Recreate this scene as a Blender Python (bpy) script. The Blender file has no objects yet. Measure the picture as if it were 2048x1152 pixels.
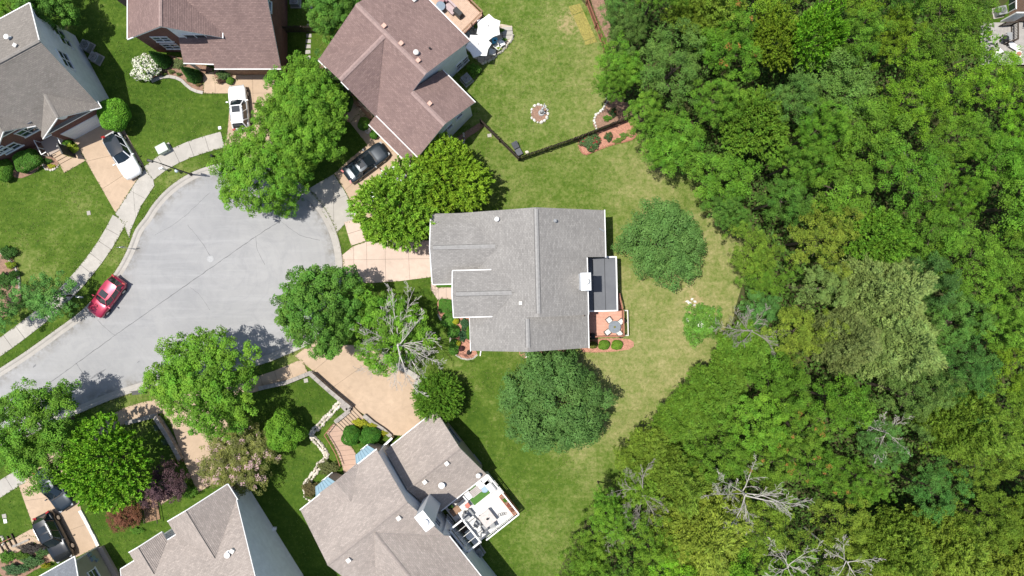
import bpy, bmesh, math, random
import numpy as np
from mathutils import Vector, Matrix

SC = bpy.context.scene
COL = SC.collection
# ---------------------------------------------------------------- camera, light, exposure
CAM_H = 70.0                 # drone height above the ground, metres
PPM = 20.0                   # photograph pixels per metre on the ground
cam_d = bpy.data.cameras.new('drone_camera')
cam_d.sensor_width = 36.0
cam_d.lens = 36.0 * CAM_H / (2048 / PPM)
cam_d.clip_start = 0.5
cam_d.clip_end = 4000
cam = bpy.data.objects.new('drone_camera', cam_d)
cam.location = (0, 0, CAM_H)
COL.objects.link(cam)
SC.camera = cam

SUN_DIR = Vector((0.29, -0.03, -1.0)).normalized()     # the way the light travels
world = bpy.data.worlds.new('World')
SC.world = world
world.use_nodes = True
wn = world.node_tree.nodes
wn.clear()
w_out = wn.new('ShaderNodeOutputWorld')
w_bg = wn.new('ShaderNodeBackground')
w_sky = wn.new('ShaderNodeTexSky')
w_sky.sky_type = 'NISHITA'
w_sky.sun_disc = False
w_sky.sun_elevation = math.radians(73.7)
w_sky.sun_rotation = math.radians(276)
w_sky.dust_density = 1.5
w_bg.inputs['Strength'].default_value = 0.115
world.node_tree.links.new(w_sky.outputs[0], w_bg.inputs['Color'])
world.node_tree.links.new(w_bg.outputs[0], w_out.inputs['Surface'])

sun_d = bpy.data.lights.new('sun', 'SUN')
sun_d.energy = 4.7
sun_d.angle = math.radians(0.53)
sun_d.color = (1.0, 0.955, 0.88)
sun = bpy.data.objects.new('sun', sun_d)
sun.rotation_euler = SUN_DIR.to_track_quat('-Z', 'Y').to_euler()
sun.location = (-20, 2, 90)
COL.objects.link(sun)

SC.view_settings.view_transform = 'Standard'
SC.view_settings.look = 'None'
SC.view_settings.gamma = 1.0
SC.view_settings.use_curve_mapping = False
SC.view_settings.exposure = 0.28
SC.render.engine = 'CYCLES'
SC.cycles.max_bounces = 6
SC.cycles.diffuse_bounces = 2
SC.cycles.glossy_bounces = 2
SC.cycles.transmission_bounces = 3
SC.cycles.transparent_max_bounces = 4
SC.cycles.use_adaptive_sampling = False
SC.cycles.use_denoising = True
SC.cycles.sample_clamp_indirect = 4.0

random.seed(11)
RNG = np.random.default_rng(11)

# ---------------------------------------------------------------- helpers
def W(px, py, h=0.0):
    """a point of the photograph at a known real height -> metres in the place"""
    k = (1.0 - h / CAM_H) / PPM
    return Vector(((px - 1024) * k, (576 - py) * k, h))

def tag(o, label=None, cat=None, group=None, kind=None):
    if label: o['label'] = label
    if cat: o['category'] = cat
    if group: o['group'] = group
    if kind: o['kind'] = kind
    return o

def empty(name, loc, label=None, cat=None, group=None, rz=0.0):
    o = bpy.data.objects.new(name, None)
    o.location = loc
    o.rotation_euler = (0, 0, rz)
    o.empty_display_size = 0.3
    COL.objects.link(o)
    return tag(o, label, cat, group)

def link(name, me, parent=None):
    o = bpy.data.objects.new(name, me)
    if parent is not None: o.parent = parent
    COL.objects.link(o)
    return o

def dup(o, parent=None):
    c = o.copy()
    COL.objects.link(c)
    if parent is not None: c.parent = parent
    for ch in o.children: dup(ch, c)
    return c

class MB:
    """collects shapes and links them as one mesh object"""
    def __init__(s):
        s.v = []; s.f = []; s.m = []; s.uv = {}
    def face(s, pts, mi=0, uv=None):
        b = len(s.v)
        s.v += [tuple(p) for p in pts]
        s.f.append(tuple(range(b, b + len(pts))))
        s.m.append(mi)
        if uv: s.uv[len(s.f) - 1] = uv
    def raw(s, verts, faces, mi=0):
        b = len(s.v)
        s.v += [tuple(p) for p in verts]
        for f in faces:
            s.f.append(tuple(i + b for i in f)); s.m.append(mi)
    def box(s, c, size, rz=0.0, mi=0, taper=1.0, tilt=None):
        hx, hy, hz = size[0] / 2, size[1] / 2, size[2] / 2
        R = Matrix.Rotation(rz, 3, 'Z')
        if tilt is not None: R = R @ tilt
        vs = []
        for z in (-1, 1):
            t = taper if z > 0 else 1.0
            for x, y in ((-1, -1), (1, -1), (1, 1), (-1, 1)):
                vs.append(Vector(c) + R @ Vector((x * hx * t, y * hy * t, z * hz)))
        s.raw(vs, [(3, 2, 1, 0), (4, 5, 6, 7), (0, 1, 5, 4), (1, 2, 6, 5), (2, 3, 7, 6), (3, 0, 4, 7)], mi)
    def bar(s, p, q, w, h, mi=0, up=Vector((0, 0, 1))):
        p, q = Vector(p), Vector(q)
        d = (q - p)
        if d.length < 1e-6: return
        d.normalize()
        side = d.cross(up)
        if side.length < 1e-4: side = d.cross(Vector((0, 1, 0)))
        side.normalize()
        u2 = side.cross(d).normalized()
        vs = []
        for e in (p, q):
            for a, b in ((-1, -1), (1, -1), (1, 1), (-1, 1)):
                vs.append(e + side * (a * w / 2) + u2 * (b * h / 2))
        s.raw(vs, [(0, 1, 2, 3), (7, 6, 5, 4), (4, 5, 1, 0), (5, 6, 2, 1), (6, 7, 3, 2), (7, 4, 0, 3)], mi)
    def tube(s, pts, radii, n=6, mi=0, cap=True):
        pts = [Vector(p) for p in pts]
        rings = []
        for i, p in enumerate(pts):
            d = (pts[min(i + 1, len(pts) - 1)] - pts[max(i - 1, 0)])
            if d.length < 1e-6: d = Vector((0, 0, 1))
            d.normalize()
            a = d.orthogonal().normalized(); b = d.cross(a)
            r = radii[i] if hasattr(radii, '__len__') else radii
            rings.append([p + (a * math.cos(t) + b * math.sin(t)) * r for t in (2 * math.pi * k / n for k in range(n))])
        vs = [v for r in rings for v in r]
        fs = []
        for i in range(len(rings) - 1):
            for k in range(n):
                k2 = (k + 1) % n
                fs.append((i * n + k, i * n + k2, (i + 1) * n + k2, (i + 1) * n + k))
        if cap:
            fs.append(tuple(reversed(range(n))))
            fs.append(tuple(range((len(rings) - 1) * n, len(rings) * n)))
        s.raw(vs, fs, mi)
    def cyl(s, c, r, h, n=16, mi=0, r2=None):
        c = Vector(c); r2 = r if r2 is None else r2
        vs = []
        for z, rr in ((0, r), (h, r2)):
            for k in range(n):
                t = 2 * math.pi * k / n
                vs.append(c + Vector((rr * math.cos(t), rr * math.sin(t), z)))
        fs = [(k, (k + 1) % n, n + (k + 1) % n, n + k) for k in range(n)]
        fs += [tuple(reversed(range(n))), tuple(range(n, 2 * n))]
        s.raw(vs, fs, mi)
    def prism(s, poly, z0, z1, mi=0, top_mi=None):
        n = len(poly)
        a = sum(poly[i][0] * poly[(i + 1) % n][1] - poly[(i + 1) % n][0] * poly[i][1] for i in range(n))
        if a < 0: poly = list(reversed(poly))
        vs = [(p[0], p[1], z0) for p in poly] + [(p[0], p[1], z1) for p in poly]
        s.raw(vs, [tuple(range(n, 2 * n))], mi if top_mi is None else top_mi)
        b = len(s.v) - 2 * n
        for i in range(n):
            j = (i + 1) % n
            s.f.append((b + i, b + j, b + n + j, b + n + i)); s.m.append(mi)
        s.f.append(tuple(b + i for i in reversed(range(n)))); s.m.append(mi)
    def blob(s, c, r, seed=0, n=7, mi=0, squash=0.7, rough=0.25):
        """an uneven boulder-like lump"""
        rnd = random.Random(seed)
        c = Vector(c)
        if not hasattr(r, '__len__'): r = (r, r, r * squash)
        vs = [c + Vector((0, 0, r[2]))]
        for zl, rl in ((0.55, 0.75), (-0.1, 1.0), (-0.8, 0.7)):
            for k in range(n):
                t = 2 * math.pi * (k + rnd.uniform(-.2, .2)) / n
                q = 1 + rnd.uniform(-rough, rough)
                vs.append(c + Vector((math.cos(t) * r[0] * rl * q, math.sin(t) * r[1] * rl * q, r[2] * zl * (1 + rnd.uniform(-rough, rough)))))
        fs = [(0, 1 + k, 1 + (k + 1) % n) for k in range(n)]
        for L in range(2):
            for k in range(n):
                a = 1 + L * n + k; b = 1 + L * n + (k + 1) % n
                fs.append((a, a + n, b + n, b))
        s.raw(vs, fs, mi)
    def build(s, name, mats, parent=None, smooth=False, local=None, bevel=0.0):
        """local: the world point that becomes the object's origin (its parent's place)"""
        me = bpy.data.meshes.new(name)
        off = Vector(local) if local is not None else Vector((0, 0, 0))
        vs = [(v[0] - off[0], v[1] - off[1], v[2] - off[2]) for v in s.v]
        me.from_pydata(vs, [], s.f)
        if not isinstance(mats, (list, tuple)): mats = [mats]
        for m in mats: me.materials.append(m)
        me.polygons.foreach_set('material_index', s.m)
        if s.uv:
            lay = me.uv_layers.new(name='UVMap')
            for fi, uv in s.uv.items():
                for li, u in zip(me.polygons[fi].loop_indices, uv): lay.data[li].uv = u
        if smooth: me.polygons.foreach_set('use_smooth', [True] * len(me.polygons))
        me.update()
        o = link(name, me, parent)
        if bevel:
            md = o.modifiers.new('bevel', 'BEVEL'); md.width = bevel; md.segments = 2; md.limit_method = 'ANGLE'
        return o

def poly_area(p):
    return 0.5 * sum(p[i][0] * p[(i + 1) % len(p)][1] - p[(i + 1) % len(p)][0] * p[i][1] for i in range(len(p)))

def in_poly(x, y, poly):
    c = False; n = len(poly); j = n - 1
    for i in range(n):
        xi, yi = poly[i][0], poly[i][1]; xj, yj = poly[j][0], poly[j][1]
        if (yi > y) != (yj > y) and x < (xj - xi) * (y - yi) / (yj - yi + 1e-12) + xi: c = not c
        j = i
    return c

def smooth_line(pts, n=6, closed=False):
    """Catmull-Rom through 2-D points"""
    P = [Vector((p[0], p[1])) for p in pts]; out = []
    m = len(P)
    for i in range(m if closed else m - 1):
        if closed: a, b, c, d = P[(i - 1) % m], P[i], P[(i + 1) % m], P[(i + 2) % m]
        else: a, b, c, d = P[max(i - 1, 0)], P[i], P[i + 1], P[min(i + 2, m - 1)]
        for k in range(n):
            t = k / n
            out.append(0.5 * ((2 * b) + (c - a) * t + (2 * a - 5 * b + 4 * c - d) * t * t + (3 * b - a - 3 * c + d) * t ** 3))
    if not closed: out.append(P[-1])
    return out

def resample(line, step):
    L = [0.0]
    for i in range(1, len(line)): L.append(L[-1] + (line[i] - line[i - 1]).length)
    n = max(1, round(L[-1] / step)); out = []; j = 0
    for k in range(n + 1):
        t = L[-1] * k / n
        while j < len(L) - 2 and L[j + 1] < t: j += 1
        f = (t - L[j]) / max(1e-9, L[j + 1] - L[j])
        out.append(line[j].lerp(line[j + 1], min(1, f)))
    return out

# ---------------------------------------------------------------- materials
class NT:
    def __init__(s, name):
        s.m = bpy.data.materials.new(name); s.m.use_nodes = True
        s.t = s.m.node_tree; s.t.nodes.clear()
        s.out = s.t.nodes.new('ShaderNodeOutputMaterial')
    def n(s, typ, **kw):
        nd = s.t.nodes.new(typ)
        for k, v in kw.items(): setattr(nd, k, v)
        return nd
    def l(s, a, b): s.t.links.new(a, b)
    def val(s, x, sock):
        if hasattr(x, 'is_output'): s.l(x, sock)
        else:
            if isinstance(x, (tuple, list)) and len(x) == 3 and sock.type == 'RGBA': x = (*x, 1)
            sock.default_value = x
    def coord(s, kind='Object'):
        if kind == 'World': return s.n('ShaderNodeNewGeometry').outputs['Position']
        return s.n('ShaderNodeTexCoord').outputs[kind]
    def noise(s, scale, vec=None, detail=3, rough=0.6, dist=0.0, out='Fac'):
        nd = s.n('ShaderNodeTexNoise'); nd.inputs['Scale'].default_value = scale
        nd.inputs['Detail'].default_value = detail; nd.inputs['Roughness'].default_value = rough
        nd.inputs['Distortion'].default_value = dist
        if vec is not None: s.l(vec, nd.inputs['Vector'])
        return nd.outputs[out]
    def math(s, op, a, b=0.0, clamp=False):
        nd = s.n('ShaderNodeMath', operation=op); nd.use_clamp = clamp
        s.val(a, nd.inputs[0]); s.val(b, nd.inputs[1]); return nd.outputs[0]
    def mix(s, f, a, b, mode='MIX'):
        nd = s.n('ShaderNodeMix', data_type='RGBA', blend_type=mode)
        s.val(f, nd.inputs[0]); s.val(a, nd.inputs[6]); s.val(b, nd.inputs[7]); return nd.outputs[2]
    def ramp(s, f, stops):
        nd = s.n('ShaderNodeValToRGB'); e = nd.color_ramp.elements
        while len(e) > 1: e.remove(e[-1])
        for i, (p, c) in enumerate(stops):
            el = e[0] if i == 0 else e.new(p)
            el.position = p; el.color = (*c, 1) if len(c) == 3 else c
        s.val(f, nd.inputs[0]); return nd.outputs[0]
    def maprange(s, x, a, b, c=0.0, d=1.0):
        nd = s.n('ShaderNodeMapRange'); s.val(x, nd.inputs[0])
        for i, v in enumerate((a, b, c, d)): nd.inputs[i + 1].default_value = v
        return nd.outputs[0]
    def bump(s, h, strength=0.4, dist=0.02):
        nd = s.n('ShaderNodeBump'); nd.inputs['Strength'].default_value = strength
        nd.inputs['Distance'].default_value = dist; s.val(h, nd.inputs['Height']); return nd.outputs[0]
    def bsdf(s, col, rough=0.7, metal=0.0, spec=0.3, normal=None, coat=0.0):
        p = s.n('ShaderNodeBsdfPrincipled')
        s.val(col, p.inputs['Base Color']); s.val(rough, p.inputs['Roughness'])
        p.inputs['Metallic'].default_value = metal; p.inputs['Specular IOR Level'].default_value = spec
        p.inputs['Coat Weight'].default_value = coat; p.inputs['Coat Roughness'].default_value = 0.05
        if normal is not None: s.l(normal, p.inputs['Normal'])
        s.l(p.outputs[0], s.out.inputs['Surface']); return p

def m_plain(name, c, rough=0.6, var=0.12, scale=6.0, metal=0.0, spec=0.3, coat=0.0, bump=0.0, kind='Object'):
    t = NT(name); v = t.coord(kind)
    f = t.noise(scale, v, 4)
    lo = tuple(x * (1 - var) for x in c); hi = tuple(min(1, x * (1 + var)) for x in c)
    col = t.mix(t.maprange(f, .3, .7), lo, hi)
    nrm = t.bump(t.noise(scale * 6, v, 3), 0.5, bump) if bump else None
    t.bsdf(col, rough, metal, spec, nrm, coat)
    return t.m

def m_concrete(name, c, agg=0.0, stain=0.25, rough=0.85):
    """broom-finished or exposed-aggregate concrete with soft weathering and small stains"""
    t = NT(name); v = t.coord('World')
    big = t.noise(0.22, v, 5, 0.65)
    mid = t.noise(1.6, v, 5, 0.7, 0.4)
    fine = t.noise(18, v, 2, 0.7)
    a = t.mix(t.maprange(big, .3, .7), tuple(x * (1 - stain) for x in c), tuple(min(.9, x * (1 + stain * .5)) for x in c))
    b = t.mix(t.maprange(mid, .38, .68, 0, .75), a, tuple(x * (1 - stain * 1.05) for x in c))
    d = t.mix(t.maprange(fine, .3, .7, 0, .35 + agg), b, tuple(x * (.8 - agg * .5) for x in c))
    spot = t.maprange(t.noise(0.55, v, 6, 0.78, 1.4), .58, .70, 0, .55)
    e = t.mix(spot, d, tuple(x * .62 for x in c))
    t.bsdf(e, rough, 0, 0.2, t.bump(fine, .25, .006))
    return t.m

def m_shingle(name, c1, c2, c3, course=0.145, tab=0.31):
    """asphalt shingles: courses along the slope, tabs with their own tone, weather streaks"""
    t = NT(name); uv = t.coord('UV')
    br = t.n('ShaderNodeTexBrick'); t.l(uv, br.inputs['Vector'])
    br.offset = 0.5; br.inputs['Scale'].default_value = 1.0
    br.inputs['Brick Width'].default_value = tab; br.inputs['Row Height'].default_value = course
    br.inputs['Mortar Size'].default_value = 0.012; br.inputs['Mortar Smooth'].default_value = 0.3
    br.inputs['Color1'].default_value = (*c1, 1); br.inputs['Color2'].default_value = (*c2, 1)
    br.inputs['Mortar'].default_value = (*c3, 1); br.inputs['Bias'].default_value = 0.0
    mp = t.n('ShaderNodeMapping'); t.l(uv, mp.inputs[0]); mp.inputs['Scale'].default_value = (2.6, 4.5, 1)
    blend = t.noise(1.0, mp.outputs[0], 3, .8)
    col = t.mix(t.maprange(blend, .38, .66, 0, .75), br.outputs['Color'], tuple((a + b) / 2 * .66 for a, b in zip(c1, c2)))
    mp2 = t.n('ShaderNodeMapping'); t.l(uv, mp2.inputs[0]); mp2.inputs['Scale'].default_value = (.55, .10, 1)
    streak = t.noise(1.0, mp2.outputs[0], 4, .7)
    col = t.mix(t.maprange(streak, .52, .8, 0, .45), col, tuple(a * .68 for a in c2))
    lo = t.noise(.35, uv, 3, .6)
    col = t.mix(t.maprange(lo, .35, .7, 0, .22), col, tuple(min(1, a * 1.2) for a in c1))
    grain = t.noise(9, uv, 2, .8)
    col = t.mix(t.maprange(grain, .35, .7, 0, .38), col, c3)
    t.bsdf(col, 0.92, 0, 0.12, t.bump(br.outputs['Fac'], .5, -0.006))
    return t.m

def m_brick(name, c1, c2, mortar, kind='Object'):
    """face brick on vertical walls: rows by height, along the wall"""
    t = NT(name); v = t.coord('UV')
    br = t.n('ShaderNodeTexBrick'); t.l(v, br.inputs['Vector'])
    br.inputs['Scale'].default_value = 1.0
    br.inputs['Brick Width'].default_value = 0.22; br.inputs['Row Height'].default_value = 0.115
    br.inputs['Mortar Size'].default_value = 0.01
    br.inputs['Color1'].default_value = (*c1, 1); br.inputs['Color2'].default_value = (*c2, 1)
    br.inputs['Mortar'].default_value = (*mortar, 1)
    f = t.noise(.8, v, 4)
    col = t.mix(t.maprange(f, .35, .7, 0, .4), br.outputs['Color'], tuple(a * .7 for a in c2))
    t.bsdf(col, 0.85, 0, 0.2, t.bump(br.outputs['Fac'], .5, -0.008))
    return t.m

def m_siding(name, c, lap=0.13):
    """lap siding: flat wall, the shadow line of each lap painted into the colour"""
    t = NT(name); v = t.coord('UV')
    sep = t.n('ShaderNodeSeparateXYZ'); t.l(v, sep.inputs[0])
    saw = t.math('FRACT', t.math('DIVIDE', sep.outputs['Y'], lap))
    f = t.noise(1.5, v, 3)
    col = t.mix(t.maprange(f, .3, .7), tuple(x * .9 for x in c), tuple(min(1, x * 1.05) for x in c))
    col = t.mix(t.maprange(saw, 0, .10, .22, 0), col, tuple(x * .6 for x in c))  # darker strip per course: the lap's shadow put into the colour
    t.bsdf(col, 0.6, 0, 0.25)
    return t.m

def m_leaf(name, trans=0.20, rough=0.6, spec=0.14, second=None):
    """a leaf takes its species colour from the object, its own tone from a stored per-leaf value"""
    t = NT(name)
    oi = t.n('ShaderNodeObjectInfo')
    at = t.n('ShaderNodeAttribute', attribute_name='tone')
    br = t.maprange(at.outputs['Fac'], 0, 1, 0.42, 1.62)
    hs = t.n('ShaderNodeHueSaturation')
    t.l(oi.outputs['Color'], hs.inputs['Color'])
    at2 = t.n('ShaderNodeAttribute', attribute_name='hue')
    t.l(t.maprange(at2.outputs['Fac'], 0, 1, 0.484, 0.516), hs.inputs['Hue'])
    t.l(br, hs.inputs['Value'])
    col = hs.outputs[0]
    if second:
        a3 = t.n('ShaderNodeAttribute', attribute_name='bloom')
        col = t.mix(a3.outputs['Fac'], col, second)
    p = t.bsdf(col, rough, 0, spec)
    tr = t.n('ShaderNodeBsdfTranslucent'); t.l(col, tr.inputs['Color'])
    mx = t.n('ShaderNodeMixShader'); mx.inputs[0].default_value = trans
    t.l(p.outputs[0], mx.inputs[1]); t.l(tr.outputs[0], mx.inputs[2]); t.l(mx.outputs[0], t.out.inputs['Surface'])
    return t.m

def m_glass(name, c=(.02, .035, .04), rough=0.04):
    t = NT(name)
    t.bsdf(c, rough, 0.0, 0.8, None, 0.3)
    return t.m

M = {}
M['asphalt'] = None
M['white'] = m_plain('white_paint', (.78, .78, .77), .5, .05)
M['offwhite'] = m_plain('offwhite_paint', (.62, .60, .56), .6, .08)
M['grey'] = m_plain('grey_plastic', (.26, .27, .28), .55, .1)
M['dark'] = m_plain('dark_metal', (.025, .026, .028), .45, .15)
M['black'] = m_plain('black_rubber', (.012, .012, .013), .7, .2)
M['steel'] = m_plain('galvanised_steel', (.55, .56, .57), .35, .1, metal=.7)
M['glass'] = m_glass('window_glass')
M['carglass'] = m_glass('tinted_car_glass', (.012, .02, .026), .03)
M['wood'] = m_plain('weathered_wood', (.26, .16, .10), .8, .3, 5, bump=.004)
M['darkwood'] = m_plain('dark_stained_wood', (.055, .042, .033), .8, .35, 5, bump=.004)
M['redwood'] = m_plain('reddish_brown_wood', (.30, .13, .085), .75, .2, 5)
M['bark'] = m_plain('bark', (.11, .085, .065), .95, .35, 4, bump=.01)
M['deadwood'] = m_plain('bleached_deadwood', (.42, .395, .36), .85, .35, 2, bump=.006)
M['greywood'] = m_plain('grey_twigs', (.27, .25, .22), .9, .25, 2)
M['stone'] = m_plain('pale_limestone', (.60, .55, .47), .9, .28, 2.2, bump=.01, kind='World')
M['block'] = m_plain('retaining_wall_block', (.30, .27, .24), .95, .3, 1.6, bump=.01, kind='World')
M['leaf'] = m_leaf('leaves')
M['needle'] = m_leaf('cedar_sprays', .2, .65, .2)
M['bloomwhite'] = m_leaf('leaves_with_white_blooms', .25, .55, .25, (.82, .82, .70))
M['bloompink'] = m_leaf('leaves_with_pink_blooms', .25, .55, .25, (.62, .42, .42))
M['orangefleck'] = m_leaf('leaves_with_orange_flecks', .2, .6, .14, (.42, .20, .06))
M['bloomred'] = m_leaf('leaves_with_red_blooms', .25, .55, .25, (.50, .05, .07))
M['conc'] = m_concrete('kerb_concrete', (.43, .405, .37))
M['walk'] = m_concrete('sidewalk_concrete', (.44, .415, .375), 0, .22)
M['tan'] = m_concrete('tan_exposed_aggregate', (.49, .37, .265), .12, .22)
M['tan2'] = m_concrete('peach_driveway_concrete', (.58, .46, .385), .05, .18)
M['brickred'] = m_brick('dark_red_brick', (.23, .088, .066), (.15, .062, .05), (.24, .18, .155))
M['bricktan'] = m_brick('tan_brick', (.36, .21, .145), (.24, .14, .10), (.42, .36, .31))
M['sidingwhite'] = m_siding('pale_lap_siding', (.80, .81, .82))
M['sidingtan'] = m_siding('tan_lap_siding', (.50, .42, .35))
M['sidingolive'] = m_siding('olive_lap_siding', (.36, .33, .25))
M['mulch'] = m_plain('red_mulch', (.40, .20, .14), .95, .35, 9, bump=.02, kind='World')
M['bark_mulch'] = m_plain('brown_mulch', (.25, .155, .11), .95, .35, 8, bump=.02, kind='World')
M['joint'] = m_plain('dark_joint', (.10, .085, .07), .95, .2)
# ================================================================ GROUND
def P2(px, py): return W(px, py, 0).to_2d()
def PL(*pts): return [P2(*p) for p in pts]

def m_grass():
    t = NT('mown_grass'); v = t.coord('World')
    dry = t.n('ShaderNodeAttribute', attribute_name='dry').outputs['Fac']
    bare = t.n('ShaderNodeAttribute', attribute_name='bare').outputs['Fac']
    n1 = t.noise(.16, v, 5, .65); n2 = t.noise(.9, v, 5, .7, .6); n3 = t.noise(3.2, v, 5, .75); n4 = t.noise(15, v, 2, .8)
    mp = t.n('ShaderNodeMapping'); t.l(v, mp.inputs[0]); mp.inputs['Scale'].default_value = (.25, 2.2, 1); mp.inputs['Rotation'].default_value = (0, 0, .9)
    ns = t.noise(1.0, mp.outputs[0], 3, .7)
    d = t.math('ADD', dry, t.math('MULTIPLY', t.math('SUBTRACT', n1, .5), .65))
    d = t.math('ADD', d, t.math('MULTIPLY', t.math('SUBTRACT', n2, .5), .80))
    d = t.math('ADD', d, t.math('MULTIPLY', t.math('SUBTRACT', n3, .5), 1.0))
    d = t.math('ADD', d, t.math('MULTIPLY', t.math('SUBTRACT', ns, .5), .22))
    col = t.ramp(d, [(0.0, (.048, .098, .011)), (.28, (.090, .150, .020)), (.5, (.172, .212, .056)), (.72, (.275, .270, .108)), (1.0, (.42, .365, .19))])
    b = t.math('ADD', bare, t.math('MULTIPLY', t.math('SUBTRACT', n2, .5), .9))
    b = t.math('ADD', b, t.math('MULTIPLY', t.math('SUBTRACT', n3, .5), .8))
    col = t.mix(t.maprange(b, .35, .75), col, (.44, .315, .185))
    col = t.mix(t.maprange(n4, .3, .75, 0, .5), col, t.mix(1.0, col, (.52, .55, .45), 'MULTIPLY'))
    cl = t.maprange(t.noise(2.2, v, 3, .7), .56, .70, 0, .32)
    col = t.mix(cl, col, (.055, .120, .028))
    mp3 = t.n('ShaderNodeMapping'); t.l(v, mp3.inputs[0]); mp3.inputs['Rotation'].default_value = (0, 0, 1.02); mp3.inputs['Scale'].default_value = (.03, 1.3, 1)
    mow = t.noise(1.0, mp3.outputs[0], 2, .5)
    col = t.mix(t.maprange(mow, .40, .62, 0, .30), col, t.mix(1.0, col, (.74, .80, .70), 'MULTIPLY'))
    t.bsdf(col, 0.95, 0, 0.1, t.bump(t.math('ADD', n4, n3), .7, .05))
    return t.m

DRY = [  # px, py, radius px, dryness, bareness
    (1350, 650, 190, .80, .08), (1260, 760, 150, .70, .0), (1390, 600, 40, .8, .55), (1445, 470, 60, .75, .28),
    (1280, 560, 90, .62, .0), (1270, 860, 120, .66, .05), (1200, 900, 60, .60, .05), (1120, 395, 140, .48, 0), (1310, 345, 110, .70, .12),
    (1000, 320, 80, .45, .05), (1140, 45, 55, .6, .52), (1110, 60, 70, .55, .22), (1180, 110, 60, .6, .2), (1020, 60, 120, .42, .02), (1150, 220, 90, .60, .12),
    (1060, 160, 140, .50, .03), (985, 210, 60, .45, .05), (1340, 270, 60, .6, .2), (1120, 1080, 110, .44, 0), (1010, 880, 60, .28, 0), (1000, 960, 60, .36, .02),
    (130, 430, 90, .34, 0), (60, 400, 60, .2, 0), (390, 235, 60, .20, 0), (45, 512, 26, .6, .25), (720, 560, 90, .3, 0), (900, 720, 70, .3, 0),
    (345, 340, 60, .45, .05), (230, 500, 40, .42, 0), (255, 795, 60, .62, .22), (590, 715, 30, .65, .3), (690, 470, 25, .45, .05), (1020, 710, 60, .45, 0),
    (640, 40, 60, .3, .0), (620, 850, 60, .15, 0), (130, 55, 14, .5, .5), (60, 590, 60, .5, .4), (1180, 1000, 90, .4, 0), (950, 830, 90, .2, 0), (900, 1000, 50, .3, 0),
    (905, 735, 13, .75, .1), (930, 750, 13, .7, .0), (955, 775, 13, .75, .1), (975, 802, 13, .7, .0), (990, 832, 13, .7, .05), (1000, 862, 12, .6, 0), (1205, 905, 22, -.1, 0), (1228, 925, 20, -.15, 0), (1240, 950, 22, -.1, 0), (930, 790, 30, .0, 0), (1010, 940, 40, .1, 0)]

def make_lawn():
    x0, x1, y0, y1, st = -85.0, 85.0, -55.0, 55.0, 0.5
    nx, ny = int((x1 - x0) / st) + 1, int((y1 - y0) / st) + 1
    xs = np.linspace(x0, x1, nx); ys = np.linspace(y0, y1, ny)
    X, Y = np.meshgrid(xs, ys); Z = np.zeros_like(X)
    co = np.stack([X, Y, Z], -1).reshape(-1, 3)
    i = np.arange(ny - 1)[:, None] * nx + np.arange(nx - 1)[None, :]
    q = np.stack([i, i + 1, i + nx + 1, i + nx], -1).reshape(-1, 4)
    me = bpy.data.meshes.new('lawn')
    me.vertices.add(len(co)); me.vertices.foreach_set('co', co.ravel().astype(np.float32))
    me.loops.add(q.size); me.loops.foreach_set('vertex_index', q.ravel().astype(np.int32))
    me.polygons.add(len(q)); me.polygons.foreach_set('loop_start', (np.arange(len(q)) * 4).astype(np.int32))
    me.update(calc_edges=True)
    num = np.full(len(co), .13 * .30); den = np.full(len(co), .30); bare = np.zeros(len(co))
    for px, py, r, d, b in DRY:
        c = P2(px, py); w = np.exp(-((co[:, 0] - c.x) ** 2 + (co[:, 1] - c.y) ** 2) / (2 * (r / PPM * .62) ** 2))
        num += w * d; den += w; bare = np.maximum(bare, b * w)
    for n, a in (('dry', num / den), ('bare', bare)):
        at = me.attributes.new(n, 'FLOAT', 'POINT'); at.data.foreach_set('value', a.astype(np.float32))
    me.materials.append(m_grass())
    return tag(link('lawn', me), kind='structure')
make_lawn()

def m_terrain():
    t = NT('far_terrain'); v = t.coord('World')
    t.bsdf(t.mix(t.maprange(t.noise(.05, v, 6, .7), .3, .7), (.05, .085, .02), (.13, .14, .05)), .95, 0, .1)
    return t.m
b = MB(); b.face([(-2500, -2500, -.06), (2500, -2500, -.06), (2500, 2500, -.06), (-2500, 2500, -.06)])
tag(b.build('ground', m_terrain()), kind='structure')

def sheet(name, poly, z, mat, kind='structure', parent=None, thick=None, **kw):
    b = MB()
    if poly_area(poly) < 0: poly = list(reversed(poly))
    if thick: b.prism(poly, z - thick, z)
    else: b.face([(p[0], p[1], z) for p in poly])
    o = b.build(name, mat, parent)
    return tag(o, kind=kind, **kw) if kind or kw else o

# forest floor: leaf litter under the wood on the right
def m_litter():
    t = NT('leaf_litter'); v = t.coord('World')
    c = t.ramp(t.noise(1.1, v, 6, .75), [(.3, (.035, .05, .014)), (.5, (.06, .065, .025)), (.7, (.09, .075, .04))])
    t.bsdf(c, .95, 0, .1, t.bump(t.noise(7, v, 3), .6, .05)); return t.m
FOREST = [(1192, -60), (1215, 60), (1215, 130), (1225, 190), (1275, 235), (1300, 290), (1330, 320), (1405, 365), (1440, 430), (1490, 470), (1495, 530), (1475, 600),
          (1455, 680), (1430, 740), (1370, 830), (1290, 900), (1255, 970), (1200, 1020), (1165, 1060), (1180, 1260), (2250, 1260), (2250, 150), (1985, 140), (1965, 60), (1990, -60)]
sheet('forest_floor', smooth_line([P2(*p) for p in FOREST], 3, True), .012, m_litter())

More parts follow.
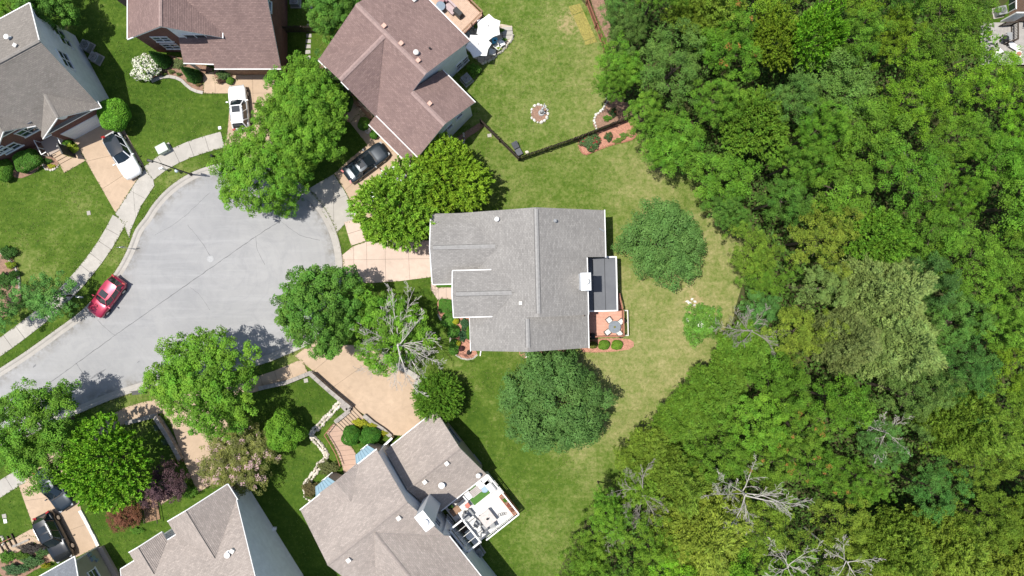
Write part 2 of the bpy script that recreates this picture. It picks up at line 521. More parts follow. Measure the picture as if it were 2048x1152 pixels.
# ---------------------------------------------------------------- street
def m_asphalt():
    t = NT('worn_pale_asphalt'); v = t.coord('World')
    big = t.noise(.10, v, 5, .6, .5); mid = t.noise(.55, v, 6, .7, 1.2); fine = t.noise(22, v, 2, .8)
    mp = t.n('ShaderNodeMapping'); t.l(v, mp.inputs[0]); mp.inputs['Rotation'].default_value = (0, 0, -.6); mp.inputs['Scale'].default_value = (.08, 1.1, 1)
    trk = t.noise(1.0, mp.outputs[0], 4, .65)
    # turning-circle scuffs left by tyres
    sub = t.n('ShaderNodeVectorMath', operation='SUBTRACT'); t.l(v, sub.inputs[0]); c = P2(455, 545); sub.inputs[1].default_value = (c.x, c.y, 0)
    ln = t.n('ShaderNodeVectorMath', operation='LENGTH'); t.l(sub.outputs[0], ln.inputs[0])
    rad = t.math('ADD', ln.outputs['Value'], t.math('MULTIPLY', t.noise(.25, v, 2), 1.6))
    cb = t.n('ShaderNodeCombineXYZ'); t.l(rad, cb.inputs[0])
    ring = t.noise(2.2, cb.outputs[0], 3, .7)
    col = t.ramp(big, [(.3, (.270, .272, .276)), (.7, (.345, .343, .340))])
    col = t.mix(t.maprange(mid, .45, .72, 0, .55), col, (.235, .238, .246))
    col = t.mix(t.maprange(trk, .50, .72, 0, .5), col, (.39, .39, .393))
    col = t.mix(t.maprange(ring, .50, .72, 0, .26), col, (.235, .238, .246))
    col = t.mix(t.maprange(fine, .35, .75, 0, .22), col, (.20, .20, .21))
    spot = t.maprange(t.noise(.45, v, 6, .8, 2.0), .63, .74, 0, .5)
    col = t.mix(spot, col, (.19, .19, .195))
    edge = t.n('ShaderNodeAttribute', attribute_name='gutter').outputs['Fac']
    dirt = t.math('MULTIPLY', edge, t.maprange(t.noise(.9, v, 5, .75), .42, .66))
    col = t.mix(t.math('MULTIPLY', dirt, 1.0), col, (.17, .155, .13))
    t.bsdf(col, .88, 0, .22, t.bump(fine, .3, .006)); return t.m

C0 = Vector((475, 535)); RAD = 196
edge = [(-140, 845), (0, 754), (57, 717), (117, 674), (177, 629), (222, 579), (250, 541), (271, 500), (284, 466)]
a0 = math.atan2(441 - 535, 300 - 475); a1 = math.atan2(677 - 535, 609 - 475)
while a1 < a0: a1 += 2 * math.pi
for k in range(40):
    a = a0 + (a1 - a0) * k / 39; edge.append((C0.x + RAD * math.cos(a), C0.y + RAD * math.sin(a)))
edge += [(566, 697), (519, 715), (420, 738), (313, 757), (235, 780), (163, 809), (80, 846), (0, 884), (-140, 953)]
EDGE = [P2(*p) for p in edge]
EDGE = resample(smooth_line(EDGE, 3), .5)
def offset(line, d):
    out = []
    for i, p in enumerate(line):
        t = (line[min(i + 1, len(line) - 1)] - line[max(i - 1, 0)]).normalized()
        out.append(p + Vector((-t.y, t.x)) * d)
    return out
def make_road():
    # rings of the outline shrunk inwards, so that the dirt that gathers by the kerb can be stored on the mesh
    b = MB(); n = len(EDGE); inner = []
    for d in (0, -.45, -1.1):
        inner.append([Vector((p.x, p.y)) for p in (EDGE if d == 0 else offset(EDGE, d))])
    vs = [(p.x, p.y, .01) for L in inner for p in L]; fs = []
    for j in range(2):
        for i in range(n - 1): fs.append((j * n + i, (j + 1) * n + i, (j + 1) * n + i + 1, j * n + i + 1)[::-1])
    fs.append(tuple(range(2 * n, 3 * n)))
    b.raw(vs, fs); o = b.build('road', m_asphalt())
    bm = bmesh.new(); bm.from_mesh(o.data); bmesh.ops.triangulate(bm, faces=[f for f in bm.faces if len(f.verts) > 4]); bmesh.ops.recalc_face_normals(bm, faces=bm.faces[:]); bm.to_mesh(o.data); bm.free()
    if o.data.polygons[0].normal.z < 0: o.data.flip_normals()
    at = o.data.attributes.new('gutter', 'FLOAT', 'POINT'); at.data.foreach_set('value', np.concatenate([np.full(n, 1.0), np.full(n, .55), np.zeros(n)]).astype(np.float32))
    return tag(o, kind='structure')

make_road()
# the edge runs clockwise on the ground, so +offset is outside the road
def kerb():
    prof = [(-.0, .013), (.34, .026), (.42, .085), (.50, .115), (.68, .118), (.72, .10), (.72, -.02)]
    lines = [offset(EDGE, d) for d, z in prof]
    b = MB(); n = len(EDGE); vs = []
    for L, (d, z) in zip(lines, prof): vs += [(p.x, p.y, z) for p in L]
    fs = []
    for j in range(len(prof) - 1):
        for i in range(n - 1):
            fs.append((j * n + i, j * n + i + 1, (j + 1) * n + i + 1, (j + 1) * n + i)[::-1])
    b.raw(vs, fs)
    return tag(b.build('kerb', M['conc']), kind='structure')
kerb()

def crack(name, pts, w=.035, seed=0):
    rnd = random.Random(seed)
    L = resample(smooth_line([P2(*p) for p in pts], 4), .35)
    L = [p + Vector((rnd.uniform(-.03, .03), rnd.uniform(-.03, .03))) for p in L]
    ws = [w * rnd.uniform(.5, 1.3) for _ in L]
    b = MB()
    for i in range(len(L) - 1):
        t = (L[i + 1] - L[i]).normalized(); nn = Vector((-t.y, t.x))
        b.face([(*(L[i] - nn * ws[i] / 2), .0145), (*(L[i + 1] - nn * ws[i + 1] / 2), .0145), (*(L[i + 1] + nn * ws[i + 1] / 2), .0145), (*(L[i] + nn * ws[i] / 2), .0145)])
    return b
tar = m_plain('crack_tar', (.13, .13, .135), .8, .2)
rd = bpy.data.objects['road']
for i, (pts, w) in enumerate([([(100, 765), (153, 727), (230, 671), (330, 600), (420, 537), (512, 473), (562, 441)], .055),
                              ([(153, 727), (162, 741), (172, 757)], .04), ([(375, 450), (400, 480), (425, 518)], .03), ([(512, 473), (515, 500), (530, 530)], .03),
                              ([(640, 480), (600, 470), (560, 441), (540, 420)], .03), ([(310, 470), (360, 440), (420, 385)], .025), ([(230, 671), (210, 655), (195, 640)], .025),
                              ([(420, 620), (400, 590), (380, 575)], .022)]):
    crack('crack', pts, w, i).build('crack', tar, rd)
b = MB(); c = P2(421, 518); b.cyl((c.x, c.y, .0145), .33, .006, 20); 
o = b.build('manhole_cover', m_plain('cast_iron', (.33, .335, .34), .6, .2, 14)); tag(o, 'round metal manhole cover set in the pale road of the turning circle', 'manhole cover')
# tyre and oil marks
for i, (pts, w) in enumerate([([(178, 760), (196, 748), (212, 738)], .22), ([(184, 765), (205, 752)], .12), ([(72, 729), (66, 735)], .2), ([(240, 756), (248, 752)], .18), ([(275, 725), (279, 722)], .15)]):
    L = resample(smooth_line([P2(*p) for p in pts], 4), .2); b = MB()
    for k in range(len(L) - 1):
        t = (L[k + 1] - L[k]).normalized(); nn = Vector((-t.y, t.x)); f = lambda j: w * .5 * math.sin(math.pi * (j + .3) / (len(L) - .4)) * random.uniform(.7, 1.2)
        wa, wb = f(k), f(k + 1)
        b.face([(*(L[k] - nn * wa), .0145), (*(L[k + 1] - nn * wb), .0145), (*(L[k + 1] + nn * wb), .0145), (*(L[k] + nn * wa), .0145)])
    b.build('oil_stain', m_plain('oil_stain', (.17, .172, .18), .7, .3), rd)

# ---------------------------------------------------------------- pavements made of slabs, driveways of panels
def slab_ribbon(name, pts, width, mat, step=1.5, z=.06, gap=.03, w2=None):
    line = resample(smooth_line([P2(*p) for p in pts], 8), step)
    base = MB(); L = offset(line, width / 2 - .02); R = offset(line, -width / 2 + .02)
    base.face([(*p, z - .035) for p in L] + [(*p, z - .035) for p in reversed(R)])
    root = tag(base.build(name, M['joint']), kind='structure')
    mats = mat if isinstance(mat, list) else [mat]
    L = offset(line, width / 2); R = offset(line, -width / 2)
    for i in range(len(line) - 1):
        t = (line[i + 1] - line[i]).normalized() * gap / 2
        b = MB(); dz = random.uniform(-.004, .004)
        b.prism([L[i] + t, L[i + 1] - t, R[i + 1] - t, R[i] + t], z - .06, z + dz)
        b.build('slab', mats[i % len(mats)], root)
    return root
slab_ribbon('sidewalk', [(446, 279), (410, 289), (367, 304), (325, 326), (298, 347)], 1.6, M['walk'])
slab_ribbon('sidewalk', [(240, 437), (218, 478), (196, 511), (170, 544), (147, 571), (118, 600), (85, 630), (11, 687), (-60, 733)], 1.55, M['walk'])
slab_ribbon('sidewalk', [(703, 440), (717, 487)], 1.5, M['tan2'])
slab_ribbon('sidewalk', [(610, 731), (548, 757), (480, 777), (400, 795), (300, 816), (250, 831), (190, 866), (130, 900), (95, 922)], 1.45, M['tan'])
slab_ribbon('sidewalk', [(45, 950), (0, 978), (-60, 1014)], 1.5, M['walk'])

def clip(poly, a, b):
    """keep the part of poly on the left of a->b"""
    out = []; d = b - a
    side = lambda p: d.x * (p.y - a.y) - d.y * (p.x - a.x)
    for i in range(len(poly)):
        p, q = poly[i], poly[(i + 1) % len(poly)]; sp, sq = side(p), side(q)
        if sp >= 0: out.append(p)
        if (sp > 0) != (sq > 0) and abs(sp - sq) > 1e-9: out.append(p.lerp(q, sp / (sp - sq)))
    return out

def paved(name, poly, mat, cuts=(), z=.055, gap=.02, part='panel'):
    """one paved area cut into panels along joint lines (pairs of photograph points)"""
    poly = [P2(*p) for p in poly]
    if poly_area(poly) < 0: poly.reverse()
    root = sheet(name, poly, z - .04, M['joint'])
    pieces = [poly]
    for p, q in cuts:
        a, bb = P2(*p), P2(*q); n = Vector((-(bb - a).y, (bb - a).x)).normalized() * gap / 2
        new = []
        for pc in pieces:
            for r in (clip(pc, a + n, bb + n), clip(pc, bb - n, a - n)):
                if len(r) > 2 and abs(poly_area(r)) > .05: new.append(r)
        pieces = new
    for r in pieces:
        b = MB(); b.prism(r, z - .055, z + random.uniform(-.003, .003)); b.build(part, mat, root)
    return root

# driveway of the grey roofed brick house, with its pale apron
paved('driveway', [(140, 277), (238, 226), (250, 262), (290, 335), (232, 426), (173, 323), (157, 292)], M['tan'], [((173, 323), (270, 300)), ((205, 378), (285, 326))])
paved('driveway_apron', [(231.5, 427.5), (290, 336.5), (307, 359), (309, 372), (283, 411), (262, 460), (259, 476), (247, 447)], M['walk'], [((262, 382), (300, 402)), ((272, 440), (268, 392))])
# driveway of the brick house with the porch
paved('driveway', [(408, 187), (406, 148), (428, 143), (430, 157), (472, 150), (548, 149), (552, 200), (556, 300), (540, 325), (500, 318), (455, 326), (449, 290), (455, 268), (462, 187)], M['tan'], [((430, 140), (431, 190)), ((455, 187), (560, 186)), ((505, 140), (510, 330)), ((440, 262), (570, 262))])
# driveway and apron by the mauve roofed house
paved('driveway', [(669, 347), (700, 318), (735, 290), (700, 245), (690, 215), (705, 200), (745, 245), (820, 318), (860, 320), (820, 360), (740, 440), (717, 434), (692, 384)], M['tan'], [((700, 318), (790, 400)), ((690, 380), (800, 290))])
paved('driveway_apron', [(617, 378), (668, 348), (691, 385), (716, 435), (692, 445), (670, 470), (660, 447), (640, 410)], M['walk'], [((640, 412), (700, 388)), ((667, 348), (668, 470))])
# driveway of the grey house in the middle
paved('driveway', [(685, 510), (706, 493), (731, 484), (800, 478), (870, 482), (870, 553), (800, 562), (740, 566), (690, 560), (686, 530)], M['tan2'],
      [((707, 470), (709, 600)), ((733, 470), (735, 600)), ((815, 470), (822, 600)), ((680, 520), (870, 517)), ((770, 470), (772, 600))])
paved('front_walk', [(862, 556), (876, 556), (876, 575), (912, 575), (912, 600), (876, 600), (862, 580)], M['tan2'], [((892, 560), (893, 610)), ((877, 560), (876.5, 610))], z=.051)
# driveway of the tan roofed house at the bottom
paved('driveway', [(590, 712), (627, 742), (703, 812), (733, 832), (778, 868), (815, 873), (850, 850), (838, 800), (832, 775), (837, 757), (781, 722), (740, 690), (680, 690), (632, 680)], M['tan'],
      [((627, 742), (690, 690)), ((664, 776), (770, 700))])
paved('driveway', [(90, 925), (37, 968), (68, 1055), (0, 1092), (-30, 1110), (-30, 1135), (0, 1120), (72, 1085), (105, 1124), (150, 1116), (200, 1090), (163, 1020), (150, 960), (125, 905)], M['tan'], [((60, 1000), (160, 985)), ((140, 1060), (190, 1042)), ((52, 1062), (90, 1100))])
paved('driveway', [(320, 820), (340, 840), (367, 918), (396, 985), (430, 965), (452, 900), (458, 850), (420, 800)], M['tan'], [((350, 872), (440, 838))])
# short walks
paved('front_walk', [(116, 322), (129, 346), (172, 321), (157, 293), (128, 298), (108, 305)], M['tan'])
# beds of mulch, slightly heaped
def bed(name, pts, mat, z=.05):
    return sheet(name, smooth_line([P2(*p) for p in pts], 3, True), z, mat, thick=.06)
bed('mulch_bed', [(304, 163), (324, 154), (343, 153), (362, 159), (377, 173), (390, 181), (407, 186), (407, 150), (426, 138), (370, 118), (335, 110), (305, 105), (300, 135)], M['bark_mulch'])
bed('mulch_bed', [(428, 142), (430, 164), (452, 168), (475, 160), (474, 142), (450, 134)], M['bark_mulch'])
bed('mulch_bed', [(1157, 281), (1166, 309), (1189, 303), (1222, 291), (1271, 275), (1263, 249), (1257, 238), (1200, 262)], M['mulch'])
bed('mulch_bed', [(1216, 196), (1206, 219), (1192, 231), (1186, 243), (1192, 257), (1225, 248), (1262, 233), (1270, 210), (1240, 190)], M['bark_mulch'])
bed('mulch_bed', [(877, 600), (905, 600), (944, 634), (952, 700), (955, 708), (945, 718), (925, 718), (908, 708), (903, 690), (902, 665), (885, 640), (876, 625)], M['mulch'])
bed('mulch_bed', [(1166, 704), (1258, 699), (1258, 678), (1180, 680)], M['mulch'], .045)
bed('mulch_bed', [(1046, 696), (1048, 716), (1105, 712), (1135, 700), (1135, 690)], M['mulch'], .04)
bed('mulch_bed', [(1062, 226), (1068, 214), (1082, 211), (1092, 218), (1095, 232), (1088, 242), (1074, 243), (1065, 237)], M['bark_mulch'])
bed('mulch_bed', [(5, 300), (30, 355), (70, 345), (85, 330), (100, 340), (120, 325), (105, 290), (60, 275)], M['bark_mulch'])
bed('mulch_bed', [(-5, 1140), (10, 1100), (30, 1085), (60, 1070), (92, 1090), (105, 1120), (70, 1140), (30, 1160)], M['bark_mulch'])
bed('mulch_bed', [(-20, 495), (10, 508), (35, 530), (42, 575), (38, 610), (0, 640), (-20, 640)], M['bark_mulch'])
bed('mulch_bed', [(690, 130), (640, 125), (640, 175), (670, 225), (700, 245), (720, 230), (760, 270), (790, 300), (800, 290), (740, 230), (715, 195)], M['bark_mulch'])
bed('mulch_bed', [(960, 245), (900, 285), (870, 310), (880, 325), (915, 305), (930, 280), (965, 255)], M['bark_mulch'], .03)
bed('mulch_bed', [(1181, 0), (1222, 98), (1235, 110), (1225, 70), (1200, -20)], M['bark_mulch'])
# ================================================================ HOUSES
SH = {
 'grey': m_shingle('grey_shingles', (.340, .326, .308), (.243, .232, .220), (.14, .136, .132)),
 'mauve': m_shingle('mauve_shingles', (0.304, 0.21, 0.189), (0.202, 0.138, 0.129), (0.11, 0.083, 0.078)),
 'tan': m_shingle('tan_shingles', (.440, .382, .342), (.305, .268, .243), (.185, .160, .146)),
 'taupe': m_shingle('taupe_shingles', (0.294, 0.267, 0.239), (0.21, 0.192, 0.172), (0.126, 0.116, 0.107)),
 'blue': m_shingle('blue_grey_shingles', (.22, .24, .265), (.165, .18, .20), (.11, .115, .125)),
}
CAPC = {k: m_plain('ridge_cap_' + k, c, .9, .15, 5) for k, c in
        {'grey': (.29, .282, .272), 'mauve': (.31, .225, .205), 'tan': (.29, .25, .225), 'taupe': (.24, .22, .20), 'blue': (.2, .21, .23)}.items()}

def plane_z(poly, x, y):
    a, b, c = poly[0], poly[1], poly[2]
    n = (b - a).cross(c - a)
    if abs(n.z) < 1e-6: return max(p.z for p in poly)
    return a.z - (n.x * (x - a.x) + n.y * (y - a.y)) / n.z

class House:
    def __init__(s, name, label, frame, origin, cat='house'):
        s.F = frame
        s.loc = frame(*origin, 0)
        s.root = empty(name, s.loc, label, cat)
        s.polys = []; s.sh = None
    def V(s, pts): return [s.F(*p) for p in pts]
    def roof(s, polys, sh, trim='white', thick=.17, name='roof'):
        polys = [s.V(p) for p in polys]
        out = []
        for p in polys:
            if poly_area(p) < 0: p = list(reversed(p))
            out.append(p)
        polys = out
        key = lambda p: (round(p.x, 2), round(p.y, 2), round(p.z, 2))
        cnt = {}
        for p in polys:
            for i in range(len(p)):
                e = frozenset((key(p[i]), key(p[(i + 1) % len(p)]))); cnt[e] = cnt.get(e, 0) + 1
        b = MB()
        for p in polys:
            n = Vector((0, 0, 0))
            for i in range(len(p)): n += p[i].cross(p[(i + 1) % len(p)])
            n.normalize()
            h = Vector((0, 0, 1)).cross(n)
            h = Vector((1, 0, 0)) if h.length < 1e-3 else h.normalized()
            w = n.cross(h)
            b.face(p, 0, [(q.dot(h), q.dot(w)) for q in p])
            dn = Vector((0, 0, -thick))
            b.face([q + dn for q in reversed(p)], 1)
            for i in range(len(p)):
                q, r = p[i], p[(i + 1) % len(p)]
                if cnt[frozenset((key(q), key(r)))] == 1: b.face([q, q + dn, r + dn, r], 1)
        s.polys += polys
        if isinstance(sh, str): s.shingles(polys, SH[sh])
        return b.build(name, [SH[sh] if isinstance(sh, str) else sh, M[trim]], s.root, local=s.loc), polys
    def shingles(s, polys, mat, course=.145, thick=.022):
        """courses of overlapping tabs, each with a butt edge that stands proud of the course below"""
        b = MB(); rnd = random.Random(len(s.polys) * 13)
        V2 = lambda x, y: Vector((x, y))
        for p in polys:
            n = Vector((0, 0, 0))
            for i in range(len(p)): n += p[i].cross(p[(i + 1) % len(p)])
            n.normalize(); hh = Vector((0, 0, 1)).cross(n)
            if hh.length < 1e-3: continue
            hh.normalize(); w = n.cross(hh); d = p[0].dot(n)
            q = [V2(a.dot(hh), a.dot(w)) for a in p]
            v0 = math.floor(min(a.y for a in q) / course); v1 = math.ceil(max(a.y for a in q) / course)
            for k in range(v0, v1):
                lo, hi = k * course, (k + 1) * course
                band = clip(clip(q, V2(-1e3, lo), V2(1e3, lo)), V2(1e3, hi), V2(-1e3, hi))
                if len(band) < 3: continue
                u0, u1 = min(a.x for a in band), max(a.x for a in band); u = u0 - rnd.uniform(0, .6)
                while u < u1:
                    un = u + rnd.uniform(.45, 1.0)
                    tab = clip(clip(band, V2(u, 1e3), V2(u, -1e3)), V2(un, -1e3), V2(un, 1e3))
                    u = un
                    if len(tab) < 3 or abs(poly_area(tab)) < 1e-3: continue
                    e = rnd.uniform(0, .008)
                    P3 = lambda a, t: hh * a.x + w * a.y + n * (d + t)
                    tt = lambda a: .004 + (thick + e) * (hi - a.y) / course
                    b.face([P3(a, tt(a)) for a in tab], 0, [(a.x, a.y) for a in tab])
                    for i in range(len(tab)):
                        a, c = tab[i], tab[(i + 1) % len(tab)]
                        if abs(a.y - lo) < 1e-4 and abs(c.y - lo) < 1e-4: b.face([P3(a, 0), P3(c, 0), P3(c, tt(c)), P3(a, tt(a))], 0, [(a.x, a.y - .01), (c.x, c.y - .01), (c.x, c.y), (a.x, a.y)])
        if b.f: tag(b.build('shingles', mat, s.root, local=s.loc), kind='stuff')
    def zroof(s, x, y, polys=None):
        zs = [plane_z(p, x, y) for p in (polys or s.polys) if in_poly(x, y, p)]
        return max(zs) if zs else None
    def walls(s, outline, polys, mat, fallback=3.0, name='wall', drop=.16, base=0.0):
        pts = [s.F(u, v, 0) for u, v in outline]
        if poly_area(pts) < 0: pts.reverse()
        b = MB(); cx = sum(p.x for p in pts) / len(pts); cy = sum(p.y for p in pts) / len(pts)
        run = 0.0
        for i in range(len(pts)):
            p, q = pts[i], pts[(i + 1) % len(pts)]
            L = (q - p).length; n = max(1, int(L / .3)); prev = None
            for k in range(n + 1):
                r = p.lerp(q, k / n)
                z = s.zroof(r.x + (cx - r.x) * .002, r.y + (cy - r.y) * .002, polys)
                z = fallback if z is None else z - drop
                cur = (r, z, run + L * k / n)
                if prev: b.face([(prev[0].x, prev[0].y, base), (r.x, r.y, base), (r.x, r.y, z), (prev[0].x, prev[0].y, prev[1])], 0,
                                [(prev[2], base), (cur[2], base), (cur[2], z), (prev[2], prev[1])])
                prev = cur
            run += L
        return b.build(name, mat, s.root, local=s.loc)
    def line(s, name, edges, w=.085, h=.12, mat='white', dz=-.04):
        for e in edges:
            b = MB(); p, q = s.F(*e[0]), s.F(*e[1])
            b.bar(p + Vector((0, 0, dz)), q + Vector((0, 0, dz)), w, h)
            b.build(name, M[mat], s.root, local=s.loc)
    def gutter(s, *edges): s.line('gutter', edges)
    def trim(s, *edges): s.line('rake_trim', edges, .09, .10, 'white', .0)
    def cap(s, sh, *edges, w=.30):
        for e in edges:
            p, q = s.F(*e[0]), s.F(*e[1]); d = (q - p); L = d.length; d.normalize()
            side = Vector((-d.y, d.x, 0)).normalized() * w / 2
            b = MB(); n = max(1, int(L / 1.0))
            for k in range(n):       # overlapping cap shingles
                a, c = p + d * (L * k / n), p + d * (L * (k + 1) / n + .02)
                up = Vector((0, 0, .075)); lo = Vector((0, 0, .062 - w * .25)); st = Vector((0, 0, .012))
                b.face([a + side + lo, a + up, c + up + st, c + side + lo + st]); b.face([a + up, a - side + lo, c - side + lo + st, c + up + st])
            b.build('ridge_cap', CAPC[sh], s.root, local=s.loc)
    def onroof(s, px, py):
        h = 5.0
        for _ in range(8):
            p = W(px, py, h); z = s.zroof(p.x, p.y)
            if z is None: break
            h = z
        return W(px, py, h)
    def box_vent(s, px, py, size=.42, mat='white', rz=0):
        p = s.onroof(px, py); b = MB()
        b.box(p + Vector((0, 0, .10)), (size, size, .26), rz, taper=.8); b.box(p + Vector((0, 0, .25)), (size * 1.05, size * 1.05, .05), rz)
        b.build('roof_vent', M[mat], s.root, local=s.loc)
    def pipe_vent(s, px, py, mat='white', r=.09, h=.5):
        p = s.onroof(px, py); b = MB()
        b.cyl(p + Vector((0, 0, -.1)), r * 2.2, .16, 12, r2=r * 1.1); b.cyl(p + Vector((0, 0, .0)), r, h, 10); b.cyl(p + Vector((0, 0, h)), r * 1.9, .09, 12, r2=r * .7)
        b.build('vent_pipe', M[mat], s.root, local=s.loc)
    def on_wall(s, a, bb, px, py):
        """where the sight line through a photograph point meets an upright wall"""
        A, B = s.F(*a, 0), s.F(*bb, 0); d = (B - A).normalized(); n = Vector((d.y, -d.x, 0))
        G = W(px, py, 0); t = n.dot(A) / n.dot(G); h = CAM_H * (1 - t)
        mid = A.lerp(B, .5)
        if n.dot(mid - s.loc) < 0: n = -n
        return Vector((G.x * t, G.y * t, h)), d, n
    def window(s, a, bb, px, py, w=.95, hh=1.4, cols=1, rows=2, mat='white', z=None, part='window'):
        p, d, n = s.on_wall(a, bb, px, py)
        if z is not None: p.z = z
        up = Vector((0, 0, 1)); f = .075
        b = MB()
        def rect(cx, cz, ww, h2, dep, o): 
            c = p + d * cx + up * cz + n * o
            b.bar(c - d * ww / 2, c + d * ww / 2, dep, h2)
        rect(0, hh / 2, w + 2 * f, f * 1.5, .10, .03); rect(0, -hh / 2, w + 2 * f + .1, f * 1.5, .14, .045)
        rect(-w / 2, 0, f, hh, .10, .03); rect(w / 2, 0, f, hh, .10, .03)
        for k in range(1, cols): rect(-w / 2 + w * k / cols, 0, f * .8, hh, .08, .025)
        for k in range(1, rows): rect(0, -hh / 2 + hh * k / rows, w, .045, .07, .02)
        o = b.build(part, M[mat], s.root, local=s.loc)
        for ci in range(cols):
            for ri in range(rows):
                g = MB(); ww, h2 = w / cols - f * .8, hh / rows - .045
                c = p + d * (-w / 2 + w * (ci + .5) / cols) + up * (-hh / 2 + hh * (ri + .5) / rows) + n * .012
                g.face([c - d * ww / 2 - up * h2 / 2, c + d * ww / 2 - up * h2 / 2, c + d * ww / 2 + up * h2 / 2, c - d * ww / 2 + up * h2 / 2])
                g.build('pane', M['glass'], o, local=s.loc)
        return o
    def panel_door(s, a, bb, px, py, w, hh, z, mat='white', name='garage_door', rows=4, cols=1):
        p, d, n = s.on_wall(a, bb, px, py); p.z = z + hh / 2
        b = MB(); up = Vector((0, 0, 1))
        for k in range(rows):
            c = p + up * (-hh / 2 + hh * (k + .5) / rows) + n * .03
            b.bar(c - d * w / 2, c + d * w / 2, .06, hh / rows - .025)
        b.bar(p - d * (w / 2 + .06) + up * -hh / 2, p - d * (w / 2 + .06) + up * hh / 2, .12, .12, up=n)
        b.bar(p + d * (w / 2 + .06) + up * -hh / 2, p + d * (w / 2 + .06) + up * hh / 2, .12, .12, up=n)
        b.bar(p - d * (w / 2 + .12) + up * (hh / 2 + .06), p + d * (w / 2 + .12) + up * (hh / 2 + .06), .12, .12)
        return b.build(name, M[mat], s.root, local=s.loc)
    def local_box(s, name, u, v, z0, z1, su, sv, mat, parent=None, bevel=0):
        b = MB(); q = [s.F(u + a * su / 2, v + c * sv / 2, 0) for a, c in ((-1, -1), (1, -1), (1, 1), (-1, 1))]
        b.prism(q, z0, z1); return b.build(name, M[mat] if isinstance(mat, str) else mat, parent or s.root, local=s.loc, bevel=bevel)

def frame_px(U, V):
    """axes given as they run in the photograph (down is +)"""
    return lambda u, v, h=0.0: Vector((u * U[0] + v * V[0], -(u * U[1] + v * V[1]), h))

# ---------------------------------------------------------------- the grey house in the middle
th = math.radians(1.4)
F4 = lambda x, y, h=0.0: Vector((x * math.cos(th) - y * math.sin(th), x * math.sin(th) + y * math.cos(th), h))
H = House('grey_house', 'large grey shingled house with flat dark sunroom roof at the centre of the picture', F4, (1.5, 1.0))
r = .455; RX = 2.28; ZR = 8.6
zw = lambda x: ZR - r * (RX - x)
ze = lambda x, x0=2.28, z0=8.6: z0 - .58 * (x - x0)
roof, main = H.roof([
    [(RX, 7.02, ZR), (-4.4, 7.02, zw(-4.4)), (-3.9, -5.66, zw(-3.9)), (1.29, -5.68, zw(1.29)), (1.29, -2.61, zw(1.29)), (RX, -2.61, ZR)],
    [(RX, 7.02, ZR), (RX, -2.61, ZR), (6.9, -2.61, ze(6.9)), (6.9, 2.67, ze(6.9)), (8.75, 2.68, ze(8.75)), (8.75, 7.03, ze(8.75))],
    [(1.29, -2.61, zw(1.29)), (1.29, -5.68, zw(1.29)), (6.98, -5.74, ze(6.98, 1.29, zw(1.29))), (6.98, -2.55, ze(6.98, 1.29, zw(1.29)))]], 'grey')
GZ, GE, MZ, ME = 7.05, 5.6, 7.68, 6.75
xj = lambda z: RX - (ZR - z) / r
_, gar = H.roof([
    [(-7.28, 3.80, GZ), (xj(GZ), 3.80, GZ + .02), (xj(GE), 7.0, GE + .02), (-7.28, 7.0, GE)],
    [(-7.28, 3.80, GZ), (-7.28, .54, GE - .02), (xj(GE), .54, GE), (xj(GZ), 3.80, GZ + .02)]], 'grey', name='garage_roof')
_, mid = H.roof([
    [(-5.31, -.42, MZ), (xj(MZ), -.42, MZ + .02), (xj(ME), 1.66, ME + .02), (-5.31, 1.66, ME)],
    [(-5.31, -.42, MZ), (-5.31, -2.49, ME), (xj(ME), -2.49, ME + .02), (xj(MZ), -.42, MZ + .02)]], 'grey', name='porch_roof')
H.walls([(-3.5, 6.6), (8.4, 6.6), (8.4, 3.0), (6.6, 3.0), (6.6, -5.35), (-3.5, -5.35)], main, M['bricktan'])
H.walls([(-6.95, 6.6), (-3.6, 6.6), (-3.6, .9), (-6.95, .9)], gar, M['bricktan'])
H.walls([(-4.95, 1.3), (-2.0, 1.3), (-2.0, -2.12), (-4.95, -2.12)], mid, M['bricktan'])
e1, e2, e3 = ze(8.75), ze(6.9), ze(6.98, 1.29, zw(1.29))
H.gutter(((8.8, 7.07, e1), (8.8, 2.62, e1)), ((6.95, 2.62, e2), (6.95, 1.2, e2)), ((6.95, -.4, e2), (6.95, -2.6, e2)), ((7.03, -2.6, e3), (7.03, -5.78, e3)),
         ((-7.28, .49, GE), (-5.3, .49, GE)), ((-5.36, 1.71, ME), (xj(ME) - .05, 1.71, ME)), ((-5.36, -2.54, ME), (xj(ME) - .05, -2.54, ME)), ((-3.94, -2.55, zw(-3.9) - .03), (-3.94, -5.72, zw(-3.9) - .03)))
H.trim(((-7.32, .54, GE), (-7.32, 3.80, GZ)), ((-7.32, 3.80, GZ), (-7.32, 7.0, GE)), ((-5.35, -.42, MZ), (-5.35, 1.66, ME)), ((-5.35, -.42, MZ), (-5.35, -2.49, ME)))
